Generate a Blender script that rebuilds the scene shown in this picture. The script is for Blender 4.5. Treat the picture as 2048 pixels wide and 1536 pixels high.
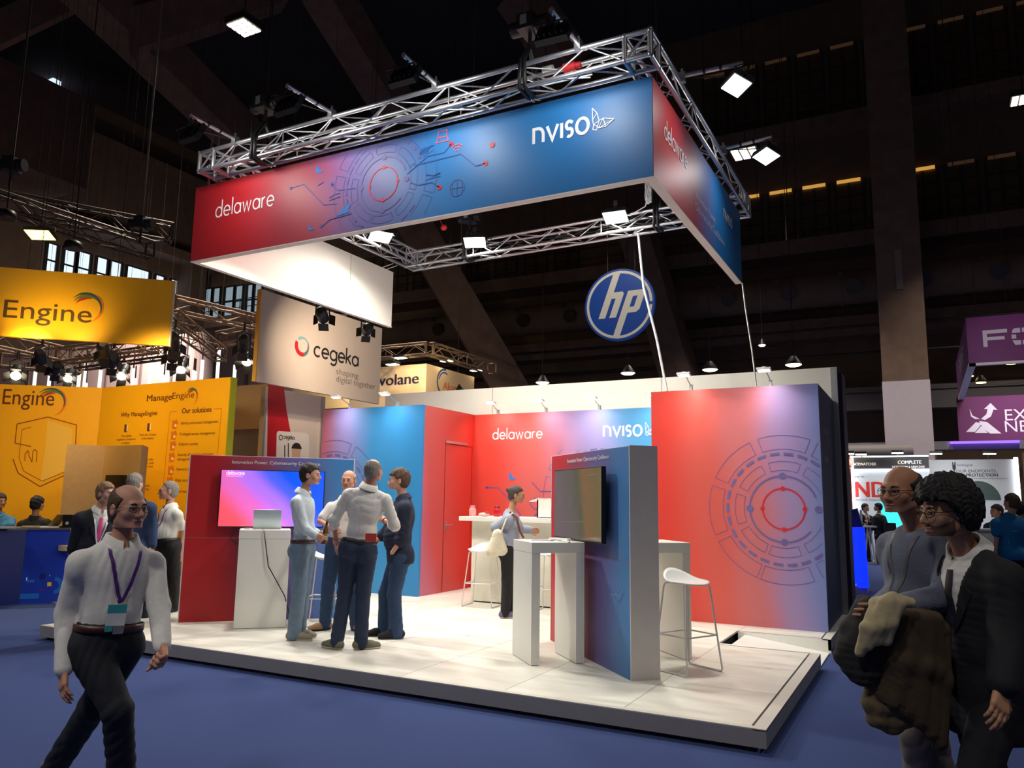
import bpy, math, random
import numpy as np
from mathutils import Vector, Matrix

# ------------------------------------------------------------------ camera, world, large lights, exposure
SC = bpy.context.scene
for o in list(bpy.data.objects):
    bpy.data.objects.remove(o)
COL = SC.collection
FPX, PITCH, ROLL, YAW, EYE = 1558.0, math.radians(8.452), math.radians(.853), math.radians(27.847), 1.653
_fw = np.array([-math.sin(YAW)*math.cos(PITCH), math.cos(YAW)*math.cos(PITCH), math.sin(PITCH)])
RT = np.array([math.cos(YAW), math.sin(YAW), 0.])
_up = np.cross(RT, _fw)
_r2 = RT*math.cos(ROLL)+_up*math.sin(ROLL)
_u2 = -RT*math.sin(ROLL)+_up*math.cos(ROLL)
HF = np.array([-math.sin(YAW), math.cos(YAW), 0.])
CAMP = np.array([0., 0., EYE])
ZUP = np.array([0., 0., 1.])
cam = bpy.data.cameras.new('camera')
cam.sensor_width = 36.0
cam.lens = 36.0*FPX/2048
cam.clip_end = 300
camo = bpy.data.objects.new('camera', cam)
COL.objects.link(camo)
m = Matrix.Identity(4)
for i in range(3):
    m[i][0], m[i][1], m[i][2], m[i][3] = _r2[i], _u2[i], -_fw[i], CAMP[i]
camo.matrix_world = m
SC.camera = camo

def at(px, py, X=None, Y=None, Z=None, D=None):
    """place of a point seen at (px, py) on a known plane or at a known distance D into the hall"""
    d = _fw + _r2*(px-1024)/FPX - _u2*(py-768)/FPX
    if X is not None: t = X/d[0]
    elif Y is not None: t = Y/d[1]
    elif Z is not None: t = (Z-EYE)/d[2]
    else: t = D/(d@HF)
    return CAMP + d*t

SC.view_settings.view_transform = 'Standard'
SC.view_settings.look = 'None'
SC.view_settings.exposure = 0.0
SC.view_settings.gamma = 1.0
SC.view_settings.use_curve_mapping = False

world = bpy.data.worlds.new('hall_air')
SC.world = world
world.use_nodes = True
world.node_tree.nodes['Background'].inputs[0].default_value = (1.0, .9, .85, 1)
world.node_tree.nodes['Background'].inputs[1].default_value = 0.03

def light(kind, loc, power, color=(1, 1, 1), target=None, size=.3, spread=None, size_y=None, spot=None, blend=.5, radius=.05):
    l = bpy.data.lights.new('lamp_light', kind)
    l.energy = power
    l.color = color
    if kind == 'AREA':
        l.size = size
        if size_y: l.shape = 'RECTANGLE'; l.size_y = size_y
        if spread: l.spread = math.radians(spread)
    elif kind == 'SPOT':
        l.spot_size = math.radians(spot or 60); l.spot_blend = blend; l.shadow_soft_size = radius
    else:
        l.shadow_soft_size = radius
    o = bpy.data.objects.new('lamp_light', l)
    COL.objects.link(o)
    o.location = Vector(loc)
    if target is not None:
        o.rotation_euler = (Vector(target)-Vector(loc)).to_track_quat('-Z', 'Y').to_euler()
    return o

# high bay lamps of the hall, all around the stand (fittings are built below for the seen ones only)
HIGH_BAYS = [at(488, 56, D=19), at(1490, 308, D=27), at(2046, 200, D=24)]
for p, e in zip(HIGH_BAYS, (700, 500, 500)):
    light('AREA', p-ZUP*.12, e, (1, .93, .82), p-ZUP*5, .9, 100)
for x, y, e in ((-3, -6, 430), (5, 1, 140), (-12, -3, 420), (6, 16, 160), (-16, 20, 400)):  # unseen lamps high in the hall, added for general light, no fittings
    light('AREA', (x, y, 13.5), e, (1.0, .94, .88), (x, y, 0), 1.2, 110)

# ------------------------------------------------------------------ helpers: materials
def lin(c):
    return tuple(((v/255.)/12.92 if v/255. <= .04045 else ((v/255.+.055)/1.055)**2.4) for v in c)

MATS = {}
def mat(name, rgb, rough=.55, metal=0., noise=.06, scale=9., bump=0., emit=0., alpha=1., spec=.5, sheen=0., coat=0.):
    if name in MATS: return MATS[name]
    M = bpy.data.materials.new(name); M.use_nodes = True
    nt = M.node_tree; b = nt.nodes['Principled BSDF']
    c = lin(rgb)
    tc = nt.nodes.new('ShaderNodeTexCoord')
    nz = nt.nodes.new('ShaderNodeTexNoise'); nz.inputs['Scale'].default_value = scale; nz.inputs['Detail'].default_value = 4
    nt.links.new(tc.outputs['Object'], nz.inputs['Vector'])
    if noise > 0:
        mx = nt.nodes.new('ShaderNodeMix'); mx.data_type = 'RGBA'
        mx.inputs[6].default_value = tuple(v*(1-noise) for v in c)+(1,)
        mx.inputs[7].default_value = tuple(min(1, v*(1+noise)) for v in c)+(1,)
        nt.links.new(nz.outputs['Fac'], mx.inputs[0])
        nt.links.new(mx.outputs[2], b.inputs['Base Color'])
    else:
        b.inputs['Base Color'].default_value = c+(1,)
    b.inputs['Roughness'].default_value = rough
    b.inputs['Metallic'].default_value = metal
    b.inputs['Specular IOR Level'].default_value = spec
    if sheen: b.inputs['Sheen Weight'].default_value = sheen
    if coat: b.inputs['Coat Weight'].default_value = coat
    if bump:
        bp = nt.nodes.new('ShaderNodeBump'); bp.inputs['Strength'].default_value = bump; bp.inputs['Distance'].default_value = .01
        nt.links.new(nz.outputs['Fac'], bp.inputs['Height']); nt.links.new(bp.outputs['Normal'], b.inputs['Normal'])
    if emit:
        b.inputs['Emission Color'].default_value = c+(1,)
        b.inputs['Emission Strength'].default_value = emit
    if alpha < 1: b.inputs['Alpha'].default_value = alpha
    MATS[name] = M
    return M

def grad(name, vec, off, stops, warp=.12, wscale=2.0, rough=.45, emit=0.):
    """printed colour gradient along a direction of the panel"""
    M = bpy.data.materials.new(name); M.use_nodes = True
    nt = M.node_tree; b = nt.nodes['Principled BSDF']
    tc = nt.nodes.new('ShaderNodeTexCoord')
    dt = nt.nodes.new('ShaderNodeVectorMath'); dt.operation = 'DOT_PRODUCT'; dt.inputs[1].default_value = vec
    nt.links.new(tc.outputs['Generated'], dt.inputs[0])
    nz = nt.nodes.new('ShaderNodeTexNoise'); nz.inputs['Scale'].default_value = wscale; nz.inputs['Detail'].default_value = 1
    nt.links.new(tc.outputs['Generated'], nz.inputs['Vector'])
    ml = nt.nodes.new('ShaderNodeMath'); ml.operation = 'MULTIPLY_ADD'; ml.inputs[1].default_value = warp; ml.inputs[2].default_value = off-warp*.5
    nt.links.new(nz.outputs['Fac'], ml.inputs[0])
    ad = nt.nodes.new('ShaderNodeMath'); nt.links.new(dt.outputs['Value'], ad.inputs[0]); nt.links.new(ml.outputs[0], ad.inputs[1])
    cr = nt.nodes.new('ShaderNodeValToRGB'); cr.color_ramp.interpolation = 'EASE'
    el = cr.color_ramp.elements
    el[0].position, el[0].color = stops[0][0], lin(stops[0][1])+(1,)
    el[1].position, el[1].color = stops[-1][0], lin(stops[-1][1])+(1,)
    for p, c in stops[1:-1]:
        e = el.new(p); e.color = lin(c)+(1,)
    nt.links.new(ad.outputs[0], cr.inputs[0])
    nt.links.new(cr.outputs[0], b.inputs['Base Color'])
    b.inputs['Roughness'].default_value = rough
    if emit:
        nt.links.new(cr.outputs[0], b.inputs['Emission Color']); b.inputs['Emission Strength'].default_value = emit
    MATS[name] = M
    return M

# ------------------------------------------------------------------ helpers: meshes
def v3(*a): return np.array(a, float)
def nrm(v):
    v = np.asarray(v, float); return v/(np.linalg.norm(v)+1e-12)
def frame(d):
    d = nrm(d); a = ZUP if abs(d[2]) < .9 else v3(1, 0, 0)
    x = nrm(np.cross(a, d)); return x, np.cross(d, x), d

class MB:
    def __init__(s): s.v = []; s.f = []; s.m = []; s.sm = []
    def add(s, vs, fs, mi=0, sm=False):
        o = len(s.v); s.v += [tuple(map(float, q)) for q in vs]
        s.f += [tuple(i+o for i in f) for f in fs]; s.m += [mi]*len(fs); s.sm += [sm]*len(fs)
        return s
    def box(s, a, b, mi=0):
        a, b = np.minimum(a, b), np.maximum(a, b)
        vs = [(x, y, z) for z in (a[2], b[2]) for y in (a[1], b[1]) for x in (a[0], b[0])]
        return s.add(vs, [(0, 2, 3, 1), (4, 5, 7, 6), (0, 1, 5, 4), (2, 6, 7, 3), (0, 4, 6, 2), (1, 3, 7, 5)], mi)
    def obox(s, c, ax, h, mi=0):
        c = np.asarray(c, float); X, Y, Z = [np.asarray(q, float)*k for q, k in zip(ax, h)]
        vs = [c+X*i+Y*j+Z*k for k in (-1, 1) for j in (-1, 1) for i in (-1, 1)]
        return s.add(vs, [(0, 2, 3, 1), (4, 5, 7, 6), (0, 1, 5, 4), (2, 6, 7, 3), (0, 4, 6, 2), (1, 3, 7, 5)], mi)
    def beam(s, a, b, w, h, mi=0):
        a, b = np.asarray(a, float), np.asarray(b, float); x, y, d = frame(b-a)
        return s.obox((a+b)/2, (x, y, d), (w/2, h/2, np.linalg.norm(b-a)/2), mi)
    def cyl(s, a, b, r, r2=None, n=10, mi=0, cap=True):
        a, b = np.asarray(a, float), np.asarray(b, float); r2 = r if r2 is None else r2
        x, y, d = frame(b-a); vs = []
        for c, q in ((a, r), (b, r2)):
            vs += [c+(x*math.cos(t)+y*math.sin(t))*q for t in [2*math.pi*i/n for i in range(n)]]
        s.add(vs, [(i, (i+1) % n, n+(i+1) % n, n+i) for i in range(n)], mi, True)
        if cap: s.add(vs, [tuple(range(n))[::-1], tuple(range(n, 2*n))], mi)
        return s
    def tube(s, pts, r, n=8, mi=0, closed=False):
        pts = [np.asarray(p, float) for p in pts]; N = len(pts); vs = []
        x = None
        for i, p in enumerate(pts):
            if closed: d = pts[(i+1) % N]-pts[i-1]
            else: d = pts[min(i+1, N-1)]-pts[max(i-1, 0)]
            d = nrm(d)
            if x is None: x = frame(d)[0]
            x = nrm(x-d*(x@d)); y = np.cross(d, x)
            rr = r[i] if isinstance(r, (list, tuple)) else r
            vs += [p+(x*math.cos(t)+y*math.sin(t))*rr for t in [2*math.pi*k/n for k in range(n)]]
        fs = [(i*n+k, i*n+(k+1) % n, ((i+1) % N)*n+(k+1) % n, ((i+1) % N)*n+k) for i in range(N if closed else N-1) for k in range(n)]
        s.add(vs, fs, mi, True)
        if not closed: s.add(vs, [tuple(range(n))[::-1], tuple(range((N-1)*n, N*n))], mi)
        return s
    def prism(s, poly, O, U, V, t, mi=0):
        """flat outline (u, v) on the frame O, U, V given a thickness t along U x V"""
        O, U, V = map(lambda q: np.asarray(q, float), (O, U, V)); W = np.cross(U, V)*t; n = len(poly)
        vs = [O+U*a+V*b for a, b in poly]; vs += [q+W for q in vs]
        return s.add(vs, [tuple(range(n))[::-1], tuple(range(n, 2*n))]+[(i, (i+1) % n, n+(i+1) % n, n+i) for i in range(n)], mi)
    def lift(s, O, U, V):
        s.k = getattr(s, 'k', 0)+1
        return O+np.cross(U, V)*.00035*(s.k % 9)
    def flat(s, poly, O, U, V, mi=0):
        O, U, V = map(lambda q: np.asarray(q, float), (O, U, V)); O = s.lift(O, U, V)
        return s.add([O+U*a+V*b for a, b in poly], [tuple(range(len(poly)))], mi)
    def ribbon(s, pts, w, O, U, V, mi=0, closed=False):
        O, U, V = map(lambda q: np.asarray(q, float), (O, U, V)); O = s.lift(O, U, V); P = [np.array(p, float) for p in pts]; N = len(P); vs = []
        for i, p in enumerate(P):
            a = P[i-1] if (i or closed) else P[i]; b = P[(i+1) % N] if (i < N-1 or closed) else P[i]
            d1, d2 = nrm(p-a) if np.any(p != a) else None, nrm(b-p) if np.any(b != p) else None
            if d1 is None: d1 = d2
            if d2 is None: d2 = d1
            d = nrm(d1+d2); n = np.array([-d[1], d[0]]); k = w/2/max(.45, abs(n@np.array([-d1[1], d1[0]])))
            for q in (p+n*k, p-n*k): vs.append(O+U*q[0]+V*q[1])
        fs = [(2*i+1, 2*((i+1) % N)+1, 2*((i+1) % N), 2*i) for i in range(N if closed else N-1)]
        return s.add(vs, fs, mi)
    def sphere(s, c, r, n=12, mi=0, sc=(1, 1, 1), ax=None):
        c = np.asarray(c, float); vs = []; m_ = n//2
        ax = ax if ax is not None else np.eye(3)
        for i in range(m_+1):
            a = math.pi*i/m_
            for k in range(n):
                b = 2*math.pi*k/n
                q = np.array([math.sin(a)*math.cos(b)*sc[0], math.sin(a)*math.sin(b)*sc[1], math.cos(a)*sc[2]])*r
                vs.append(c+ax[0]*q[0]+ax[1]*q[1]+ax[2]*q[2])
        return s.add(vs, [(i*n+k, (i+1)*n+k, (i+1)*n+(k+1) % n, i*n+(k+1) % n) for i in range(m_) for k in range(n)], mi, True)
    def lathe(s, prof, c, ax=(0, 0, 1), n=20, mi=0):
        c = np.asarray(c, float); x, y, d = frame(ax); vs = []
        for r, h in prof:
            vs += [c+d*h+(x*math.cos(t)+y*math.sin(t))*r for t in [2*math.pi*k/n for k in range(n)]]
        s.add(vs, [(i*n+k, i*n+(k+1) % n, (i+1)*n+(k+1) % n, (i+1)*n+k) for i in range(len(prof)-1) for k in range(n)], mi, True)
        return s.add(vs, [tuple(range(n))[::-1], tuple(range((len(prof)-1)*n, len(prof)*n))], mi)
    def text(s, body, O, U, V, size, align='LEFT', width=None, bold=0., mi=0, sx=1.):
        c = bpy.data.curves.new('lettering', 'FONT'); c.body = body; c.size = size; c.align_x = align; c.resolution_u = 4
        o = bpy.data.objects.new('lettering', c); COL.objects.link(o)
        dg = bpy.context.evaluated_depsgraph_get()
        me = bpy.data.meshes.new_from_object(o.evaluated_get(dg))
        vs = np.array([q.co[:] for q in me.vertices]); fs = [tuple(p.vertices) for p in me.polygons]
        bpy.data.objects.remove(o); bpy.data.curves.remove(c); bpy.data.meshes.remove(me)
        if len(vs) == 0: return s
        if width:
            w0 = vs[:, 0].max()-vs[:, 0].min(); sx = width/w0
        O, U, V = map(lambda q: np.asarray(q, float), (O, U, V))
        if bold:   # heavier weight: the same letters set again a hair to the side
            for k in (1, 2): s.add([O+U*(q[0]*sx+bold*size*k)+V*(q[1]+bold*size*.4*(k-1))+np.cross(U, V)*.0005*k for q in vs], fs, mi)
        return s.add([O+U*q[0]*sx+V*q[1] for q in vs], fs, mi)
    def build(s, name, mats, parent=None, world=True, bevel=0.):
        me = bpy.data.meshes.new(name)
        off = wloc(parent) if (parent is not None and world) else np.zeros(3)
        base = off
        if parent is None:
            a = np.array(s.v); base = np.array([(a[:, 0].min()+a[:, 0].max())/2, (a[:, 1].min()+a[:, 1].max())/2, a[:, 2].min()]); off = base
        me.from_pydata([tuple(np.array(q)-off) for q in s.v], [], s.f)
        for q in (mats if isinstance(mats, (list, tuple)) else [mats]): me.materials.append(q)
        me.polygons.foreach_set('material_index', s.m); me.polygons.foreach_set('use_smooth', s.sm)
        me.update()
        o = bpy.data.objects.new(name, me); COL.objects.link(o)
        if parent is not None: o.parent = parent
        else: o.location = base
        if bevel:
            b = o.modifiers.new('edge', 'BEVEL'); b.width = bevel; b.segments = 2; b.limit_method = 'ANGLE'
        return o

def wloc(o):
    p = np.zeros(3)
    while o is not None:
        p += np.array(o.location[:]); o = o.parent
    return p

def thing(name, label, cat, loc=(0, 0, 0), rz=0., group=None):
    o = bpy.data.objects.new(name, None); COL.objects.link(o)
    o.location = Vector([float(q) for q in loc]); o.rotation_euler = (0, 0, rz); o.empty_display_size = .1
    o['label'] = label; o['category'] = cat
    if group: o['group'] = group
    return o
def tag(o, label, cat, group=None):
    o['label'] = label; o['category'] = cat
    if group: o['group'] = group
    return o
def struct(o):
    o['kind'] = 'structure'; return o
def dup(root, label, group=None, loc=None, rz=None):
    def rec(src, par):
        c = src.copy(); COL.objects.link(c)
        if par is not None: c.parent = par; c.matrix_parent_inverse = src.matrix_parent_inverse.copy()
        for ch in list(src.children): rec(ch, c)
        return c
    r = rec(root, None)
    r['label'] = label
    if group: r['group'] = group
    if loc is not None: r.location = Vector([float(q) for q in loc])
    if rz is not None: r.rotation_euler = (0, 0, rz)
    return r

def circ(r, n=48, a0=0., a1=360., c=(0, 0)):
    full = abs(a1-a0) >= 359.9
    k = n if full else n+1
    return [(c[0]+r*math.cos(math.radians(a0+(a1-a0)*i/n)), c[1]+r*math.sin(math.radians(a0+(a1-a0)*i/n))) for i in range(k)]

# round geometric lettering drawn with strokes (x-height 1)
def _st(x, a, b): return [(x, a), (x, b)]
GLY = {
 'o': (1.0, [circ(.5, 28, c=(.5, .5))]),
 'd': (1.0, [circ(.5, 28, c=(.5, .5)), _st(1, 0, 1.72)]),
 'a': (1.0, [circ(.5, 28, c=(.5, .5)), _st(1, 0, 1)]),
 'e': (1.0, [[(.02, .5), (1, .5)]+circ(.5, 24, 2, 318, (.5, .5))]),
 'l': (0.0, [_st(0, 0, 1.72)]),
 'w': (1.3, [[(0, 1), (.33, 0), (.65, .95), (.97, 0), (1.3, 1)]]),
 'r': (.45, [_st(0, 0, 1), circ(.5, 8, 180, 95, (.5, .5))]),
 'n': (.86, [[(0, 0), (0, .98)]+[(.38, .98)]+circ(.46, 8, 82, 0, (.4, .52))+[(.86, 0)]]),
 'v': (.95, [[(0, 1), (.475, 0.02), (.95, 1)]]),
 'i': (0.0, [_st(0, 0, 1)]),
 's': (.62, [[(.62, .86)]+circ(.26, 10, 60, 250, (.33, .74))+circ(.26, 10, 70, -130, (.33, .26))]),
 'c': (.9, [circ(.5, 20, 48, 312, (.5, .5))]),
 'g': (1.0, [circ(.5, 28, c=(.5, .5)), [(1, 1), (1, .0)]+circ(.5, 8, -10, -140, (.5, -.02))]),
 'k': (.75, [_st(0, 0, 1.72), [(.72, 1), (0, .45)], [(.2, .6), (.78, 0)]]),
}
def strokes(mb, word, O, U, V, xh, w, gap=.3, width=None, mi=0):
    tot = sum(GLY[c][0] for c in word)+gap*(len(word)-1)
    sx = (width/tot if width else xh); x = 0
    for c in word:
        a, ss = GLY[c]
        for st in ss:
            closed = len(st) > 4 and np.hypot(st[0][0]-st[-1][0], st[0][1]-st[-1][1]) < .2 and c in 'odag'
            mb.ribbon([((x+p[0])*sx, p[1]*xh) for p in st], w, O, U, V, mi, closed)
        x += a+gap
    return mb
# ------------------------------------------------------------------ the hall
m_carpet = mat('blue_carpet', (60, 73, 117), .95, noise=.12, scale=60, bump=.25, spec=.1)
m_conc = mat('dark_concrete', (112, 92, 78), .9, noise=.28, scale=1.3, spec=.2)
m_conc2 = mat('board_marked_concrete', (120, 97, 84), .9, noise=.35, scale=2.1, spec=.2)
m_roof = mat('dark_roof_boards', (70, 60, 62), .9, noise=.2, scale=.5, spec=.1)
m_white_paint = mat('white_column_paint', (205, 190, 200), .7)
m_glass_dim = mat('dim_gallery_glass', (92, 72, 50), .35, noise=.35, scale=.6)
m_slit = mat('warm_daylight_slit', (255, 190, 90), emit=.55)
m_slit_dim = mat('faint_daylight_slit', (150, 110, 80), emit=.08)
m_day = mat('daylight_glass', (214, 234, 255), .3, emit=1.15, noise=.05)
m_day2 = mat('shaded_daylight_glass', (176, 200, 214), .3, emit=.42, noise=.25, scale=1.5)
m_frame_dk = mat('dark_window_frame', (52, 48, 42), .7)
m_rail = mat('dark_steel_rail', (66, 58, 52), .5, .5)
YB, XL, ZC = 38.0, -45.0, 26.0

f = MB().box((-60, -14, -.2), (24, YB+2, 0))
struct(f.build('floor', m_carpet))
struct(MB().box((-60, -14, ZC), (24, YB+2, ZC+.3)).build('ceiling', m_roof))
struct(MB().box((XL-.5, YB, 0), (24, YB+.5, ZC)).build('wall_back', m_conc))
struct(MB().box((XL-.5, -14, 0), (XL, YB, ZC)).build('wall_left', m_conc))

tn = [0]
def trim(mb, mtl):
    tn[0] += 1
    return struct(mb.build('trim_%d' % tn[0], mtl))
# gallery ledges and railings along the back wall
zs = [at(1600, py, Y=YB-1.2)[2] for py in (247, 485, 640, 700)]
for z, h_, dp in ((zs[0], .5, 1.6), (zs[1], .7, 1.8), (zs[2], .9, 1.2)):
    trim(MB().box((XL, YB-dp, z-h_), (24, YB, z)), m_conc2)
for z in (zs[0], zs[1]):
    r = MB()
    for q in (.55, 1.1):
        r.cyl((XL, YB-1.5, z+q), (24, YB-1.5, z+q), .03, n=6)
    for k in range(23):
        x = XL+2+k*3.0
        r.cyl((x, YB-1.5, z), (x, YB-1.5, z+1.1), .03, n=6)
    trim(r, m_rail)
# big round air duct and its pipe runs under the lower gallery
dz = at(1600, 585, Y=YB-2.2)[2]
d = MB().cyl((XL+4, YB-2.2, dz), (24, YB-2.2, dz), .75, n=20)
for k in range(22): d.cyl((XL+5+k*3.1, YB-2.2, dz), (XL+5.12+k*3.1, YB-2.2, dz), .79, n=20)
trim(d, m_conc)
for k in range(16):
    x = XL+22+k*2.6
    n = MB().cyl((x, YB-2.9, dz-.1), (x, YB-3.25, dz-.25), .28, .34, n=12).cyl((x-.5, YB-2.85, dz+.45), (x-.5, YB-2.95, dz+.43), .12, n=8)
    tag(n.build('air_nozzle', m_rail), 'small round outlet on the long air duct along the dark back wall', 'air nozzle', 'outlets along the air duct')
for py in (662, 715, 790):
    z = at(1600, py, Y=YB-2.5)[2]
    trim(MB().cyl((XL+4, YB-2.5, z), (24, YB-2.5, z), .06, n=6), m_rail)
z = at(1600, 805, Y=YB-1)[2]
trim(MB().box((XL, YB-1.4, z-.5), (24, YB-.6, z+.5)), mat('grey_duct', (120, 112, 112), .6))
# dim windows over the galleries, each with a lit slit at its head
wn = [0]
def hall_window(x0, x1, z0, z1, m_slit_, gm):
    wn[0] += 1
    o = MB().box((x0, YB-.08, z0), (x1, YB-.04, z1)).build('window_%d' % wn[0], gm)
    struct(o)
    fr = MB()
    for k in range(5):
        zz = z0+(z1-z0)*k/4
        fr.box((x0, YB-.12, zz-.035), (x1, YB-.08, zz+.035))
    for x in (x0, (x0+x1)/2, x1): fr.box((x-.05, YB-.13, z0), (x+.05, YB-.08, z1))
    fr.build('window_frame', m_frame_dk, o)
    if m_slit_: MB().box((x0+.1, YB-.2, z1-.09), (x1-.1, YB-.14, z1+.06)).build('window_slit', m_slit_, o)
zt1 = at(1540, 389, Y=YB)[2]; zt2 = at(1540, 128, Y=YB)[2]
for k in range(15):
    x = at(1412, 400, Y=YB)[0]+k*1.52
    hall_window(x, x+1.22, zs[1]+.1, zt1, m_slit if 0 < k < 7 else m_slit_dim, m_glass_dim)
    hall_window(x, x+1.22, zs[0]+.1, zt2, m_slit_dim, m_glass_dim)
for k in range(12):
    x = at(560, 450, Y=YB)[0]+k*1.9
    hall_window(x, x+1.4, zs[1]+.1, zt1, None, m_glass_dim)
# tall daylight windows on the left side wall and the shaded ones round the corner
def left_window(px0, px1, py, gm, rows=4):
    wn[0] += 1
    a, b = at(px0, py, X=XL+.1), at(px1, py+(px1-px0)*.285, X=XL+.1)
    z1 = at((px0+px1)/2, py+(px1-px0)*.14, X=XL+.1)[2]; z0 = z1-5.2
    o = MB().box((XL+.04, a[1], z0), (XL+.08, b[1], z1)).build('window_%d' % wn[0], gm); struct(o)
    fr = MB()
    for k in range(6):
        zz = z0+(z1-z0)*k/5; fr.box((XL+.08, a[1], zz-.05), (XL+.14, b[1], zz+.05))
    for y in (a[1], b[1]): fr.box((XL+.08, y-.1, z0), (XL+.16, y+.1, z1))
    fr.build('window_frame', m_frame_dk, o)
for a, b, y in ((94, 117, 484), (128, 153, 494), (156, 183, 501), (193, 217, 512), (220, 245, 520), (253, 300, 530), (310, 330, 548), (341, 357, 557), (362, 377, 563)):
    left_window(a, b, y, m_day)
for a, b in ((412, 426), (428, 443), (451, 470), (472, 488), (495, 508), (510, 526)):
    wn[0] += 1
    p, q = at(a, 576, Y=YB-.3), at(b, 576, Y=YB-.3); z1 = at((a+b)/2, 577-(a-412)*.1, Y=YB-.3)[2]
    o = MB().box((p[0], YB-.3, z1-4.4), (q[0], YB-.25, z1)).build('window_%d' % wn[0], m_day2); struct(o)
    fr = MB()
    for k in range(5): fr.box((p[0], YB-.36, z1-4.4*k/4-.05), (q[0], YB-.3, z1-4.4*k/4+.05))
    for x in (p[0], q[0]): fr.box((x-.09, YB-.38, z1-4.4), (x+.09, YB-.3, z1))
    fr.build('window_frame', m_frame_dk, o)
for a, b, c in (((108, 218), (122, 135), .5), ((389, 245), (386, 270), .35)):
    wn[0] += 1
    p, q = at(*a, X=XL+.6), at(*b, X=XL+.6)
    struct(MB().box((XL, p[1]-c/2, p[2]), (XL+.6, p[1]+c/2, q[2] if q[2] > p[2] else p[2]+2)).build('window_%d' % wn[0], m_day))
# ledges of the left wall galleries and the concrete box bay with its balcony
for py, h_ in ((250, .5), (430, .6)):
    z = at(150, py, X=XL+1.5)[2]
    trim(MB().box((XL, -10, z-h_), (XL+1.8, YB, z)), m_conc2)
p = at(190, 205, D=36); q = at(60, 215, D=33)
trim(MB().box((XL, p[1]-9, p[2]-4.5), (p[0], p[1], p[2])), m_conc2)
p = at(395, 600, X=XL+1.6)
trim(MB().box((XL, p[1]-.6, 0), (XL+1.6, p[1]+.6, 18)), m_conc)
# raking concrete legs and roof beams
def rake(a, b, D0, D1, w, h_, mtl=None):
    p, q = at(*a, D=D0), at(*b, D=D1)
    p, q = p+(p-q)*.15, q+(q-p)*.15
    trim(MB().beam(p, q, w, h_), mtl or m_conc2)
rake((205, 0), (475, 265), 24, 30, 1.25, 1.5)
rake((290, 62), (520, -10), 25, 27, 1.0, 1.3)
rake((660, 0), (775, 190), 27, 30, 1.3, 1.4)
rake((810, 420), (1000, 745), 34, 34, 1.5, 1.5)
rake((1045, 0), (1130, 120), 30, 31, 1.6, 1.4)
rake((1280, 480), (1365, 770), 35, 35, 1.7, 1.4)
rake((0, 60), (190, -30), 26, 28, .8, 1.0)
cb, ct = at(1820, 900, Y=33.5), at(1738, 0, Y=33.5)
cx = cb[0]
zw_ = at(1808, 765, Y=33.5)[2]
trim(MB().box((cx-.82, 33, 0), (cx+.82, 34.4, zw_)), m_white_paint)
trim(MB().box((cx-.8, 33.02, zw_), (cx+.8, 34.4, ZC)), m_conc2)
trim(MB().box((cx-.12, 32.98, zw_+3.6), (cx+.12, 33.02, zw_+5.2)), mat('grey_notice', (130, 116, 106), .6))
# high bay lamps with their rows of lit cells
m_cell = mat('lit_lamp_cell', (255, 246, 225), emit=3.5)
for i, (p, lab) in enumerate(zip(HIGH_BAYS, ('square high bay lamp of twelve lit cells, high over the left of the stand', 'long bright high bay lamp hanging beyond the right side of the hung frame', 'small bright high bay lamp at the right edge of the picture'))):
    t = thing('high_bay_lamp', lab, 'ceiling lamp', p)
    s = (.56, .8, .6)[i]
    MB().obox(p+ZUP*.12, ((1, 0, 0), (0, 1, 0), ZUP), (s*.62, s*.62, .1)).build('housing', m_rail, t)
    MB().cyl(p+ZUP*.2, v3(p[0], p[1], ZC), .02, n=6).build('hanging_rod', m_rail, t)
    for a in range(3):
        for b in range(4):
            c = p+v3((a-1)*s*.38, (b-1.5)*s*.29, 0)
            MB().obox(c, ((1, 0, 0), (0, 1, 0), ZUP), (s*.15, s*.105, .015)).build('lamp_cell', m_cell, t)
# ------------------------------------------------------------------ the stand: platform
ZT = .154
m_edge = mat('grey_platform_edge', (150, 147, 148), .6, noise=.08)
m_white = mat('white_laminate', (232, 231, 224), .35, noise=.02)
m_whitewall = mat('white_wall_paint', (234, 232, 220), .6, noise=.02)
m_alu = mat('brushed_aluminium', (196, 196, 200), .32, .9, noise=.1)
m_alu_dull = mat('dull_aluminium', (188, 186, 184), .4, .75, noise=.1)
m_black = mat('black_plastic', (20, 20, 22), .45, noise=.1)
m_shadow = mat('shade_black', (12, 12, 14), .9, noise=0)
m_print_white = mat('white_lettering', (246, 244, 244), .5, noise=0)
m_navyside = mat('dark_blue_side_print', (48, 66, 92), .6, noise=.1)
m_cable_w = mat('white_cable', (222, 222, 218), .5)
m_cable_b = mat('black_cable', (18, 18, 20), .5)

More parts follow.
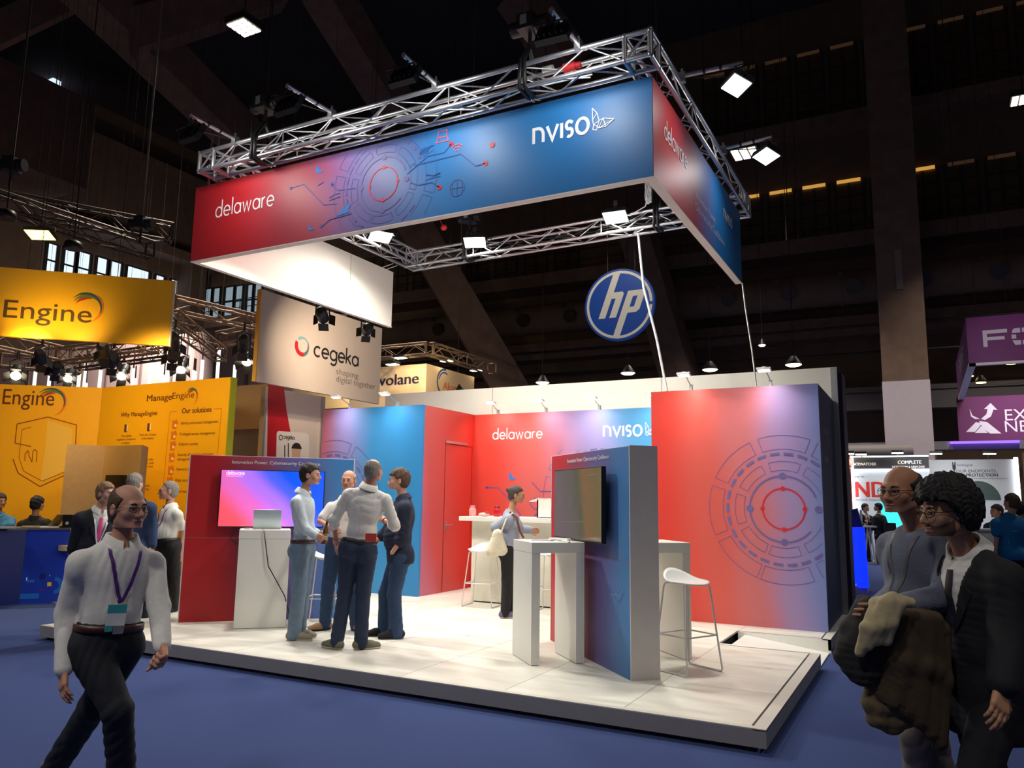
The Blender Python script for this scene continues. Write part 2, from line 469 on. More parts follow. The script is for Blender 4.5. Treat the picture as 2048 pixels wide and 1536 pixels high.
def tile_floor():
    M = bpy.data.materials.new('white_floor_tiles'); M.use_nodes = True
    nt = M.node_tree; b = nt.nodes['Principled BSDF']; b.inputs['Roughness'].default_value = .38
    tc = nt.nodes.new('ShaderNodeTexCoord'); mp = nt.nodes.new('ShaderNodeMapping')
    nt.links.new(tc.outputs['Object'], mp.inputs[0])
    br = nt.nodes.new('ShaderNodeTexBrick'); br.offset = 0; br.inputs['Scale'].default_value = 1
    br.inputs['Brick Width'].default_value = 1.0; br.inputs['Row Height'].default_value = 1.0
    br.inputs['Mortar Size'].default_value = .004; br.inputs['Mortar Smooth'].default_value = .2
    br.inputs['Color1'].default_value = lin((226, 223, 212))+(1,); br.inputs['Color2'].default_value = lin((218, 214, 203))+(1,)
    br.inputs['Mortar'].default_value = lin((140, 136, 128))+(1,)
    nt.links.new(mp.outputs[0], br.inputs['Vector'])
    nz = nt.nodes.new('ShaderNodeTexNoise'); nz.inputs['Scale'].default_value = 2.2; nz.inputs['Detail'].default_value = 6
    mp2 = nt.nodes.new('ShaderNodeMapping'); mp2.inputs['Scale'].default_value = (1, 4, 1)
    nt.links.new(tc.outputs['Object'], mp2.inputs[0]); nt.links.new(mp2.outputs[0], nz.inputs['Vector'])
    mx = nt.nodes.new('ShaderNodeMix'); mx.data_type = 'RGBA'; mx.blend_type = 'MULTIPLY'; mx.inputs[0].default_value = .35
    cr = nt.nodes.new('ShaderNodeValToRGB'); cr.color_ramp.elements[0].position = .35; cr.color_ramp.elements[0].color = (.72, .7, .68, 1); cr.color_ramp.elements[1].position = .62
    nt.links.new(nz.outputs['Fac'], cr.inputs[0])
    nt.links.new(br.outputs['Color'], mx.inputs[6]); nt.links.new(cr.outputs[0], mx.inputs[7]); nt.links.new(mx.outputs[2], b.inputs['Base Color'])
    nt.links.new(nz.outputs['Fac'], b.inputs['Roughness'])
    return M
m_tiles = tile_floor()
PX0, PX1, PY0, PY1 = -9.03, -1.03, 5.654, 12.05
RX0, RY0, RY1 = -2.05, 8.72, 9.68
pl = thing('platform', 'low white tiled platform with grey edge carrying the whole red and blue stand', 'platform', (-5, 8.8, 0))
# deck built with its tile grid counted from the platform corner; the ramp bay stays open
dk = MB()
for a, b in (((PX0, PY0), (PX1-.09, RY0)), ((PX0, RY0), (RX0, RY1)), ((PX0, RY1), (PX1-.09, PY1))):
    dk.box((a[0]-PX1, a[1]-PY0, -.02), (b[0]-PX1, b[1]-PY0, 0))
o = dk.build('deck', m_tiles, pl, world=False); o.location = (PX1+5-.02, PY0-8.8+.07, ZT)
e = MB()
e.box((PX0+.03, PY0, .035), (PX1-.03, PY0+.03, ZT-.004)).box((PX0, PY0, .035), (PX0+.03, PY1, ZT-.004))
e.box((PX1-.03, PY0, .035), (PX1, RY0, ZT-.004)).box((PX1-.03, RY1, .035), (PX1, PY1, ZT-.004))
e.build('skirt', m_edge, pl)
e = MB()
e.box((PX1-.09, PY0, ZT-.01), (PX1, RY0, ZT+.004)).box((PX1-.09, RY1, ZT-.01), (PX1, PY1, ZT+.004)).box((PX0, PY0, ZT-.004), (PX1-.09, PY0+.06, ZT+.004))
e.build('edge_trim', mat('pale_edge_trim', (206, 202, 192), .45), pl)
e = MB()
e.box((PX0+.1, PY0+.12, .0), (PX1-.12, RY0-.1, ZT-.03)).box((PX0+.1, RY0-.1, 0), (RX0-.05, RY1+.1, ZT-.03)).box((PX0+.1, RY1+.1, 0), (PX1-.12, PY1-.1, ZT-.03))
e.build('underside_shade', m_shadow, pl)  # near-black block painting in the shade under the platform
for x, y in ((PX0+.12, PY0+.06), (-5.0, PY0+.06), (PX1-.12, PY0+.06)):
    MB().cyl((x, y, 0), (x, y, .06), .04).build('foot', m_black, pl)
for ya in (RY0-.02, RY1): MB().box((RX0, ya, 0), (PX1, ya+.02, ZT)).build('ramp_cheek', m_white, pl)
r = MB().add([(RX0+.08, RY0, ZT-.03), (RX0+.08, RY1, ZT-.03), (PX1-.02, RY1, .012), (PX1-.02, RY0, .012), (RX0+.08, RY0, 0), (RX0+.08, RY1, 0), (PX1-.02, RY1, 0), (PX1-.02, RY0, 0)],
             [(0, 3, 2, 1), (4, 5, 6, 7), (0, 1, 5, 4), (1, 2, 6, 5), (2, 3, 7, 6), (3, 0, 4, 7)])
tag(r.build('entrance_ramp', m_white), 'short white access ramp let into the right side of the white platform', 'ramp')

# ------------------------------------------------------------------ printed walls of the stand
LAV, BLU, PNK = (146, 134, 190), (58, 140, 198), (190, 104, 122)
g_lp = grad('print_pink_to_blue', (1, 0, 0), 0, [(0, PNK), (.2, LAV), (.55, BLU), (1, (46, 130, 190))], .1)
g_dw = grad('print_pink_to_red', (0, .75, .28), 0, [(.05, (186, 108, 132)), (.3, (198, 84, 80)), (.75, (208, 58, 48)), (1, (212, 44, 34))], .12)
g_bw = grad('print_red_to_blue', (1, 0, .12), -.05, [(.1, (208, 64, 52)), (.33, (204, 96, 92)), (.6, (150, 140, 192)), (.78, (74, 148, 200)), (1, (44, 136, 198))], .12)
g_rp = grad('print_red_to_lavender', (.95, 0, .1), -.02, [(.1, (212, 56, 44)), (.38, (208, 86, 76)), (.6, (198, 108, 112)), (.82, (158, 134, 182)), (1.02, (126, 138, 196))], .24, 1.6)
g_ff = grad('print_red_mauve_blue', (1, 0, 0.02), 0, [(.12, (190, 34, 42)), (.3, (180, 56, 72)), (.47, (112, 104, 164)), (.62, (38, 118, 184)), (1, (22, 110, 176))], .08)
g_fr = grad('print_side_red_blue', (0, 1, 0.05), 0, [(.15, (204, 42, 50)), (.35, (192, 70, 88)), (.52, (106, 112, 176)), (.68, (32, 122, 192)), (1, (24, 110, 172))], .08)
g_k = grad('print_counter_panel', (1, 0, .1), -.02, [(.2, (188, 34, 40)), (.45, (160, 66, 88)), (.68, (104, 100, 162)), (1, (56, 124, 186))], .18)
m_line_blue = mat('thin_blue_print', (80, 84, 158), .5, noise=0)
m_line_grey = mat('grey_blue_print', (108, 98, 158), .5, noise=0)
m_red_print = mat('red_print', (210, 28, 40), .5, noise=0)
m_pink_print = mat('pale_red_print', (206, 92, 118), .5, noise=0)
m_bird = mat('blue_bird_print', (48, 122, 204), .5, noise=0)

def seg_outline(r0, r1, a0, a1, c):
    return circ(r1, 10, a0, a1, c)+circ(r0, 10, a1, a0, c)
def emblem(parent, O, U, V, c, k, clip=None, faint=False):
    """target-like emblem of rings, dashes and outlined arcs; k = radius of the inner ring"""
    def ok(p): return clip is None or (clip[0] <= p[0] <= clip[1] and clip[2] <= p[1] <= clip[3])
    def cut(mb, pts, w, closed):
        run = []
        q = list(pts)+([pts[0]] if closed else [])
        for p in q:
            if ok(p): run.append(p)
            else:
                if len(run) > 1: mb.ribbon(run, w, O, U, V)
                run = []
        if len(run) > 1: mb.ribbon(run, w, O, U, V)
    a = MB(); cut(a, circ(k, 48, c=c), k*.07, True)
    for t in (0, 90, 180, 270):
        p = (c[0]+k*math.cos(math.radians(t)), c[1]+k*math.sin(math.radians(t)))
        if ok(p): a.flat(circ(k*.11, 16, c=p), O, U, V)
    a.build('red_ring', m_red_print, parent)
    b = MB(); cut(b, circ(k*1.62, 64, 20, 320, c), k*.08, False)
    for t in (90, 270, 180, 0):
        p = (c[0]+k*1.62*math.cos(math.radians(t)), c[1]+k*1.62*math.sin(math.radians(t)))
        if ok(p): b.flat(circ(k*.17, 16, c=p), O, U, V)
    for i in range(26):
        if i in (24, 25, 0, 1): continue
        t = 360*i/26
        seg = circ(k*2.72, 4, t-4.8, t+4.8, c)
        if all(ok(p) for p in seg): b.ribbon(seg, k*.13, O, U, V)
    if b.v: b.build('grey_ring', m_line_grey, parent)
    d = MB()
    for r0, r1, w in ((1.9, 2.35, 38), (2.95, 3.65, 40)):
        for i, t0 in enumerate((68, 115, 162, 208, 251, 298, 22, 342)):
            pts = seg_outline(k*r0, k*r1, t0, t0+w, c)
            cut(d, pts, k*.022, True)
    if d.v: d.build('arc_outline', m_line_blue, parent)
def circuit(parent, O, U, V, lines, dots, w, mtl=None, dmtl=None):
    a = MB()
    for l in lines: a.ribbon(l, w, O, U, V)
    if a.v: a.build('circuit_line', mtl or m_line_blue, parent)
    b = MB()
    for p, r in dots: b.flat(circ(r, 14, c=p), O, U, V)
    if b.v: b.build('circuit_dot', dmtl or mtl or m_line_blue, parent)
def bird_wire(parent, O, U, V, c, s):
    """wire bird: two outlined wings over a small body"""
    P = {k: (c[0]+a*s, c[1]+b*s) for k, (a, b) in dict(a=(0, 1), b=(.22, .72), c=(.32, .35), d=(.02, .45), e=(.06, .22), f=(1, .28), g=(.62, .02), h=(.3, .02), i=(.5, .42), j=(.02, 0), k=(.2, -.06), l=(.24, .1)).items()}
    mb = MB()
    for q in ('abce', 'adec', 'bd', 'de', 'ci', 'ifgh', 'ihl', 'gi', 'fh', 'ej', 'jk', 'klh', 'le', 'lc', 'ce'):
        mb.ribbon([P[x] for x in q], s*.035, O, U, V)
    mb.build('bird_outline', m_print_white, parent)
def bird_solid(mb, c, s, O, U, V):
    mb.flat([(c[0]+a*s, c[1]+b*s) for a, b in ((0, 1), (.45, .25), (1, .05), (.55, -.1), (.1, -.05), (-.15, .2))], O, U, V)

EPS = .004
X3, Z3 = v3(1, 0, 0), ZUP
WH = 3.133
# left wall block with store room door
t = thing('partition_wall', 'left wall block with pink to blue print and a red store room side', 'partition wall', (-8.0, 11, ZT))
o = MB().box((-9.07, 10.25, ZT), (-7.007, 10.31, WH)).build('front_panel', g_lp, t)
MB().box((-9.07, 10.31, ZT), (-9.01, 11.9, WH)).build('end_panel', m_whitewall, t)
sd = MB().box((-7.067, 10.31, ZT), (-7.007, 11.87, WH)).build('side_panel', g_dw, t)
kc = 10.25-EPS
emblem(t, v3(-9.07, kc, 0), X3, Z3, (.28, 1.62), .27, clip=(.02, 2.0, .2, 3.1))
dr = MB()
for a, b in ((10.93, 10.938), (11.79, 11.797)): dr.box((-7.0075, a, ZT+.02), (-7.0, b, 2.56))
dr.box((-7.0075, 10.93, 2.556), (-7.0, 11.8, 2.562))
d = dr.build('door', mat('door_gap', (150, 26, 26), .6), t)
MB().box((-7.007, 10.93, 2.57), (-6.985, 11.6, 2.61)).build('door_closer', m_alu, d)
MB().cyl((-7.007, 10.99, 1.225), (-6.95, 10.99, 1.225), .011).cyl((-6.95, 10.985, 1.225), (-6.95, 11.115, 1.225), .011).obox((-7.0, 10.99, 1.2), ((1, 0, 0), (0, 1, 0), ZUP), (.006, .02, .09)).build('door_handle', m_alu, d)
# rear wall with the two names
t = thing('partition_wall', 'rear wall behind the bar printed red to blue with two white names', 'partition wall', (-5.0, 11.9, ZT))
MB().box((-7.007, 11.87, ZT), (-3.0, 11.93, WH)).build('front_panel', g_bw, t)
O = v3(-7.007, 11.87-EPS, 0)
mb = MB(); strokes(mb, 'delaware', v3(-6.63, 11.87-EPS, 2.693), X3, Z3, .112, .019, gap=.38, width=.95); mb.build('name_lettering', m_print_white, t)
mb = MB(); strokes(mb, 'nviso', v3(-4.57, 11.87-EPS, 2.69), X3, Z3, .165, .034, gap=.34, width=.64); mb.build('name_lettering', m_print_white, t)
bird_wire(t, v3(-3.87, 11.87-EPS, 2.70), X3, Z3, (0, 0), .2)
circuit(t, O, X3, Z3, [[(.27, 1.857), (.5, 1.857), (.75, 1.62), (.95, 1.4)], [(.95, 1.3), (1.1, 1.3), (1.3, 1.48), (1.6, 1.48)], [(1.15, 1.95), (1.3, 1.8), (1.7, 1.8)], [(1.12, 1.6), (1.2, 1.68), (1.35, 1.68)], [(1.12, 1.58), (1.2, 1.5), (1.32, 1.5)]], [((.27, 1.857), .025)], .014)
emblem(t, O, X3, Z3, (2.35, 1.75), .27, clip=(1.3, 3.4, .5, 2.5))
mb = MB(); bird_solid(mb, (.72, 2.0), .13, O, X3, Z3); bird_solid(mb, (1.36, 1.42), .08, O, X3, Z3); mb.build('bird_print', m_bird, t)
MB().box((-3.72, 11.83, 2.49), (-3.1, 11.87, 2.54)).build('shelf_box', m_white, t)
# right wall block with the big emblem
t = thing('partition_wall', 'right wall block printed red to lavender with a large ring emblem', 'partition wall', (-2.1, 11, ZT))
MB().box((-3.237, 10.186, ZT), (-1.106, 10.246, WH)).build('front_panel', g_rp, t)
MB().box((-3.237, 10.246, ZT), (-3.177, 11.9, WH)).build('inner_panel', m_whitewall, t)
MB().box((-1.166, 10.246, ZT), (-1.106, 11.94, WH)).build('side_panel', m_navyside, t)
O = v3(-3.237, 10.186-EPS, 0)
emblem(t, O, X3, Z3, (1.674, 1.59), .25, clip=(.5, 2.12, .2, 2.9))
mb = MB(); mb.text('delaware', v3(-1.106+EPS, 10.55, 2.55), (0, 1, 0), ZUP, .17); mb.build('name_lettering', mat('faint_side_lettering', (96, 110, 130), .5, noise=0), t); mb = MB(); mb.text('nviso', v3(-1.106+EPS, 10.62, 2.18), (0, 1, 0), ZUP, .17, bold=.01); mb.build('name_lettering', mat('faint_side_lettering', (96, 110, 130), .5, noise=0), t)
# tall white wall at the back
t = thing('back_wall', 'tall plain white wall rising behind the printed walls of the stand', 'partition wall', (-5, 12, ZT))
MB().box((-9.06, 11.96, ZT), (-1.12, 12.04, 3.615)).build('white_panel', m_whitewall, t)
mb = MB()
for x in (-6.704, -3.629): mb.box((x-.004, 11.955, ZT), (x+.004, 11.96, 3.615))
mb.build('seam', mat('grey_seam', (150, 146, 136), .6), t)
MB().box((-1.12, 11.95, ZT), (-1.033, 12.05, 3.615)).build('end_post', m_alu_dull, t)
MB().box((-1.033, 12.055, ZT-.05), (-1.02, 12.6, 3.6)).box((-1.02, 12.06, .02), (-.98, 12.62, 3.55)).build('end_cladding', mat('navy_cladding', (34, 36, 52), .6), t)

# ------------------------------------------------------------------ arm lamps clipped on the wall tops
m_lampgrey = mat('pale_grey_lamp', (206, 206, 204), .4)
m_led = mat('lit_arm_lamp', (255, 252, 244), emit=1.6)
def arm_lamp(x, y, lab, lx=None):
    t = thing('arm_lamp', lab, 'lamp', (x, y+.03, WH), group='arm lamps along the wall tops')
    h = v3((lx or x), y-.36, WH+.155)
    MB().obox((x, y+.03, WH+.035), ((1, 0, 0), (0, 1, 0), ZUP), (.018, .022, .04)).build('clamp', mat('grey_clamp', (150, 150, 150), .4), t)
    MB().tube([(x, y+.03, WH+.06), (x, y-.1, WH+.105), h+v3(0, .05, .02)], .008, 6).build('arm', m_alu, t)
    hd = MB().obox(h, ((1, 0, 0), nrm((0, 1, -.25)), nrm((0, .25, 1))), (.085, .05, .012)).obox(h+v3(0, 0, .02), ((1, 0, 0), (0, 1, 0), ZUP), (.02, .02, .016)).build('lamp_head', m_lampgrey, t)
    MB().obox(h-v3(0, 0, .016), ((1, 0, 0), nrm((0, 1, -.25)), nrm((0, .25, 1))), (.07, .038, .004)).build('led_panel', m_led, hd)
    l = light('AREA', h-v3(0, -.02, .03), 4, (1, .97, .9), (x, y+.02, WH-1.1), .12, 130)
    return t
for x, y, lx, lab in ((-8.516, 10.25, -8.5, 'first arm lamp from the left, over the pink end of the left wall'), (-7.535, 10.25, -7.51, 'arm lamp over the blue part of the left wall block'),
        (-6.556, 11.87, -6.49, 'arm lamp over the red rear wall, nearest the store room'), (-5.626, 11.87, -5.58, 'arm lamp over the middle of the rear wall'), (-4.657, 11.87, -4.64, 'arm lamp over the blue end of the rear wall'),
        (-3.66, 11.87, -3.65, 'arm lamp beside the left edge of the right wall block, half hidden'), (-2.693, 10.186, -2.68, 'arm lamp over the red part of the right wall block'), (-1.671, 10.186, -1.68, 'arm lamp over the lavender end of the right wall block')):
    arm_lamp(x, y, lab, lx)
# ------------------------------------------------------------------ hung printed frame
FX0, FX1, FY, FZ0, FZ1 = -8.05, -2.017, 6.5, 4.557, 5.541
t = thing('overhead_banner', 'large hung frame printed red to blue with white company names over the stand', 'hanging banner', (-5, 8.5, FZ0))
MB().box((FX0, FY, FZ0+.012), (FX1-.004, FY+.06, FZ1)).build('front_panel', g_ff, t)
MB().box((FX1-.06, FY+.004, FZ0+.012), (FX1, 10.36, FZ1)).build('side_panel', g_fr, t)
MB().box((FX0, FY+.06, FZ0+.012), (FX0+.06, 10.64, FZ1)).build('return_panel', m_whitewall, t)
e = MB().box((FX0, FY-.002, FZ0), (FX1, FY+.085, FZ0+.011)).box((FX1-.085, FY+.085, FZ0), (FX1+.002, 10.36, FZ0+.011)).box((FX0-.002, FY+.085, FZ0), (FX0+.075, 10.64, FZ0+.011))
e.build('bottom_edge', mat('pale_bottom_edge', (222, 214, 206), .5), t)
MB().box((FX0+.0605, 9.5, FZ0+.02), (FX0+.063, 9.507, FZ1)).build('panel_seam', mat('grey_seam', (150, 146, 136), .6), t)
O = v3(0, FY-EPS, 0)
mb = MB(); strokes(mb, 'delaware', v3(-7.65, FY-EPS, 5.08), X3, Z3, .128, .018, gap=.38, width=.97); mb.build('name_lettering', m_print_white, t)
mb = MB(); strokes(mb, 'nviso', v3(-3.23, FY-EPS, 5.125), X3, Z3, .155, .032, gap=.34, width=.58); mb.build('name_lettering', m_print_white, t)
bird_wire(t, v3(-2.61, FY-EPS, 5.14), X3, Z3, (0, 0), .22)
emblem(t, O, X3, Z3, (-5.06, 5.05), .19, clip=(-8, -2.1, FZ0+.04, FZ1-.02))
circuit(t, O, X3, Z3, [[(-4.75, 5.1), (-4.49, 5.252), (-4.28, 5.253), (-4.193, 5.331)], [(-4.65, 5.18), (-4.073, 5.195), (-3.894, 5.03), (-3.777, 5.033)], [(-4.7, 5.0), (-4.6, 4.95), (-4.42, 4.95), (-4.327, 4.876)],
    [(-4.6, 5.29), (-4.55, 5.36)], [(-4.57, 5.29), (-4.52, 5.36)], [(-4.54, 5.29), (-4.49, 5.36)], [(-4.51, 5.29), (-4.46, 5.36), (-4.41, 5.36)],
    [(-4.5, 5.05), (-4.4, 5.02), (-4.32, 5.04)], [(-4.5, 4.99), (-4.4, 5.0), (-4.32, 5.0)]], [], .012, mat('deep_blue_print', (20, 84, 156), .5, noise=0))
circuit(t, O, X3, Z3, [[(-4.36, 5.53-.1), (-4.25, 5.43), (-4.25, 5.5), (-4.36, 5.5), (-4.36, 5.43), (-4.38, 5.38), (-4.23, 5.38), (-4.25, 5.43)]]+[circ(r, 8, 45, 135, (-4.12, 5.22)) for r in (.03, .06, .09)],
    [((-4.193, 5.331), .028), ((-3.777, 5.033), .028), ((-4.327, 4.876), .028), ((-3.7, 5.216), .03)], .012, m_pink_print, m_red_print)
circuit(t, O, X3, Z3, [circ(.09, 20, 0, 359, (-4.11, 4.832)), [(-4.2, 4.832), (-4.02, 4.832)], [(-4.11, 4.74), (-4.11, 4.92)], [(-4.17, 4.77), (-4.17, 4.9)], [(-4.05, 4.77), (-4.05, 4.9)]], [], .006, mat('faint_mauve_print', (92, 88, 140), .5, noise=0))
circuit(t, O, X3, Z3, [[(-6.418, 5.245), (-6.22, 5.256), (-5.895, 4.95), (-5.7, 4.93)], [(-5.79, 5.177), (-5.7, 5.09), (-5.45, 5.07)], [(-5.82, 5.02), (-5.74, 5.05), (-5.66, 5.05)], [(-5.82, 4.99), (-5.74, 5.0), (-5.66, 5.01)], [(-6.0, 5.2), (-5.92, 5.23)], [(-5.9, 4.7), (-5.8, 4.76), (-5.5, 4.78)]],
    [((-6.418, 5.245), .022), ((-5.79, 5.18), .024), ((-5.92, 4.7), .02)], .01)
mb = MB(); bird_solid(mb, (-6.03, 5.36), .1, O, X3, Z3); bird_solid(mb, (-6.1, 4.68), .08, O, X3, Z3)
mb.flat([(-5.7, 4.78), (-5.55, 4.9), (-5.5, 4.9), (-5.54, 4.8)], O, X3, Z3); mb.build('bird_print', m_bird, t)
O2 = v3(FX1+EPS, 0, 0); Y3 = v3(0, 1, 0)
mb = MB(); strokes(mb, 'delaware', v3(FX1+EPS, 6.85, 5.09), Y3, Z3, .12, .018, gap=.38, width=.8); mb.build('name_lettering', m_print_white, t); mb = MB(); strokes(mb, 'nviso', v3(FX1+EPS, 9.34, 5.14), Y3, Z3, .11, .024, gap=.34, width=.46)
mb.build('name_lettering', m_print_white, t)
mb = MB(); mb.text('Innovation Power.', v3(FX1+EPS, 7.95, 4.9), Y3, Z3, .13); mb.text('Cybersecurity Confidence.', v3(FX1+EPS, 7.95, 4.76), Y3, Z3, .13)
mb.build('slogan_lettering', mat('pale_slogan', (196, 190, 214), .5, noise=0), t)
for y in (10.3, 10.42): MB().cyl((FX0+.3, y, 5.57), (FX0+.03, y, FZ1-.02), .006, n=5).build('hanging_wire', m_cable_w, t)

# ------------------------------------------------------------------ aluminium box truss ring
TZ0, TZ1, TH = 5.575, 5.81, .12
def truss_run(parent, a, b, z0=TZ0, z1=TZ1, half=TH, rc=.025, rb=.0085, mtl=None, pitch=.33, names=('truss_segment', 'chord', 'lacing')):
    mtl = mtl or m_alu
    a, b = v3(*a), v3(*b); L = np.linalg.norm(b-a); d = (b-a)/L; s = v3(-d[1], d[0], 0)
    seg = MB()
    for e_ in (a, b):
        q = [e_+s*half*i+ZUP*z for i, z in ((-1, z0), (1, z0), (1, z1), (-1, z1))]
        for i in range(4): seg.cyl(q[i], q[(i+1) % 4], rc*.85, n=8)
    so = seg.build(names[0], mtl, parent)
    for i in (-1, 1):
        for z in (z0, z1):
            MB().cyl(a+s*half*i+ZUP*z, b+s*half*i+ZUP*z, rc, n=10).build(names[1], mtl, so)
    lc = MB(); n = max(2, int(L/pitch/2)*2); st = L/n
    for k in range(n):
        p, q = a+d*st*k, a+d*st*(k+1); u = k % 2
        for i in (-1, 1): lc.cyl(p+s*half*i+ZUP*(z0, z1)[u], q+s*half*i+ZUP*(z0, z1)[1-u], rb, n=6)
        for z in (z0, z1): lc.cyl(p+s*half*(1, -1)[u]+ZUP*z, q+s*half*(-1, 1)[u]+ZUP*z, rb, n=6)
        if k % 6 == 3:
            for i in (-1, 1): lc.cyl(p+s*half*i+ZUP*z0, p+s*half*i+ZUP*z1, rb, n=6)
    lc.build(names[2], mtl, so)
    return so
tr = thing('lighting_truss', 'silver aluminium box truss ring carrying the red and blue hung frame', 'truss', (-4.8, 8.5, TZ0))
truss_run(tr, (-7.42, 6.325, 0), (-2.18, 6.325, 0))
truss_run(tr, (-7.54, 6.445, 0), (-7.54, 10.55, 0))
truss_run(tr, (-2.06, 6.445, 0), (-2.06, 10.4, 0))
truss_run(tr, (-7.42, 10.66, 0), (-2.18, 10.5, 0))
for x, y in ((-7.54, 6.325), (-2.06, 6.325), (-7.54, 10.66), (-2.06, 10.5)):
    c = MB()
    P_ = {(i, j, k): v3(x+i*TH, y+j*TH, (TZ0, TZ1)[k]) for i in (-1, 1) for j in (-1, 1) for k in (0, 1)}
    for a in P_:
        for b in P_:
            if a < b and sum(p != q for p, q in zip(a, b)) == 1: c.cyl(P_[a], P_[b], .025, n=10)
    for a in P_: c.sphere(P_[a], .031, 10)
    for k in (0, 1): c.cyl(P_[(-1, -1, k)], P_[(1, 1, k)], .009, n=6)
    c.cyl(P_[(-1, -1, 0)], P_[(1, -1, 1)], .011, n=6).cyl(P_[(-1, -1, 0)], P_[(-1, 1, 1)], .011, n=6).cyl(P_[(1, -1, 0)], P_[(1, 1, 1)], .011, n=6)
    c.build('corner_block', m_alu, tr)

m_flood = mat('lit_floodlight_glass', (255, 254, 246), emit=22.0)
m_flood_r = mat('lit_cold_floodlight_glass', (236, 246, 255), emit=9.0)
def floodlight(root, c, aim, w=.3, h=.22, mtl=None):
    """flat flood lamp head with finned back, yoke and lit glass, aimed at a point"""
    c = v3(*c); d = nrm(v3(*aim)-c); x = nrm(np.cross(d, ZUP)); y = np.cross(x, d)
    hd = MB().obox(c-d*.03, (x, y, d), (w/2, h/2, .03))
    for k in range(5): hd.obox(c-d*.075+x*(k-2)*w*.18, (x, y, d), (.006, h*.4, .02))
    hd = hd.build('lamp_head', m_black, root)
    MB().obox(c+d*.002, (x, y, d), (w/2-.015, h/2-.015, .003)).build('lamp_glass', mtl or m_flood, hd)
    MB().tube([c-d*.03+x*(w/2+.01), c-d*.14+x*(w/2+.01), c-d*.14-x*(w/2+.01), c-d*.03-x*(w/2+.01)], .009, 6).build('yoke', m_black, root)
    return c+d*.02, d
def boom_lamp(a, b, aim, lab, power, mtl=None, col=(1, .99, .96)):
    a, b = v3(*a), v3(*b); d = nrm(b-a)
    t = thing('boom_floodlight', lab, 'floodlight', a, group='flood lamps on outrigger tubes')
    MB().cyl(a-d*.1, b, .025, n=10).build('boom_tube', m_alu, t)
    k = MB().obox(a+v3(0, 0, -.02), (nrm((d[0], d[1], 0)), nrm((-d[1], d[0], 0)), ZUP), (.035, .03, .05)).cyl(a+v3(0, 0, .01), a+v3(0, 0, .075), .012)
    k.build('clamp', m_alu, t)
    s = MB()
    for q in (.35, .62): s.cyl(a+(b-a)*q, a+(b-a)*q+d*.025, .031, n=10)
    s.build('cable_tie', m_black, t)
    c = b-d*.07-ZUP*.22
    MB().cyl(b-d*.07, c+ZUP*.1, .012, n=6).build('drop_bracket', m_black, t)
    p, dd = floodlight(t, c, aim, mtl=mtl)
    MB().tube([b-d*.02, b+d*.03-ZUP*.1, c-dd*.12]+[a+d*.3-ZUP*.08, a+d*.1-ZUP*.04], .006, 5).build('power_cable', m_cable_b, t)
    light('AREA', p+dd*.02, power, col, aim, .26, 150)
zb = 5.862
boom_lamp((-7.06, 6.2, zb), (-7.05, 5.55, zb), (-7.0, 6.5, 5.2), 'outrigger flood lamp at the red left end of the front truss', 5)
boom_lamp((-5.58, 6.2, zb), (-5.62, 5.55, zb), (-5.58, 6.5, 5.2), 'second outrigger flood lamp from the left on the front truss', 5.5)
boom_lamp((-4.21, 6.2, zb), (-4.2, 5.62, zb), (-4.2, 6.5, 5.2), 'third outrigger flood lamp from the left on the front truss', 5.5)
boom_lamp((-2.63, 6.2, zb), (-2.64, 5.62, zb), (-2.7, 6.5, 5.2), 'outrigger flood lamp at the blue right end of the front truss', 5)
boom_lamp((-1.92, 7.17, zb), (-1.33, 7.2, zb), (-1.75, 6.9, 4.6), 'lit outrigger flood lamp near the front corner of the right truss', 3.2, m_flood_r)
boom_lamp((-1.92, 8.98, zb), (-1.35, 8.92, zb), (-1.75, 8.6, 4.6), 'lit outrigger flood lamp toward the rear of the right truss', 3.2, m_flood_r)
def truss_flood(c, aim, lab, power):
    t = thing('truss_floodlight', lab, 'floodlight', c, group='flood lamps inside the truss ring')
    p, d = floodlight(t, c, aim, .36, .27)
    MB().cyl(v3(*c)-d*.14, v3(*c)-d*.14+ZUP*.1, .014).obox(v3(*c)-d*.14+ZUP*.1, ((1, 0, 0), (0, 1, 0), ZUP), (.03, .03, .04)).build('clamp', m_black, t)
    MB().tube([v3(*c)-d*.1+v3(.12, 0, 0), v3(*c)+v3(.24, .05, -.02), v3(*c)+v3(.26, .1, .08)], .007, 5).build('power_cable', m_cable_b, t)
    light('AREA', p+d*.03, power, (1, .96, .86), aim, .33, 165)
truss_flood((-7.3, 9.36, 5.68), (-5.6, 8.2, .2), 'flood lamp over the left truss beside the white return panel', 85)
truss_flood((-6.2, 10.38, 5.74), (-5.4, 8.4, .2), 'left flood lamp on the rear truss', 85)
truss_flood((-3.8, 10.36, 5.77), (-3.6, 8.2, .2), 'right flood lamp on the rear truss', 85)
truss_flood((-2.35, 7.3, 5.38), (-3.4, 7.8, .2), 'added unseen flood lamp behind the front right corner of the frame', 85)  # unseen lamp, added to light the platform and left display panel
truss_flood((-7.25, 7.3, 5.38), (-4.2, 7.0, .6), 'added unseen flood lamp behind the front left part of the frame', 135)  # unseen lamp, added to brighten the right display panel
truss_flood((-4.9, 6.85, 5.3), (-4.7, 11.5, 2.0), 'added unseen flood lamp on the inner side of the front truss', 62)  # kept out of view behind the frame, added to brighten the white wall
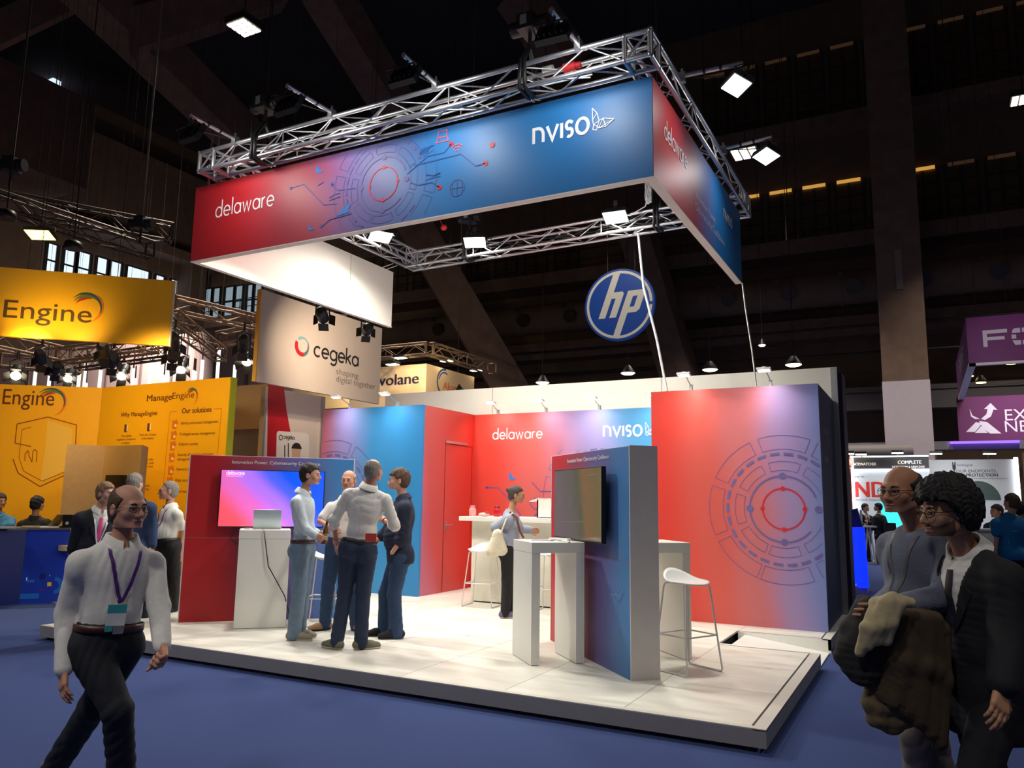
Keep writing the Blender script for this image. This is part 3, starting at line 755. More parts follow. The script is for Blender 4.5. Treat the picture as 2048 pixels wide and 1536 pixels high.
# slings, hoists and connectors
def hoist(x, y, lab):
    t = thing('chain_hoist', lab, 'chain hoist', (x, y, 5.9), group='chain hoists over the truss')
    sl = MB()
    for k in (-1, 1):
        sl.tube([(x, y, 6.06), (x+.02*k, y-TH-.035, TZ1+.02), (x+.03*k, y-TH-.035, TZ0-.02), (x+.02*k, y, TZ0-.04), (x+.03*k, y+TH+.035, TZ0), (x+.02*k, y+TH+.035, TZ1), (x, y, 6.06)], .022, 6)
    sl.build('sling', m_black, t)
    b = MB().box((x-.09, y-.12, 6.2), (x+.09, y+.12, 6.36)).cyl((x-.2, y, 6.28), (x+.2, y, 6.28), .075, n=12).cyl((x, y, 6.05), (x, y, 6.2), .02)
    b.build('motor', m_black, t)
    MB().box((x-.05, y-.125, 6.24), (x+.02, y-.12, 6.34)).build('rating_plate', m_alu_dull, t)
    MB().cyl((x, y, 6.36), (x, y, ZC), .012, n=5).build('chain', m_rail, t)
hoist(-6.72, 6.325, 'black chain hoist and sling over the red left end of the front truss')
hoist(-3.2, 6.325, 'black chain hoist and sling over the blue right end of the front truss')
hoist(-6.45, 10.63, 'black chain hoist and sling at the left of the rear truss')
hoist(-3.2, 10.54, 'black chain hoist and sling at the right of the rear truss')
tag(MB().cyl(at(1128, 137, Y=6.42), at(1152, 131, Y=6.42), .045, n=12).cyl(at(1152, 131, Y=6.42), at(1162, 129, Y=6.42), .03, n=10).build('power_connector', mat('red_connector', (190, 40, 44), .4)), 'red power connector lying in the front truss near the blue end', 'connector')
tag(MB().cyl(at(1086, 141, Y=6.43), at(1106, 136, Y=6.43), .035, n=12).build('power_connector', m_cable_w), 'white power connector lying in the front truss left of the red one', 'connector')
tag(MB().sphere(at(888, 455, Y=10.2), .05, 10, sc=(1.2, 1, 1)).tube([at(888, 455, Y=10.2), at(880, 440, Y=10.3), at(884, 420, Y=10.5)], .01, 5).build('power_connector', mat('red_connector', (190, 40, 44), .4)), 'red connector dangling over the rear truss', 'connector')
cc = at(1297, 385, Y=10.3); cl = MB()
for k in range(7): cl.tube([cc+v3(.05*math.cos(a+k), .05*math.sin(a+k*.7), .16*math.sin(a*1.0+k*.2)) for a in np.linspace(0, 6.28, 12)], .008, 5, closed=True)
cl.tube([cc, cc+v3(-.05, 0, -.2), cc+v3(-.3, .05, -.28), (-3.78, 10.45, 5.86)], .01, 5)
tag(cl.build('cable_coil', m_cable_w), 'bundled white cable hanging under the front right corner of the frame', 'cable')
rc_ = random.Random(3)
cb_ = MB()
for k in range(4):
    cb_.tube([(-7.3+i*.43, 6.36+.05*math.sin(i*1.7+k), TZ0+.05+.04*math.sin(i*2.1+k*2)+.02*k) for i in range(12)], .008, 5)
tag(cb_.build('cable_run', m_cable_w), 'pale power cables laid along inside the front truss', 'cable')
cb_ = MB()
for k in range(3):
    cb_.tube([(-7.0+i*.4, 10.62-.012*i+.05*math.sin(i*1.3+k), TZ0+.12+.06*math.sin(i*2.3+k*2)) for i in range(12)], .009, 5)
tag(cb_.build('cable_run', m_cable_b), 'black power cables laid along inside the rear truss', 'cable')
tag(MB().tube([(-3.5, 10.5, 5.52), (-3.41, 10.44, 4.7), (-3.2, 10.36, 3.9), (-3.03, 10.24, 3.14)], .018, 8).build('power_cable', m_cable_w), 'white cable dropping past the blue round sign to the right wall block', 'cable')
tag(MB().tube([(-2.0, 10.3, 4.55), (-1.97, 10.3, 4.2), (-1.9, 10.3, 3.6), (-1.857, 10.27, 3.14)], .011, 8).build('power_cable', m_alu_dull), 'grey cable dropping from the rear end of the side panel to the right wall block', 'cable')
# ------------------------------------------------------------------ the two demo panels with screens and tables
R45 = math.radians(45)
LX, LY = v3(1, 0, 0), v3(0, 1, 0)
g_scr = grad('screen_gradient', (1, 0, .55), -.15, [(.05, (255, 92, 110)), (.35, (236, 110, 200)), (.62, (176, 118, 255)), (.85, (70, 96, 255)), (1.1, (10, 84, 250))], .12, 1.5, .3, emit=.62)
g_scr2 = grad('dim_screen', (1, 0, .12), -.05, [(.1, (92, 84, 88)), (.45, (86, 82, 80)), (.58, (80, 80, 66)), (.7, (112, 88, 64)), (1, (100, 90, 66))], .1, 1.2, .12, emit=.55)
m_bezel = mat('screen_bezel', (14, 14, 16), .35)
K1 = ((-7.935, 6.617, ZT), R45); K2 = ((-3.69, 7.966, ZT), -R45)
ZK = 2.144-ZT
def kiosk(root_lab, K, n):
    t = thing('display_panel', root_lab, 'display panel', K[0], K[1])
    MB().box((.012, .012, 0), (1.98, .258, ZK)).build('core', m_white, t, world=False)
    MB().box((.012, 0, 0), (1.98, .012, ZK-.006)).build('front_print', g_k, t, world=False)
    for xa in (0, 1.98): MB().box((xa, -.004, 0), (xa+.012, .27, ZK)).build('edge_profile', mat('pale_edge_profile', (214, 208, 206), .4), t, world=False)
    MB().box((.012, -.002, .985), (1.98, 0, .989)).build('panel_seam', mat('pale_seam', (170, 120, 130), .5), t, world=False)
    mb = MB(); mb.text('Innovation Power. Cybersecurity Confidence.', v3(.49, -EPS, 1.893), LX, ZUP, .06, width=1.07, bold=.008); mb.build('slogan_lettering', m_print_white, t, world=False)
    if n == 2:
        mb = MB()
        for k in range(7): mb.ribbon([(1.55+k*.03, .66-.03+.03*math.sin(k)), (1.66+k*.03, .7+.03*math.cos(k*2)), (1.72+k*.02, .66)], .006, v3(0, -EPS, 0), LX, ZUP)
        mb.build('wave_print', mat('pale_wave_print', (110, 150, 206), .5), t, world=False)
    return t
kiosk('free-standing display panel at the left, printed dark red to purple, behind the laptop table', K1, 1)
kiosk('free-standing display panel at the right front, seen edge-on with a dim screen', K2, 2)
def screen(K, lab, scr, on):
    t = thing('television', lab, 'television', K[0], K[1])
    b = MB().box((.372, -.105, 1.115), (1.62, -.06, 1.82)).build('housing', m_bezel, t, world=False, bevel=.006)
    s = MB().box((.384, -.1065, 1.13), (1.608, -.105, 1.808)).build('screen', scr, t, world=False)
    MB().box((.8, -.06, 1.25), (1.2, 0, 1.65)).build('wall_bracket', m_black, t, world=False)
    mb = MB()
    if on:
        strokes(mb, 'delaware', v3(.44, -.108, 1.752), LX, ZUP, .03, .006, width=.21)
        mb.ribbon([(.44, 1.735), (.63, 1.735)], .003, v3(0, -.108, 0), LX, ZUP)
        mb.build('screen_lettering', mat('lit_white_text', (255, 240, 255), emit=.7, noise=0), s, world=False)
    else:
        for x, z in ((.56, 1.5), (.84, 1.5), (1.12, 1.5), (1.38, 1.5)): mb.ribbon([(x-.05, z-.06), (x, z+.06), (x+.03, z-.05), (x+.06, z+.05)], .008, v3(0, -.108, 0), LX, ZUP)
        mb.ribbon([(.46, 1.28), (1.2, 1.3)], .004, v3(0, -.108, 0), LX, ZUP); mb.ribbon([(1.28, 1.74), (1.5, 1.74)], .01, v3(0, -.108, 0), LX, ZUP)
        mb.build('screen_lettering', mat('faint_screen_text', (120, 112, 108), emit=.2, noise=0), s, world=False)
screen(K1, 'television showing a bright pink to blue picture on the left display panel', g_scr, True)
screen(K2, 'dim grey television on the right display panel', g_scr2, False)
def table(K, lab, x0, x1, y0, y1, h=1.108):
    t = thing('bridge_table', lab, 'bar table', K[0], K[1])
    MB().box((x0-.003, y0-.003, h-.1), (x1+.003, y1+.003, h)).build('table_top', m_white, t, world=False, bevel=.003)
    for a, b in ((y0, y0+.082), (y1-.082, y1)):
        MB().box((x0, a, .006), (x1, b, h-.101)).build('leg', m_white, t, world=False)
        MB().box((x0+.01, a+.01, 0), (x1-.01, b-.01, .006)).build('foot_pad', m_black, t, world=False)
    return t
table(K1, 'white bridge-shaped bar table carrying the laptop', .65, 1.22, -.63, -.115)
table(K2, 'white bridge-shaped bar table under the dim television', .66, 1.23, -.64, -.115)
table(K2, 'white bridge-shaped bar table behind the right display panel', .74, 1.31, .34, .97)
def Kw(K, x, y, z):
    c, s = math.cos(K[1]), math.sin(K[1]); return v3(K[0][0]+x*c-y*s, K[0][1]+x*s+y*c, K[0][2]+z)
# laptop
t = thing('laptop', 'open silver laptop seen from behind on the left white table', 'laptop', Kw(K1, .95, -.4, 1.108), K1[1]+math.radians(-4))
MB().box((-.16, -.0, .001), (.16, .22, .017)).build('base', m_alu, t, world=False, bevel=.004)
MB().obox((0, -.012, .118), (LX, nrm((0, .97, .22)), nrm((0, -.22, .97))), (.16, .004, .115)).build('lid', mat('silver_lid', (186, 200, 202), .35, .6), t, world=False, bevel=.003)
tag(MB().tube([Kw(K1, .9, -.46, 1.11), Kw(K1, .92, -.655, 1.1), Kw(K1, .99, -.66, .7), Kw(K1, 1.19, -.655, .36), Kw(K1, 1.3, -.5, .01)], .006, 6).build('charging_cable', m_cable_b), 'thin black cable hanging down the front of the laptop table', 'cable')
tag(MB().tube([Kw(K1, .78, -.42, 1.112), Kw(K1, .6, -.4, 1.09), Kw(K1, .54, -.35, 1.0), Kw(K1, .62, -.2, .92), Kw(K1, .66, -.1, .93)], .006, 6).build('monitor_cable', m_cable_b), 'black cable looping between laptop table and left display panel', 'cable')
tag(MB().obox(Kw(K1, .74, -.43, 1.117), (LX, LY, ZUP), (.04, .02, .008)).build('charger_plug', m_cable_w), 'small white charger lying beside the laptop', 'charger')
# things on the right table
c = Kw(K2, 1.0, -.3, 1.112); cl = MB()
for k in range(3): cl.tube([c+v3(.09*math.cos(a)+.02*k, .05*math.sin(a), .012+.008*math.sin(a*3+k)) for a in np.linspace(0, 6.28, 16)], .008, 6, closed=True)
cl.tube([c, c+v3(.12, -.08, .005), c+v3(.2, -.17, .0)], .009, 6)
tag(cl.build('coiled_cable', m_cable_w), 'coiled white cable on the table under the dim television', 'cable')
tag(MB().obox(Kw(K2, .86, -.4, 1.111), (nrm((1, .3, 0)), nrm((-.3, 1, 0)), ZUP), (.105, .075, .002)).build('brochure', mat('mauve_brochure', (168, 140, 160), .4)), 'mauve leaflet on the table under the dim television', 'leaflet')
# ------------------------------------------------------------------ bar counter with its things
t = thing('bar_counter', 'long white bar counter in front of the red and blue rear wall', 'bar', (-4.6, 10.4, ZT))
MB().box((-6.17, 10.05, 1.335), (-3.3, 10.85, 1.4)).build('worktop', m_white, t, bevel=.004)
MB().box((-6.05, 10.24, ZT+.02), (-3.4, 10.7, 1.335)).build('body', mat('cream_white_panel', (226, 222, 206), .45), t)
MB().box((-6.0, 10.26, ZT), (-3.45, 10.68, ZT+.02)).build('plinth', m_black, t)
MB().box((-4.745, 10.237, ZT+.03), (-4.74, 10.24, 1.33)).build('panel_seam', mat('grey_seam', (150, 146, 136), .6), t)
p = at(1094, 1042, Y=10.35)
t = thing('white_box', 'open white box standing on the bar next to the right display panel', 'box', (p[0], 10.4, 1.4))
b = MB().box((p[0]-.13, 10.28, 1.4), (p[0]+.22, 10.3, 1.66)).box((p[0]-.13, 10.28, 1.4), (p[0]-.11, 10.6, 1.68)).box((p[0]+.2, 10.28, 1.4), (p[0]+.22, 10.6, 1.68)).box((p[0]-.13, 10.58, 1.4), (p[0]+.22, 10.6, 1.68)).box((p[0]-.13, 10.28, 1.4), (p[0]+.22, 10.6, 1.41))
b.build('carton', m_white, t)
MB().obox((p[0]-.19, 10.42, 1.655), (nrm((1, 0, .35)), LY, nrm((-.35, 0, 1))), (.07, .14, .004)).build('flap', m_white, t)
for (px, lab, capc) in ((945, 'clear sweet jar with red sweets at the left end of the bar', (220, 120, 130)), (994, 'red sweet jar beside the woman on the bar', (120, 14, 20))):
    q = at(px, 1036, Y=10.35); t = thing('sweet_jar', lab, 'jar', (q[0], 10.35, 1.4))
    MB().lathe([(.045, 0), (.055, .02), (.055, .1), (.035, .13)], (q[0], 10.35, 1.4), n=16).build('jar', mat('pale_red_jar' if px == 945 else 'deep_red_jar', (226, 150, 150) if px == 945 else (190, 26, 36), .2), t)
    MB().lathe([(.038, .13), (.038, .155), (.03, .16)], (q[0], 10.35, 1.4), n=16).build('lid', mat('jar_lid_%d' % px, capc, .4), t)
q = at(968, 1034, Y=10.3)
t = thing('sweets_bag', 'crumpled clear bag with red print lying on the bar between the jars', 'bag', (q[0], 10.3, 1.4))
MB().sphere((q[0], 10.3, 1.43), .05, 12, sc=(1.9, 1.2, .6)).build('bag', mat('pale_pink_plastic', (232, 186, 180), .3, bump=.6, scale=30), t)
MB().sphere((q[0]+.06, 10.28, 1.46), .03, 10, sc=(1.4, 1, .5)).build('printed_label', mat('red_connector', (190, 40, 44), .4), t)
tag(MB().obox((at(1055, 1040, Y=10.3)[0], 10.3, 1.403), (LX, LY, ZUP), (.07, .05, .003)).build('paper_sheet', m_white), 'white sheet on the bar left of the open box', 'paper')
# ------------------------------------------------------------------ bar stools: moulded seat on a wire sled frame
m_stool = mat('white_stool_shell', (236, 236, 234), .35, noise=.02)
m_wire = mat('white_wire_frame', (214, 210, 208), .4, .2)
def make_stool(lab, loc, rz):
    t = thing('bar_stool', lab, 'bar stool', loc, rz, group='white bar stools with wire frames')
    n, mm = 28, 8; vs, fs = [], []
    for j in range(mm+1):
        r = j/mm
        for i in range(n):
            a = 2*math.pi*i/n; x, y = r*.215*math.cos(a), r*.2*math.sin(a)
            z = .775+.02*r**2+ (.10*max(0, (y/.2))**2*1.0 if y > 0 else -.02*(y/.2)**2)
            vs.append((x, y, z))
    k = len(vs); vs += [(x*.985, y*.985, z-.014-.012*(1-min(1, math.hypot(x/.215, y/.2)))) for x, y, z in vs]
    for j in range(mm):
        for i in range(n):
            a, b, c, d = j*n+i, j*n+(i+1) % n, (j+1)*n+(i+1) % n, (j+1)*n+i
            fs += [(a, d, c, b), (k+a, k+b, k+c, k+d)]
    for i in range(n): fs.append((mm*n+i, k+mm*n+i, k+mm*n+(i+1) % n, mm*n+(i+1) % n))
    MB().add(vs, fs, 0, True).build('seat', m_stool, t, world=False)
    for sx in (-1, 1):
        MB().tube([(sx*.1, .12, .77), (sx*.14, .13, .765), (sx*.155, .135, .74), (sx*.225, .2, .03), (sx*.225, .19, .01), (sx*.225, 0, .009), (sx*.225, -.19, .01), (sx*.225, -.2, .03), (sx*.155, -.135, .74), (sx*.14, -.13, .758), (sx*.1, -.12, .765)], .0085, 8).build('side_frame', m_wire, t, world=False)
        for y in (-.15, .15): MB().box((sx*.225-.014, y-.03, 0), (sx*.225+.014, y+.03, .008)).build('glide', m_lampgrey, t, world=False)
    f = MB().tube([(-.197, -.174, .32), (.197, -.174, .32)], .0075, 6).tube([(-.197, .174, .32), (.197, .174, .32)], .0075, 6)
    for sx in (-1, 1): f.tube([(sx*.197, -.174, .32), (sx*.197, .174, .32)], .0075, 6)
    f.build('foot_rest', m_wire, t, world=False)
    return t
s0 = make_stool('white bar stool at the right, beside the end of the right display panel', (-1.98, 7.22, ZT), math.radians(62))
dup(s0, 'white bar stool at the left end of the bar, under the tote bag', None, (-5.68, 9.93, ZT), math.radians(8))
dup(s0, 'white bar stool by the bar, seen through the legs of the bridge table', None, (-4.62, 9.85, ZT), math.radians(-12))
dup(s0, 'white bar stool behind the men, in front of the left display panel', None, (-6.42, 7.42, ZT), math.radians(120))
# ------------------------------------------------------------------ neighbouring yellow stand at the left
m_yel = mat('yellow_print', (250, 176, 8), .5, noise=.03)
m_olive = mat('olive_edge', (150, 150, 20), .6)
m_brown = mat('brown_lettering', (104, 52, 20), .5, noise=0)
m_orange = mat('orange_print', (226, 120, 20), .5, noise=0)
m_wood = mat('oak_veneer', (176, 134, 76), .55, noise=.12, scale=14)
m_veneer2 = mat('grey_oak_edge', (128, 116, 100), .6)
m_curt = mat('mauve_wall_panel', (190, 164, 160), .7, noise=.06, scale=1.2)
m_blue_desk = mat('royal_blue_print', (26, 60, 178), .45, noise=.08, scale=2)
m_blue_desk2 = mat('darker_desk_blue', (16, 36, 112), .45, noise=.08, scale=2)  # darker copy of the desk blue, for the left front and carcass
arc_cols = [mat('arc_red', (206, 48, 30), .5, noise=0), mat('arc_green', (98, 132, 40), .5, noise=0), mat('arc_grey', (66, 84, 92), .5, noise=0), mat('arc_orange', (240, 120, 10), .5, noise=0)]
def arcs_logo(parent, O, U, V, c, r):
    """four tapering coloured arcs of the logo"""
    for i, (k, a0, a1, m_) in enumerate(((.62, 60, 165, arc_cols[0]), (.78, 30, 160, arc_cols[1]), (.92, -40, 150, arc_cols[2]), (1.0, -75, 60, arc_cols[3]))):
        out = circ(r*k, 20, a0, a1, c); inn = []
        for j in range(21):
            f = j/20; a = math.radians(a1+(a0-a1)*f); w = .16*r*math.sin(math.pi*f)
            inn.append((c[0]+(r*k-w)*math.cos(a), c[1]+(r*k-w)*math.sin(a)))
        mb = MB()
        for j in range(20): mb.flat([inn[20-j], out[j], out[j+1], inn[19-j]], O, U, V)
        mb.build('logo_arc', m_, parent)
YM = 9.9
sx_ = at(205, 775, Y=YM)[0]; ZM = 3.765; ex_ = at(462, 755, Y=YM)[0]
t = thing('exhibition_wall', 'yellow exhibition wall listing solutions in brown letters behind the men', 'exhibition wall', ((sx_+ex_)/2, YM, 0))
MB().box((sx_, YM, 0), (ex_-.01, YM+.1, ZM)).build('yellow_panel', m_yel, t)
MB().box((ex_-.01, YM-.002, 0), (ex_+.01, YM+.14, ZM)).build('side_edge', m_olive, t)
W_ = lambda px, py: at(px, py, Y=YM-EPS)
def wtext(mb, s, px, py, px2, size_px, bold=0.):
    a, b = W_(px, py), W_(px2, py-(px2-px)*.08); mb.text(s, a, X3, ZUP, (W_(px, py-size_px)-a)[2]*1.38, width=b[0]-a[0], bold=bold)
mb = MB(); wtext(mb, 'Manage', 292, 803, 342, 13, .022); wtext(mb, 'Engine', 343, 798, 387, 13)
wtext(mb, 'Why ManageEngine', 241, 834, 314, 9, .022); wtext(mb, 'Our solutions', 363, 827, 422, 11, .022)
mb.build('heading_lettering', m_brown, t)
q = W_(383, 792); arcs_logo(t, v3(0, YM-EPS, 0), X3, ZUP, (q[0], q[2]), .17)
mb = MB()
for s, px, py, px2, sz in (('Identity and access management', 361, 849, 436, 6), ('Privileged access management', 359, 871, 430, 6), ('Endpoint security', 357, 891, 396, 6), ('Security information and event', 355, 912, 426, 6), ('management', 354, 921, 385, 6),
        ('Network security', 352, 941, 392, 6), ('Data security', 350, 963, 384, 6), ('Cloud security', 348, 985, 384, 6), ('Most global', 242, 874, 262, 4.5), ('regulatory compliance', 233, 881, 271, 4.5), ('mandates', 242, 888, 259, 4.5),
        ('More than 20 years', 279, 872, 312, 4.5), ('in the industry', 283, 879, 307, 4.5), ('as you like', 287, 921, 306, 4.5), ('premises, public', 281, 928, 308, 4.5), ('private cloud', 280, 935, 305, 4.5), ('24/7 centers', 272, 973, 299, 4.5), ('supporting', 277, 980, 297, 4.5)):
    wtext(mb, s, px, py, px2, sz)
mb.build('list_lettering', m_brown, t)
ic = MB(); ic2 = MB()
for px, py in ((349, 848), (347, 870), (345, 891), (343, 914), (341, 940), (339, 962)):
    q = W_(px, py); ic.flat([(-.06, -.09), (.06, -.09), (.06, -.02), (.1, .0), (.06, .09), (-.02, .06), (-.07, .08)], q, X3, ZUP); ic2.flat(circ(.03, 10, c=(.03, -.03)), q-v3(0, .002, 0), X3, ZUP)
ic.build('icon', m_orange, t); ic2.build('icon_highlight', mat('cream_print', (250, 224, 170), .5, noise=0), t)
ic = MB(); ic2 = MB()
for px, py in ((252, 856), (298, 854), (292, 903)):
    q = W_(px, py); ic.flat([(-.05, -.08), (.03, -.08), (.03, .07), (-.05, .07)], q, X3, ZUP); ic2.flat([(.02, -.06), (.06, -.06), (.06, .09), (.02, .05)], q-v3(0, .002, 0), X3, ZUP)
ic.build('dark_icon', m_brown, t); ic2.build('icon_highlight', mat('cream_print', (250, 224, 170), .5, noise=0), t)
fr = MB(); fr.ribbon([(W_(354, 823)[0], W_(354, 823)[2]), (W_(340, 823)[0], W_(340, 824)[2]), (W_(325, 985)[0], W_(325, 985)[2])], .012, v3(0, YM-EPS, 0), X3, ZUP); fr.ribbon([(W_(428, 818)[0], W_(428, 818)[2]), (W_(443, 817)[0], W_(443, 817)[2]), (W_(428, 985)[0], W_(428, 985)[2])], .012, v3(0, YM-EPS, 0), X3, ZUP)
fr.build('list_frame', m_orange, t)
# angled yellow wall with the shield
dU = nrm((.8, .6, 0)); dN = v3(.6, -.8, 0)
t = thing('exhibition_wall', 'angled yellow exhibition wall with a brown shield outline at the left edge', 'exhibition wall', (sx_-1, YM-.8, 0))
A_ = v3(sx_-.005, YM, 0)-dU*3.4
MB().obox(A_+dU*1.7-dN*.05+ZUP*ZM/2, (dU, dN, ZUP), (1.7, .05, ZM/2)).build('yellow_panel', m_yel, t)
def onwall(px, py, off=EPS):
    d = _fw + _r2*(px-1024)/FPX - _u2*(py-768)/FPX; p0 = A_+dN*off; k = ((p0-CAMP)@dN)/(d@dN); q = CAMP+d*k; return ((q-A_)@dU, q[2])
Ow = A_+dN*EPS
mb = MB(); a = onwall(1, 808); b = onwall(104, 812); mb.text('Engine', Ow+dU*a[0]+ZUP*a[1], dU, ZUP, .44, width=b[0]-a[0], bold=.004); mb.build('heading_lettering', m_brown, t)
arcs_logo(t, Ow, dU, ZUP, onwall(101, 803), .3)
mb = MB()
for pl_, w in ((((34, 848), (96, 834), (153, 850), (151, 893), (148, 930), (141, 945), (80, 973), (36, 946), (26, 918)), .018), (((34, 848), (30, 886), (62, 893)), .018), (((62, 854), (44, 859), (38, 915), (47, 942), (84, 962), (140, 940)), .01)):
    mb.ribbon([onwall(*p) for p in pl_], w, Ow, dU, ZUP)
for pl_ in (((50, 922), (50, 908), (54, 904), (55, 901), (58, 905), (58, 912), (61, 917), (63, 924)), ((64, 924), (66, 902), (70, 899), (74, 903), (73, 924))):
    mb.ribbon([onwall(*p) for p in pl_], .014, Ow, dU, ZUP)
mb.build('shield_outline', mat('rust_lettering', (150, 66, 14), .5, noise=0), t)
mb = MB(); mb.flat([onwall(*p) for p in ((95, 841), (145, 858), (141, 935), (80, 966), (90, 900))], A_+dN*.0025, dU, ZUP); mb.build('pale_shield_half', mat('pale_yellow_print', (246, 190, 70), .5, noise=0), t)
# hung yellow banner
p0, p1 = at(-60, 679, D=11.3), at(337, 690, D=12.0); p1[2] = p0[2] = 3.96
bu = nrm((p1-p0)*v3(1, 1, 0)); bn = v3(bu[1], -bu[0], 0); bL = np.linalg.norm((p1-p0)[:2])
t = thing('hanging_banner', 'yellow hung banner with brown lettering over the blue reception desk', 'hanging banner', (p0+p1)/2)
MB().obox((p0+p1)/2+ZUP*.525-bn*.04, (bu, bn, ZUP), (bL/2, .04, .525)).build('yellow_panel', m_yel, t)
MB().obox(p1+bu*.012+ZUP*.525-bn*.04, (bu, bn, ZUP), (.012, .045, .53)).build('end_panel', mat('banner_end', (206, 182, 140), .5), t)
def onban(px, py):
    d = _fw + _r2*(px-1024)/FPX - _u2*(py-768)/FPX; q0 = p0+bn*EPS; k = ((q0-CAMP)@bn)/(d@bn); q = CAMP+d*k; return ((q-p0)@bu, q[2]-p0[2])
Ob = p0+bn*EPS
mb = MB(); a = onban(0, 634); b = onban(177, 640); mb.text('Engine', Ob+bu*a[0]+ZUP*a[1], bu, ZUP, .395, width=b[0]-a[0], bold=.002); mb.build('name_lettering', mat('umber_lettering', (92, 64, 24), .5, noise=0), t)
arcs_logo(t, Ob, bu, ZUP, onban(172, 614), .245)
for q in (.3, .7): MB().cyl(p0+(p1-p0)*q+ZUP*1.05, v3(*(p0+(p1-p0)*q)[:2], ZC), .006, n=5).build('hanging_wire', m_rail, t)
for px, py, e in ((150, 660, 26), (60, 640, 16)):
    q = p0+bu*onban(px, 700)[0]+bn*.55-ZUP*.15; light('SPOT', q, 36, (1, .8, .42), q-bn*.55+ZUP*.45, spot=95, blend=1)
for px, py, tx, ty, e in ((60, 690, 60, 900, 190), (330, 690, 340, 900, 170)):
    q = at(px, py, D=11.2); light('SPOT', q, e, (1, .86, .6), at(tx, ty, Y=YM), spot=95, blend=.9, radius=.15)
# oak tower with a black screen
def foot(px, D): p = at(px, 1050, D=D); return (p[0], p[1])
ft = [foot(118, 13.2), foot(196, 13.6), foot(270, 13.1), foot(284, 13.7), foot(200, 14.4)]
t = thing('oak_tower', 'oak veneered tower with a black screen in front of the yellow walls', 'display tower', (ft[1][0], ft[1][1], 0))
ZW = at(203, 892, D=13.6)[2]
n_ = len(ft); b = MB()
b.add([(x, y, 0) for x, y in ft]+[(x, y, ZW) for x, y in ft], [tuple(range(n_))[::-1], tuple(range(n_, 2*n_))])
b.build('top_and_base', m_wood, t)
for i in range(n_):
    j = (i+1) % n_
    MB().add([(*ft[i], 0), (*ft[j], 0), (*ft[j], ZW), (*ft[i], ZW)], [(0, 1, 2, 3)]).build('veneer_side', (m_wood, m_wood, m_veneer2, m_wood, m_wood)[i], t)
u = nrm((ft[2][0]-ft[1][0], ft[2][1]-ft[1][1], 0)); nn = v3(u[1], -u[0], 0)
c = (v3(*ft[1], 0)+v3(*ft[2], 0))/2+nn*.03+ZUP*1.62
MB().obox(c-u*.07, (u, nn, ZUP), (.25, .03, .35)).build('black_screen', mat('switched_off_screen', (16, 10, 10), .25), t)
# blue reception desk
dp = [(-11.74, 7.67), (-12.11, 7.22), (-12.2, 6.2), (-12.85, 6.2), (-12.85, 7.95)]
t = thing('reception_desk', 'royal blue reception desk with coloured shapes under the hung yellow banner', 'desk', (-12.3, 7.1, 0))
HD = 1.09
b = MB().add([(x, y, 0) for x, y in dp]+[(x, y, HD) for x, y in dp], [tuple(range(5))[::-1], tuple(range(5, 10)), (0, 4, 9, 5), (4, 3, 8, 9), (3, 2, 7, 8)])
b.build('carcass', m_blue_desk2, t)
for i, m_ in ((0, m_blue_desk), (1, m_blue_desk2)):
    a, b_ = dp[i+1], dp[i]
    MB().add([(*a, 0), (*b_, 0), (*b_, HD), (*a, HD)], [(0, 1, 2, 3)]).build('printed_front', m_, t)
MB().add([(x*1.0+.02*(x > -12.3), y, HD) for x, y in dp]+[(x, y, HD+.03) for x, y in dp], [tuple(range(5))[::-1], tuple(range(5, 10))]+[(i, (i+1) % 5, 5+(i+1) % 5, 5+i) for i in range(5)]).build('desk_top', mat('dark_desk_top', (40, 46, 66), .4), t)
U_ = nrm((dp[0][0]-dp[1][0], dp[0][1]-dp[1][1], 0)); N_ = v3(U_[1], -U_[0], 0); Of = v3(*dp[1], 0)+N_*.004
def shp(name, m_, polys):
    mb = MB()
    for q in polys: mb.flat(q, Of, U_, ZUP)
    mb.build(name, m_, t)
R_ = lambda a, b, c_, d: [(a, b), (c_, b), (c_, d), (a, d)]
shp('yellow_square', mat('yellow_square', (240, 200, 80), .5, noise=0), [R_(.345, .25, .4, .31)])
shp('white_mark', m_print_white, [R_(.06, .34, .075, .39), R_(.36, .4, .37, .42)])
shp('light_blue_shape', mat('light_blue_print', (30, 112, 210), .5, noise=0), [R_(.0, .07, .25, .15), R_(.07, .31, .17, .35), circ(.13, 12, -85, 85, (.43, .26))+circ(.07, 12, 85, -85, (.43, .26))])
shp('dark_dot', mat('dark_navy_print', (18, 36, 110), .5, noise=0), [circ(.045, 16, c=(.27, .4))])
shp('red_mark', m_red_print, [R_(.25, .19, .3, .2)])
for px, py, lab, mtl in ((62, 1054, 'tan leaflet pile on the blue desk in front of the seated person', mat('tan_leaflet', (186, 166, 130), .5)), (12, 1056, 'grey leaflet pile at the left end of the blue desk', mat('grey_leaflet', (150, 152, 156), .5)), (112, 1054, 'white papers on the right end of the blue desk', m_white)):
    q = at(px, py, Z=HD+.04); q[0] = max(min(q[0], -11.95), -12.5)
    tag(MB().obox((q[0], min(max(q[1], 6.5), 7.5), HD+.042), (U_, N_, ZUP), (.12, .09, .012)).build('leaflet_pile', mtl), lab, 'leaflets')
q = at(116, 1035, D=12.35)
t = thing('laptop', 'open laptop seen from its edge on the blue desk', 'laptop', (q[0], q[1], HD+.03))
MB().obox((q[0], q[1], HD+.14), (nrm((.5, .3, .8)), nrm((-.5, .85, 0)), nrm(np.cross((.5, .3, .8), (-.5, .85, 0)))), (.12, .15, .006)).build('screen', mat('laptop_lid_tan', (150, 122, 60), .4, .4), t)
MB().obox((q[0]-.12, q[1], HD+.04), (LX, LY, ZUP), (.12, .15, .008)).build('base', m_bezel, t)
q = at(139, 1042, D=12.4)
t = thing('desk_speaker', 'small black loudspeaker at the right end of the blue desk', 'loudspeaker', (q[0], q[1], HD+.03))
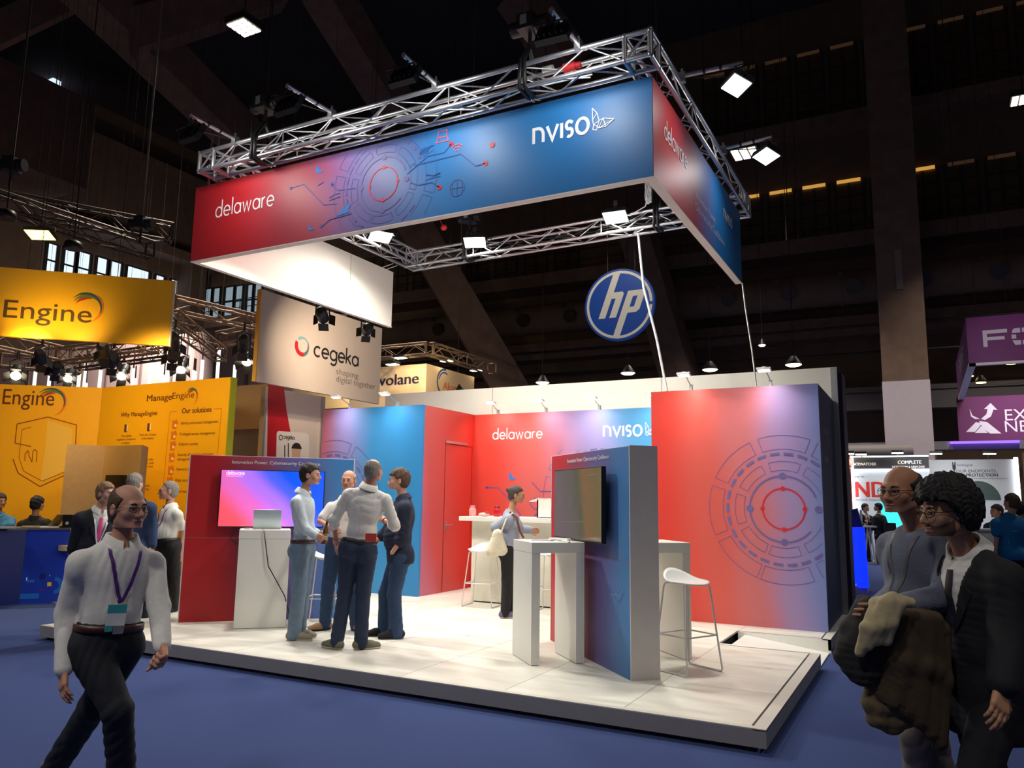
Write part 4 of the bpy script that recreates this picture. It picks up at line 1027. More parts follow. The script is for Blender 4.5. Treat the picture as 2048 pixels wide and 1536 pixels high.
MB().obox((q[0], q[1], HD+.13), (RT, HF, ZUP), (.075, .06, .1)).build('cabinet', m_black, t)
MB().cyl(v3(q[0], q[1], HD+.1)-HF*.065, v3(q[0], q[1], HD+.1)-HF*.06, .025, n=12).build('cone', m_lampgrey, t)
q = at(141, 1100, D=12.3)
t = thing('stool', 'chrome stool between the blue desk and the man in the dark suit', 'stool', (q[0], q[1], 0))
MB().cyl((q[0], q[1], .78), (q[0], q[1], .86), .17, n=18).build('seat', mat('cream_seat', (220, 190, 150), .5), t)
MB().cyl((q[0], q[1], .02), (q[0], q[1], .78), .025).build('column', m_alu, t)
MB().lathe([(.2, 0), (.19, .02), (.03, .04)], (q[0], q[1], 0), n=20).build('foot_plate', m_alu, t)

# ------------------------------------------------------------------ hung grey-white banner, its wall and the mauve wall behind
XC = -11.0
t = thing('hanging_banner', 'hung pale grey banner reading shaping digital together, under the white return panel', 'hanging banner', (XC, 12.5, 3.78))
m_ceg = mat('pale_mauve_print', (206, 190, 186), .5, noise=.03)
MB().box((XC-.08, 10.55, 3.78), (XC, 14.3, 5.56)).build('printed_panel', m_ceg, t)
for yy in (11.2, 13.6): MB().cyl((XC-.04, yy, 5.56), (XC-.04, yy, ZC), .006, n=5).build('hanging_wire', m_rail, t)
MB().box((XC-.09, 10.52, 3.78), (XC-.0, 10.55, 5.56)).build('yellow_end', mat('warm_yellow_edge', (222, 170, 80), .5), t)
Oc = v3(XC+EPS, 0, 0); C_ = lambda px, py: (at(px, py, X=XC+EPS)[1], at(px, py, X=XC+EPS)[2])
a, b = C_(628, 716), C_(716, 730)
mb = MB(); strokes(mb, 'cegeka', v3(XC+EPS, a[0], a[1]+.05), LY, ZUP, .2, .046, gap=.3, width=b[0]-a[0]); mb.build('name_lettering', mat('charcoal_lettering', (40, 40, 46), .5, noise=0), t)
mb = MB()
for s, p, q_ in (('shaping', (672, 743), (716, 752)), ('digital together', (672, 758), (750, 770))):
    a, b = C_(*p), C_(*q_); mb.text(s, v3(XC+EPS, a[0], a[1]-.05), LY, ZUP, .19, width=b[0]-a[0])
mb.build('tagline_lettering', mat('grey_lettering', (120, 112, 116), .5, noise=0), t)
c = C_(604, 693)
for k, (a0, a1, m_) in enumerate(((150, 290, mat('logo_red', (190, 36, 48), .5, noise=0)), (290, 400, mat('logo_slate', (92, 110, 122), .5, noise=0)), (40, 130, mat('logo_pale_blue', (130, 172, 186), .5, noise=0)))):
    mb = MB()
    pts = circ(.205, 16, a0, a1, c)
    for j in range(16):
        w0, w1 = [.075*math.sin(math.pi*min(1, max(.08, ((a0+(a1-a0)*x/16)-40+ (360 if a0 < 0 else 0))/360)))+.02 for x in (j, j+1)]
        p, q_ = pts[j], pts[j+1]; cp = lambda p_, w: (c[0]+(p_[0]-c[0])*(1-w/.205), c[1]+(p_[1]-c[1])*(1-w/.205))
        mb.flat([cp(p, w0), p, q_, cp(q_, w1)], Oc, LY, ZUP)
    mb.build('logo_arc', m_, t)
# the standing wall under it
y0, y1, y2 = at(533, 800, X=-12)[1], at(642, 800, X=-12)[1], at(465, 800, X=-12)[1]
t = thing('exhibition_wall', 'red and mauve exhibition wall with a poster under the hung grey banner', 'exhibition wall', (-12, y0, 0))
MB().box((-12.1, y0, 0), (-12, y1, 3.9)).build('mauve_panel', m_ceg, t)
MB().box((-12.1, y1, 0), (-11.96, y1+.1, 3.9)).box((-12.1, y0-.06, 0), (-11.98, y0, 3.9)).build('edge_post', m_alu_dull, t)
S_ = lambda px, py: (at(px, py, X=-12+EPS)[1], at(px, py, X=-12+EPS)[2])
mb = MB(); mb.flat([S_(*p) for p in ((536, 768), (568, 775), (573, 820), (584, 880), (590, 935), (534, 935))], v3(-12+EPS, 0, 0), LY, ZUP); mb.build('red_field', mat('deep_red_print', (178, 22, 34), .5, noise=0), t)
cd = [S_(*p) for p in ((556, 862), (613, 866), (618, 872), (617, 960), (551, 960), (553, 866))]
mb = MB().flat(cd, v3(-12+EPS*2, 0, 0), LY, ZUP); po = mb.build('poster_card', mat('pale_poster', (222, 212, 212), .5), t)
mb = MB(); a, b = S_(567, 877), S_(588, 878); strokes(mb, 'cegeka', v3(-12+EPS*3, a[0], a[1]), LY, ZUP, .055, .014, width=b[0]-a[0]); mb.ribbon(circ(.05, 14, 0, 350, S_(561, 875)), .02, v3(-12+EPS*3, 0, 0), LY, ZUP); mb.build('poster_lettering', mat('charcoal_lettering', (40, 40, 46), .5, noise=0), po)
mb = MB()
for p in (((569, 890), (574, 893)), ((576, 886), (579, 890))): mb.ribbon([S_(p[0][0], p[0][1]), S_(p[0][0], 916)], .03, v3(-12+EPS*3, 0, 0), LY, ZUP)
mb.build('poster_bar', mat('charcoal_lettering', (40, 40, 46), .5, noise=0), po)
mb = MB(); h = S_(592, 902); mb.flat(circ(.14, 20, c=h), v3(-12+EPS*3, 0, 0), LY, ZUP); mb.flat([(h[0]-.13, h[1]), (h[0]+.13, h[1]), (h[0]+.1, h[1]-.3), (h[0]-.1, h[1]-.3)], v3(-12+EPS*3, 0, 0), LY, ZUP); mb.build('poster_face', mat('printed_skin', (206, 164, 140), .5, noise=0), po)
mb = MB(); mb.flat(circ(.16, 12, 10, 170, (h[0], h[1]+.02)), v3(-12+EPS*4, 0, 0), LY, ZUP); mb.build('poster_hair', mat('printed_dark_hair', (44, 38, 36), .5, noise=0), po)
# beige translucent wall behind
p_, q_ = at(462, 800, Y=13.0), at(535, 800, Y=13.0)
t = thing('exhibition_wall', 'beige wall with a frosted grey lower part between yellow wall and red wall', 'exhibition wall', (p_[0], 13, 0))
zt_ = at(500, 770, Y=13)[2]; zm_ = at(500, 858, Y=13)[2]
MB().box((p_[0]-1.5, 13, zm_), (q_[0]+.2, 13.06, zt_)).build('beige_panel', mat('beige_panel', (214, 186, 140), .6), t)
MB().box((p_[0]-1.5, 13, 0), (q_[0]+.2, 13.06, zm_)).build('frosted_panel', grad('frosted_panel', (1, 0, .2), 0, [(0, (168, 150, 130)), (.5, (150, 138, 122)), (1, (120, 112, 104))], .5, 5), t)
p_, q_ = at(-30, 700, Y=24), at(540, 700, Y=24); zb_ = 2.0; zt_ = at(250, 690, Y=24)[2]+.2
t = thing('exhibition_wall', 'long pinkish wall of tall panels behind the yellow stand and the light tubes', 'exhibition wall', (-25, 24, 0))
MB().box((p_[0]-2, 24, 0), (q_[0]+4, 24.1, zt_)).build('pink_panel', m_curt, t)
mb = MB()
for px in (112, 215, 283, 372, 430, 498, 345, 60): x = at(px, 740, Y=24)[0]; mb.box((x-.06, 23.93, 0), (x+.06, 24, zt_))
mb.build('panel_joint', mat('dark_joint', (120, 104, 104), .6), t)
x0_, x1_ = at(640, 780, Y=24)[0], at(770, 780, Y=24)[0]
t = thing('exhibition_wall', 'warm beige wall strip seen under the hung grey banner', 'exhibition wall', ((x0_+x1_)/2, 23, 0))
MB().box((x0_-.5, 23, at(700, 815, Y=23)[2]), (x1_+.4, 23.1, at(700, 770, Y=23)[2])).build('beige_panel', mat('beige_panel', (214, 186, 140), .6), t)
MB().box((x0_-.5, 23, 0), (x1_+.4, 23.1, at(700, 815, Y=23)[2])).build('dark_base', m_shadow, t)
light('AREA', at(250, 640, Y=21), 620, (1, .86, .78), at(250, 760, Y=24), 3, 150)  # area light without a fitting, added to brighten the pinkish wall
light('AREA', at(700, 760, Y=21.5), 60, (1, .8, .5), at(700, 800, Y=23), 1.2, 150)
# hung light tubes
m_tube = mat('lit_tube', (232, 244, 226), emit=1.3)
for i, (px, y0_, y1_) in enumerate(((68, 741, 770), (97, 752, 772), (140, 764, 774), (156, 744, 773), (168, 726, 774), (171, 766, 775), (198, 740, 775), (264, 737, 772), (269, 757, 772), (298, 712, 770), (327, 750, 766), (386, 741, 762), (389, 743, 762), (402, 720, 760), (434, 697, 757), (467, 730, 776))):
    a, b = at(px, y1_+3, D=21), at(px, y0_, D=21); b[0], b[1] = a[0], a[1]
    t = thing('light_tube', ('hung upright light tube behind the yellow wall, number %s from the left' % ('first', 'second', 'third', 'fourth', 'fifth', 'sixth', 'seventh', 'eighth', 'ninth', 'tenth', 'eleventh', 'twelfth', 'thirteenth', 'fourteenth', 'fifteenth', 'sixteenth')[i]).replace('number ', ''), 'light tube', a, group='upright light tubes over the far stand')
    MB().cyl(a, b, .045, n=8).build('tube', m_tube, t)
    MB().cyl(b, b+ZUP*.35, .02, n=6).cyl(b+ZUP*.35, v3(b[0], b[1], ZC), .004, n=4).build('hanging_wire', m_rail, t)

# ------------------------------------------------------------------ trusses and stage spots over the left stands
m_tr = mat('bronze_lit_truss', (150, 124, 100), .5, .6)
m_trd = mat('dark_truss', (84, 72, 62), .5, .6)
def far_truss(lab, pts, D, h=.3, mtl=None, pitch=.45, rc=.03):
    P_ = [at(px, py, D=d) for (px, py), d in zip(pts, D)]
    t = thing('lighting_truss', lab, 'truss', P_[0])
    for a, b in zip(P_[:-1], P_[1:]):
        zz = (a[2]+b[2])/2
        truss_run(t, (a[0], a[1], 0), (b[0], b[1], 0), zz, zz+h, .15, rc, .012, mtl or m_tr, pitch)
far_truss('bronze truss between the yellow banner and the hung grey banner', [(338, 664), (540, 626)], (16, 18))
far_truss('bronze truss running off behind the yellow banner toward the light tubes', [(338, 672), (440, 705), (530, 660)], (15, 19, 18))
far_truss('bronze truss under the left half of the yellow banner', [(-40, 720), (130, 696), (300, 735)], (15, 17, 15.5))
far_truss('bronze truss under the right half of the yellow banner', [(0, 738), (160, 742), (342, 710)], (19, 20, 18))
far_truss('dark truss crossing the upper left corner over the yellow banner', [(-40, 392), (340, 505)], (15, 17), .4, m_trd)
far_truss('second dark truss at the upper left, just below the first', [(-40, 430), (300, 502)], (13.5, 16.5), .35, m_trd)
def stage_spot(px, py, D, aim, lab, lit=True, power=0, s=1.0):
    c = at(px, py, D=D); d = nrm(v3(*aim)-c); x, y, _ = frame(d)
    t = thing('stage_spotlight', lab, 'spotlight', c, group='black stage spotlights over the left stands')
    b = MB().cyl(c-d*.2*s, c+d*.12*s, .085*s, n=14).cyl(c-d*.26*s, c-d*.2*s, .05*s, .085*s, n=14).build('can', m_black, t)
    MB().cyl(c+d*.1*s, c+d*.125*s, .075*s, n=14).build('lens', mat('lit_spot_lens', (255, 236, 200), emit=9.) if lit else mat('dark_lens', (60, 52, 46), .2), b)
    for q, w in ((x, y), (-x, y), (y, x), (-y, x)):
        e_ = c+d*.13*s+q*.085*s
        MB().obox(e_+d*.05*s+q*.035*s, (w, nrm(d+q*.7), nrm(np.cross(w, d+q*.7))), (.075*s, .07*s, .003)).build('barn_door', m_black, t)
    MB().tube([c+x*.1*s, c+x*.1*s+ZUP*.18*s, c+ZUP*.24*s, c-x*.1*s+ZUP*.18*s, c-x*.1*s], .01*s, 6).cyl(c+ZUP*.24*s, c+ZUP*.36*s, .02*s).cyl(c+ZUP*.36*s, v3(c[0], c[1], ZC), .004, n=4).build('yoke', m_black, t)
    if power: light('SPOT', c+d*.2, power, (1, .82, .55), aim, spot=85, blend=1., radius=.06)
sp_aim = lambda px, py, Y: at(px, py, Y=Y)
stage_spot(645, 632, 13.0, at(685, 735, X=XC), 'black stage spotlight lighting the middle of the hung grey banner', True, 420, 1.15)
stage_spot(734, 660, 13.6, at(705, 730, X=XC), 'black stage spotlight at the right end of the hung grey banner', True, 200, 1.05)
for px, py, D, ax, ay, lit, lab in ((33, 746, 15.5, 20, 790, True, 'lit stage spotlight at the left edge under the yellow banner'), (82, 716, 16, 95, 800, False, 'dark stage spotlight right of the lit one at the left edge'), (112, 738, 17, 95, 790, False, 'dark stage spotlight, lower of the left pair under the yellow banner'),
        (138, 752, 18, 120, 790, True, 'small stage spotlight with wide barn doors just over the angled yellow wall'), (208, 702, 15, 225, 790, False, 'dark stage spotlight touching the underside of the yellow banner'), (226, 724, 16, 200, 790, False, 'dark stage spotlight below the one touching the banner'), (246, 746, 17, 220, 800, True, 'lit stage spotlight left of the brown heading of the yellow wall'),
        (348, 686, 14.5, 360, 790, False, 'dark stage spotlight at the right end of the yellow banner'), (346, 712, 15.5, 330, 790, False, 'dark stage spotlight under the right end of the yellow banner'), (364, 732, 16.5, 345, 800, True, 'lit stage spotlight over the middle of the listed yellow wall'),
        (487, 690, 15, 480, 790, False, 'dark stage spotlight beside the left edge of the hung grey banner'), (496, 716, 16, 470, 800, True, 'lit stage spotlight beside the left edge of the hung grey banner')):
    stage_spot(px, py, D, at(ax, ay, D=D+(-.9 if lit else 2)), lab, lit, 0, 1.25)
# yellow flood lamp, round lamps and hoist with chains, upper left
c = at(80, 470, D=12.5)
t = thing('truss_floodlight', 'warm yellow flood lamp hanging over the left end of the yellow banner', 'floodlight', c)
MB().cyl(c+ZUP*.14, v3(c[0], c[1], ZC), .008, n=5).build('hanging_rod', m_rail, t)
floodlight(t, c, c+v3(.15, -.25, -1), .42, .3, mat('lit_yellow_flood', (255, 214, 90), emit=9.))
light('AREA', c-ZUP*.06, 90, (1, .78, .35), c-ZUP*3, .3, 150)
for px, py, D, lab in ((12, 436, 13, 'round dark lamp at the left edge under the dark truss'), (146, 497, 14, 'round dark lamp hanging before the daylight windows')):
    c = at(px, py, D=D); t = thing('round_lamp', lab, 'lamp', c)
    MB().lathe([(.05, .16), (.14, .12), (.17, 0), (.15, -.02)], c, n=18).build('shade', m_black, t)
    MB().cyl(c+ZUP*.15, v3(c[0], c[1], ZC), .012, n=6).build('hanger', m_black, t)
for px, py, D, lab in ((283, 447, 16, 'dark chain hoist over the right end of the dark truss'), (24, 330, 14, 'dark chain hoist at the left edge over the dark truss')):
    c = at(px, py, D=D); t = thing('chain_hoist', lab, 'chain hoist', c)
    MB().cyl(c-RT*.24, c+RT*.24, .12, n=14).obox(c, (RT, HF, ZUP), (.1, .16, .13)).build('motor', m_black, t)
    MB().cyl(c-ZUP*.45, c-ZUP*.1, .025).build('hook', m_rail, t)
    MB().cyl(c+ZUP*.1, v3(c[0]+.1, c[1], ZC), .025, n=6).build('chain', mat('pale_chain', (120, 112, 104), .5, .4), t)
for i, px in enumerate((152, 520, 560, 745, 905, 1040, 1567, 1590, 1885, 1905, 1960)):
    c = at(px, 330, D=26+i*.4); tag(MB().cyl((c[0], c[1], c[2]-3), (c[0], c[1], ZC), .012, n=5).build('rigging_wire', m_trd), 'thin vertical rigging wire hanging in the dark hall', 'wire', 'rigging wires from the hall roof')

# ------------------------------------------------------------------ far box stand with two names, beyond the white wall
YV = 20.0
p = at(853, 727, Y=YV); xl_ = at(700, 770, Y=YV)[0]; zb_ = 3.9; zt_ = p[2]
t = thing('hanging_banner', 'beige box banner with two company names beyond the tall white wall', 'hanging banner', (p[0], YV, zb_))
m_beige = mat('beige_banner', (226, 196, 158), .55, noise=.03)
MB().box((xl_, YV, zb_), (p[0]-.06, YV+.06, zt_)).build('front_panel', m_beige, t)
MB().box((p[0]-.06, YV, zb_), (p[0], 22.95, zt_)).build('side_panel', m_beige, t)
a, b = at(757, 772, Y=YV-EPS), at(836, 766, Y=YV-EPS)
mb = MB(); mb.text('volane', v3(a[0], YV-EPS, a[2]), LX, ZUP, .5, width=b[0]-a[0], bold=.03); mb.build('name_lettering', mat('navy_lettering', (44, 38, 76), .5, noise=0), t)
V_ = lambda px, py: (at(px, py, X=p[0]+EPS)[1], at(px, py, X=p[0]+EPS)[2])
a, b = V_(886, 777), V_(923, 785)
mb = MB(); mb.text('Akamai', v3(p[0]+EPS, a[0], a[1]-.02), LY, ZUP, .36, width=b[0]-a[0], bold=.015); mb.build('name_lettering', mat('orange_lettering', (224, 104, 30), .5, noise=0), t)
c = V_(889, 765); mb = MB(); mb.ribbon(circ(.42, 16, 80, 235, c), .07, v3(p[0]+EPS, 0, 0), LY, ZUP); mb.ribbon(circ(.32, 16, 60, 170, c), .05, v3(p[0]+EPS, 0, 0), LY, ZUP); mb.build('logo_arc', mat('blue_logo_arc', (44, 84, 140), .5, noise=0), t)
for q in ((p[0]+.5, YV-.9), ): pass
t = thing('lighting_truss', 'brown truss with small lamps over the beige box banner', 'truss', (p[0], YV, zt_+.2))
truss_run(t, (xl_, YV-.6, 0), (p[0]+.5, YV-.6, 0), zt_+.15, zt_+.5, .16, .03, .012, m_tr, .5)
truss_run(t, (p[0]+.5, YV-.6, 0), (p[0]+.5, 23.3, 0), zt_+.15, zt_+.5, .16, .03, .012, m_tr, .5)
m_small_lit = mat('lit_small_lamp', (255, 236, 190), emit=12.)
for px, py, Y, lab in ((785, 730, YV-.9, 'small lamp shining on the beige box banner, lower left'), (801, 717, YV-.7, 'small lamp shining on the beige box banner, second from left'), (893, 723, 20.8, 'small lamp on the truss over the side of the beige box banner'), (952, 742, 22.9, 'small lamp at the far end of the beige box banner')):
    c = at(px, py, Y=Y); t = thing('small_floodlight', lab, 'floodlight', c, group='small lamps on the beige box banner')
    MB().obox(c+ZUP*.06, (LX, LY, ZUP), (.2, .13, .04)).cyl(c+ZUP*.08, (c[0], c[1]+.2, zt_+.2), .015, n=5).build('lamp_head', m_black, t)
    MB().obox(c+ZUP*.01, (LX, LY, ZUP), (.18, .11, .008)).build('lamp_glass', m_small_lit, t)
light('SPOT', at(810, 715, Y=YV-1.3), 130, (1, .8, .48), at(815, 775, Y=YV), spot=95, blend=.8)
light('SPOT', at(900, 715, X=p[0]+1.6), 150, (1, .8, .48), at(905, 780, X=p[0]), spot=95, blend=.8)
# ------------------------------------------------------------------ round blue sign
HY = 20.0; hc = at(1238, 609, Y=HY); hr = 1.02
t = thing('round_sign', 'round blue sign with white slanted letters hanging in the dark hall', 'sign', (hc[0], HY, hc[2]-hr))
m_hp = mat('sign_blue', (24, 78, 172), .5, noise=.03, emit=.12)
m_hpw = mat('sign_white', (236, 230, 214), .5, noise=.02, emit=.12)
MB().cyl((hc[0], HY+.12, hc[2]), (hc[0], HY, hc[2]), hr, n=64).build('disc', m_hp, t)
Oh = v3(hc[0], HY-EPS, hc[2]); k = hr*.905
mb = MB(); mb.ribbon(circ(k, 64), .075, Oh, LX, ZUP)
sl = .36
def slp(pts): return [(x+sl*y, y) for x, y in pts]
w = .2
# letter h: ascender joining the ring, bowl and leg
mb.flat(slp([(-.48, -.36), (-.28, -.36), (-.28, .97), (-.48, .93)]), Oh, LX, ZUP)
mb.flat(slp([(-.28, .18), (-.28, .36), (-.02, .36), (.04, .3), (.04, .18)]), Oh, LX, ZUP)
mb.flat(slp([(-.16, -.36), (.04, -.36), (.04, .3), (-.16, .3)]), Oh, LX, ZUP)
# letter p: stem running down to the ring
mb.flat(slp([(.14, -.93), (.34, -.97), (.34, .36), (.14, .36)]), Oh, LX, ZUP)
mb.flat(slp([(.34, .2), (.62, .2), (.66, .3), (.6, .36), (.34, .36)]), Oh, LX, ZUP)
mb.flat(slp([(.34, -.26), (.58, -.26), (.66, -.18), (.66, -.1), (.34, -.1)]), Oh, LX, ZUP)
mb.flat(slp([(.47, -.2), (.66, -.18), (.66, .3), (.47, .3)]), Oh, LX, ZUP)
mb.build('letters_and_ring', m_hpw, t)
for q in (-.35, .45): MB().cyl((hc[0]+q, HY+.06, hc[2]+.9), (hc[0]+q, HY+.06, ZC), .012, n=5).build('hanging_wire', m_trd, t)
light('SPOT', (hc[0], HY-3, hc[2]+2.5), 210, (1, .93, .8), hc, spot=50, blend=.6)
# ------------------------------------------------------------------ purple hung box at the right edge
PYF = 18.0
p = at(1931, 636, Y=PYF); zb_ = at(1935, 727, Y=PYF)[2]; zt_ = p[2]
m_pur = mat('purple_print', (104, 28, 100), .55, noise=.05, emit=.0)
m_pur2 = mat('dark_purple_print', (92, 24, 78), .6, noise=.08, emit=.0)
t = thing('hanging_banner', 'purple hung box banner with a pale partly cut name at the right edge', 'hanging banner', (p[0]+2, PYF, zb_))
MB().box((p[0], PYF, zb_), (p[0]+5, PYF+.08, zt_)).build('front_panel', m_pur, t)
MB().box((p[0], PYF+.08, zb_), (p[0]+.08, 23.9, zt_)).build('side_panel', m_pur, t)
MB().box((p[0]-.01, PYF-.005, zb_-.05), (p[0]+.12, 23.9, zb_)).box((p[0], PYF-.005, zb_-.05), (p[0]+5, PYF+.1, zb_)).build('bottom_edge', mat('pale_bottom_edge', (222, 214, 206), .5), t)
m_pale = mat('pale_grey_lettering', (206, 196, 208), .5, noise=0)
q = at(1967, 694, Y=PYF-EPS); s = at(1967, 661, Y=PYF-EPS)[2]-q[2]
Op = v3(q[0], PYF-EPS, q[2]); mb = MB()
for poly in ([(0, 0), (.22, 0), (.22, 1), (0, 1)], [(0, .78), (1.25, .78), (1.25, 1), (0, 1)], [(0, .38), (1.1, .38), (1.1, .58), (0, .58)],
             [(1.45, .38), (1.68, .38), (1.68, .62), (1.45, .62)], [(1.48, .72), (1.9, .72), (1.9, 1), (1.62, 1), (1.5, .88)], [(1.98, .74), (2.4, .74), (2.4, 1), (1.98, 1)], [(1.48, .28), (1.6, .0), (1.9, 0), (1.9, .26)], [(1.98, 0), (2.4, 0), (2.4, .26), (1.98, .26)],
             [(2.48, .74), (2.9, .74), (2.8, .9), (2.7, 1), (2.48, 1)], [(2.48, 0), (2.7, 0), (2.9, .26), (2.48, .26)], [(2.7, .38), (2.92, .38), (2.92, .62), (2.7, .62)]):
    mb.flat([(a*s, b*s) for a, b in poly], Op, LX, ZUP)
mb.build('name_lettering', m_pale, t)
mb = MB(); a = at(1925, 725, X=p[0]-EPS); mb.text('FORTINET', v3(p[0]-EPS, 22.0, zb_+.35), (0, -1, 0), ZUP, .5, bold=.02); mb.build('side_lettering', m_pale, t)
YB2 = 23.8; q0 = at(1912, 880, Y=YB2); xr0 = at(1917, 860, Y=YB2)[0]
t = thing('exhibition_wall', 'dark purple wall with a white crossed arrow below the purple hung box', 'exhibition wall', (xr0+3, YB2, 2.6))
zt2_ = zb_+.02; zb2_ = at(1980, 880, Y=YB2)[2]
MB().box((xr0, YB2, zb2_), (xr0+7, YB2+.1, zt2_)).build('purple_panel', m_pur2, t)
E_ = lambda px, py: (at(px, py, Y=YB2-EPS)[0], at(px, py, Y=YB2-EPS)[2]); Oe = v3(0, YB2-EPS, 0)
mb = MB()
for pl_ in (((1939, 817), (1945, 831), (1960, 838), (1950, 838), (1942, 833)), ((1962, 838), (1973, 828), (1975, 818), (1968, 818), (1981, 806), (1995, 820), (1987, 819), (1982, 833), (1970, 840)), ((1932, 864), (1952, 844), (1964, 847), (1950, 864)), ((1958, 842), (1974, 844), (2003, 867), (1980, 867), (1966, 857)), ((1950, 866), (1962, 852), (1976, 866))):
    mb.flat([E_(*q) for q in pl_], Oe, LX, ZUP)
mb.build('arrow_emblem', m_pale, t)
mb = MB(); a = E_(2008, 841); b = E_(2008, 864); mb.text('EXCLUSIVE', v3(a[0], YB2-EPS, a[1]), LX, ZUP, .42); mb.text('NETWORKS', v3(b[0], YB2-EPS, b[1]), LX, ZUP, .42); mb.build('name_lettering', m_pale, t)
for px, py, lab in ((1937, 752, 'small warm lamp under the left corner of the purple box'), (1962, 765, 'round warm lamp hanging before the dark purple wall'), (2022, 727, 'warm lamp under the front edge of the purple box')):
    c = at(px, py, Y=20.5); t = thing('small_spotlight', lab, 'spotlight', c, group='warm lamps under the purple box')
    MB().lathe([(.05, .16), (.12, .05), (.12, 0)], c, n=14).cyl(c+ZUP*.16, v3(c[0], c[1], ZC), .006, n=4).build('can', m_black, t)
    MB().cyl(c-ZUP*.012, c, .1, n=14).build('lamp_glass', mat('lit_warm_lamp', (255, 216, 130), emit=9.), t)
light('SPOT', at(1975, 750, Y=21), 60, (1, .75, .5), at(1975, 840, Y=YB2), spot=80, blend=.8)
light('SPOT', at(2010, 640, Y=15), 80, (1, .85, .95), at(2010, 690, Y=PYF), spot=44, blend=.9)
# ------------------------------------------------------------------ far stands at the lower right
YE = 30.0; F_ = lambda px, py, Y=YE: at(px, py, Y=Y)
def wallbox(name, lab, px0, px1, pyt, pyb, Y, mtl, part='panel', base=True):
    a, b = F_(px0, pyt, Y), F_(px1, pyt, Y); zt = F_((px0+px1)/2, pyt, Y)[2]; zb = 0 if base else F_((px0+px1)/2, pyb, Y)[2]
    t = thing(name, lab, 'exhibition wall', ((a[0]+b[0])/2, Y, zb)); MB().box((a[0], Y, zb), (b[0], Y+.1, zt)).build(part, mtl, t); return t
m_pg = mat('pale_grey_print', (186, 188, 192), .5, noise=.04)
m_ink = mat('black_lettering', (26, 28, 34), .5, noise=0)
m_strip = mat('lit_white_strip', (250, 252, 255), emit=4.)
t = wallbox('exhibition_wall', 'pale grey exhibition wall about endpoints and protection at the far right', 1856, 2030, 919, 0, YE, m_pg)
def ftext(mb, s_, px, py, px2, hpx, Y, bold=0.):
    a, b = F_(px, py, Y-EPS), F_(px2, py, Y-EPS); mb.text(s_, v3(a[0], Y-EPS, a[2]), LX, ZUP, (F_(px, py-hpx, Y)[2]-a[2])*1.38, width=b[0]-a[0], bold=bold)
mb = MB(); ftext(mb, 'YOUR ENDPOINTS,', 1906, 945, 1994, 6, YE); ftext(mb, 'OUR PROTECTION', 1907, 953, 1995, 6, YE, .03); ftext(mb, 'HarfangLab', 1914, 932, 1945, 4, YE); ftext(mb, 'BUILT TO SECURE YOUR ENDPOINTS AND THE INSIGHTS', 1911, 958, 2015, 2.2, YE)
a = F_(1908, 931, YE-EPS); mb.flat([(-.05, -.1), (0, -.17), (.05, -.1), (.05, .12), (.02, .12), (.0, .0), (-.03, .12), (-.05, .12)], a, LX, ZUP); mb.build('lettering', m_ink, t)
c = F_(1958, 1000, YE-EPS); mb = MB().flat(circ(.62, 24, 0, 180, (c[0], c[2])), v3(0, YE-EPS, 0), LX, ZUP); mb.build('dome_print', mat('dark_green_dome', (56, 72, 66), .5, noise=.3, scale=12), t)
t2 = MB(); a, b = F_(2031, 915, YE-.05), F_(2043, 1010, YE-.05); t2.beam(a, (a[0], YE-.05, 0.1), .12, .12); t2.build('lit_strip', m_strip, t)
t = wallbox('exhibition_wall', 'pale exhibition wall with a dark header and big red letters behind the two bald men', 1696, 1857, 917, 0, YE-.6, mat('white_grey_print', (200, 204, 210), .5))
a, b = F_(1706, 914, YE-.7), F_(1857, 914, YE-.7); z1, z0 = F_(1780, 914, YE-.7)[2], F_(1780, 938, YE-.7)[2]
hd = MB().box((a[0], YE-.72, z0), (b[0], YE-.6, z1)).build('dark_header', mat('charcoal_header', (44, 44, 52), .5), t)
MB().box((a[0], YE-.76, z0-.08), (b[0], YE-.7, z0)).build('lit_strip', m_strip, t)
MB().box((a[0], YE-.76, z1), (b[0], YE-.7, z1+.04)).build('lit_strip', m_strip, t)
mb = MB(); Yh = YE-.72; ftext(mb, 'GATEWATCHER', 1703, 931, 1752, 5.5, Yh, .015); ftext(mb, 'COMPLETE', 1795, 928, 1842, 7, Yh, .03); ftext(mb, 'DETECTION & RESPONSE', 1784, 936, 1849, 4.5, Yh); mb.build('header_lettering', m_print_white, hd)
mb = MB(); Yn = YE-.6; ftext(mb, 'NDR', 1708, 994, 1795, 32, Yn, .03); mb.build('red_lettering', mat('red_letter_print', (206, 46, 44), .5, noise=0), t)
mb = MB(); ftext(mb, 'easy as_', 1706, 955, 1732, 5, Yn); ftext(mb, 'Network Detection', 1709, 1001, 1765, 4, Yn); mb.build('small_lettering', mat('grey_lettering', (120, 112, 116), .5, noise=0), t)
a = F_(1703, 912, YE-.8); MB().beam((a[0], YE-.8, 1.0), (a[0], YE-.8, z1+.05), .1, .1).build('lit_strip', m_strip, t)
t = wallbox('exhibition_wall', 'narrow dark red exhibition wall at the edge of the navy stand side', 1672, 1700, 910, 0, YE-1, mat('dark_red_print', (130, 30, 28), .5), )
mb = MB(); c = F_(1688, 925, YE-1-EPS)
for r in (.1, .18, .26): mb.ribbon(circ(r, 16, -60, 60, (c[0], c[2])), .04, v3(0, YE-1-EPS, 0), LX, ZUP)
mb.build('wave_print', mat('pale_red_print2', (220, 150, 140), .5, noise=0), t)
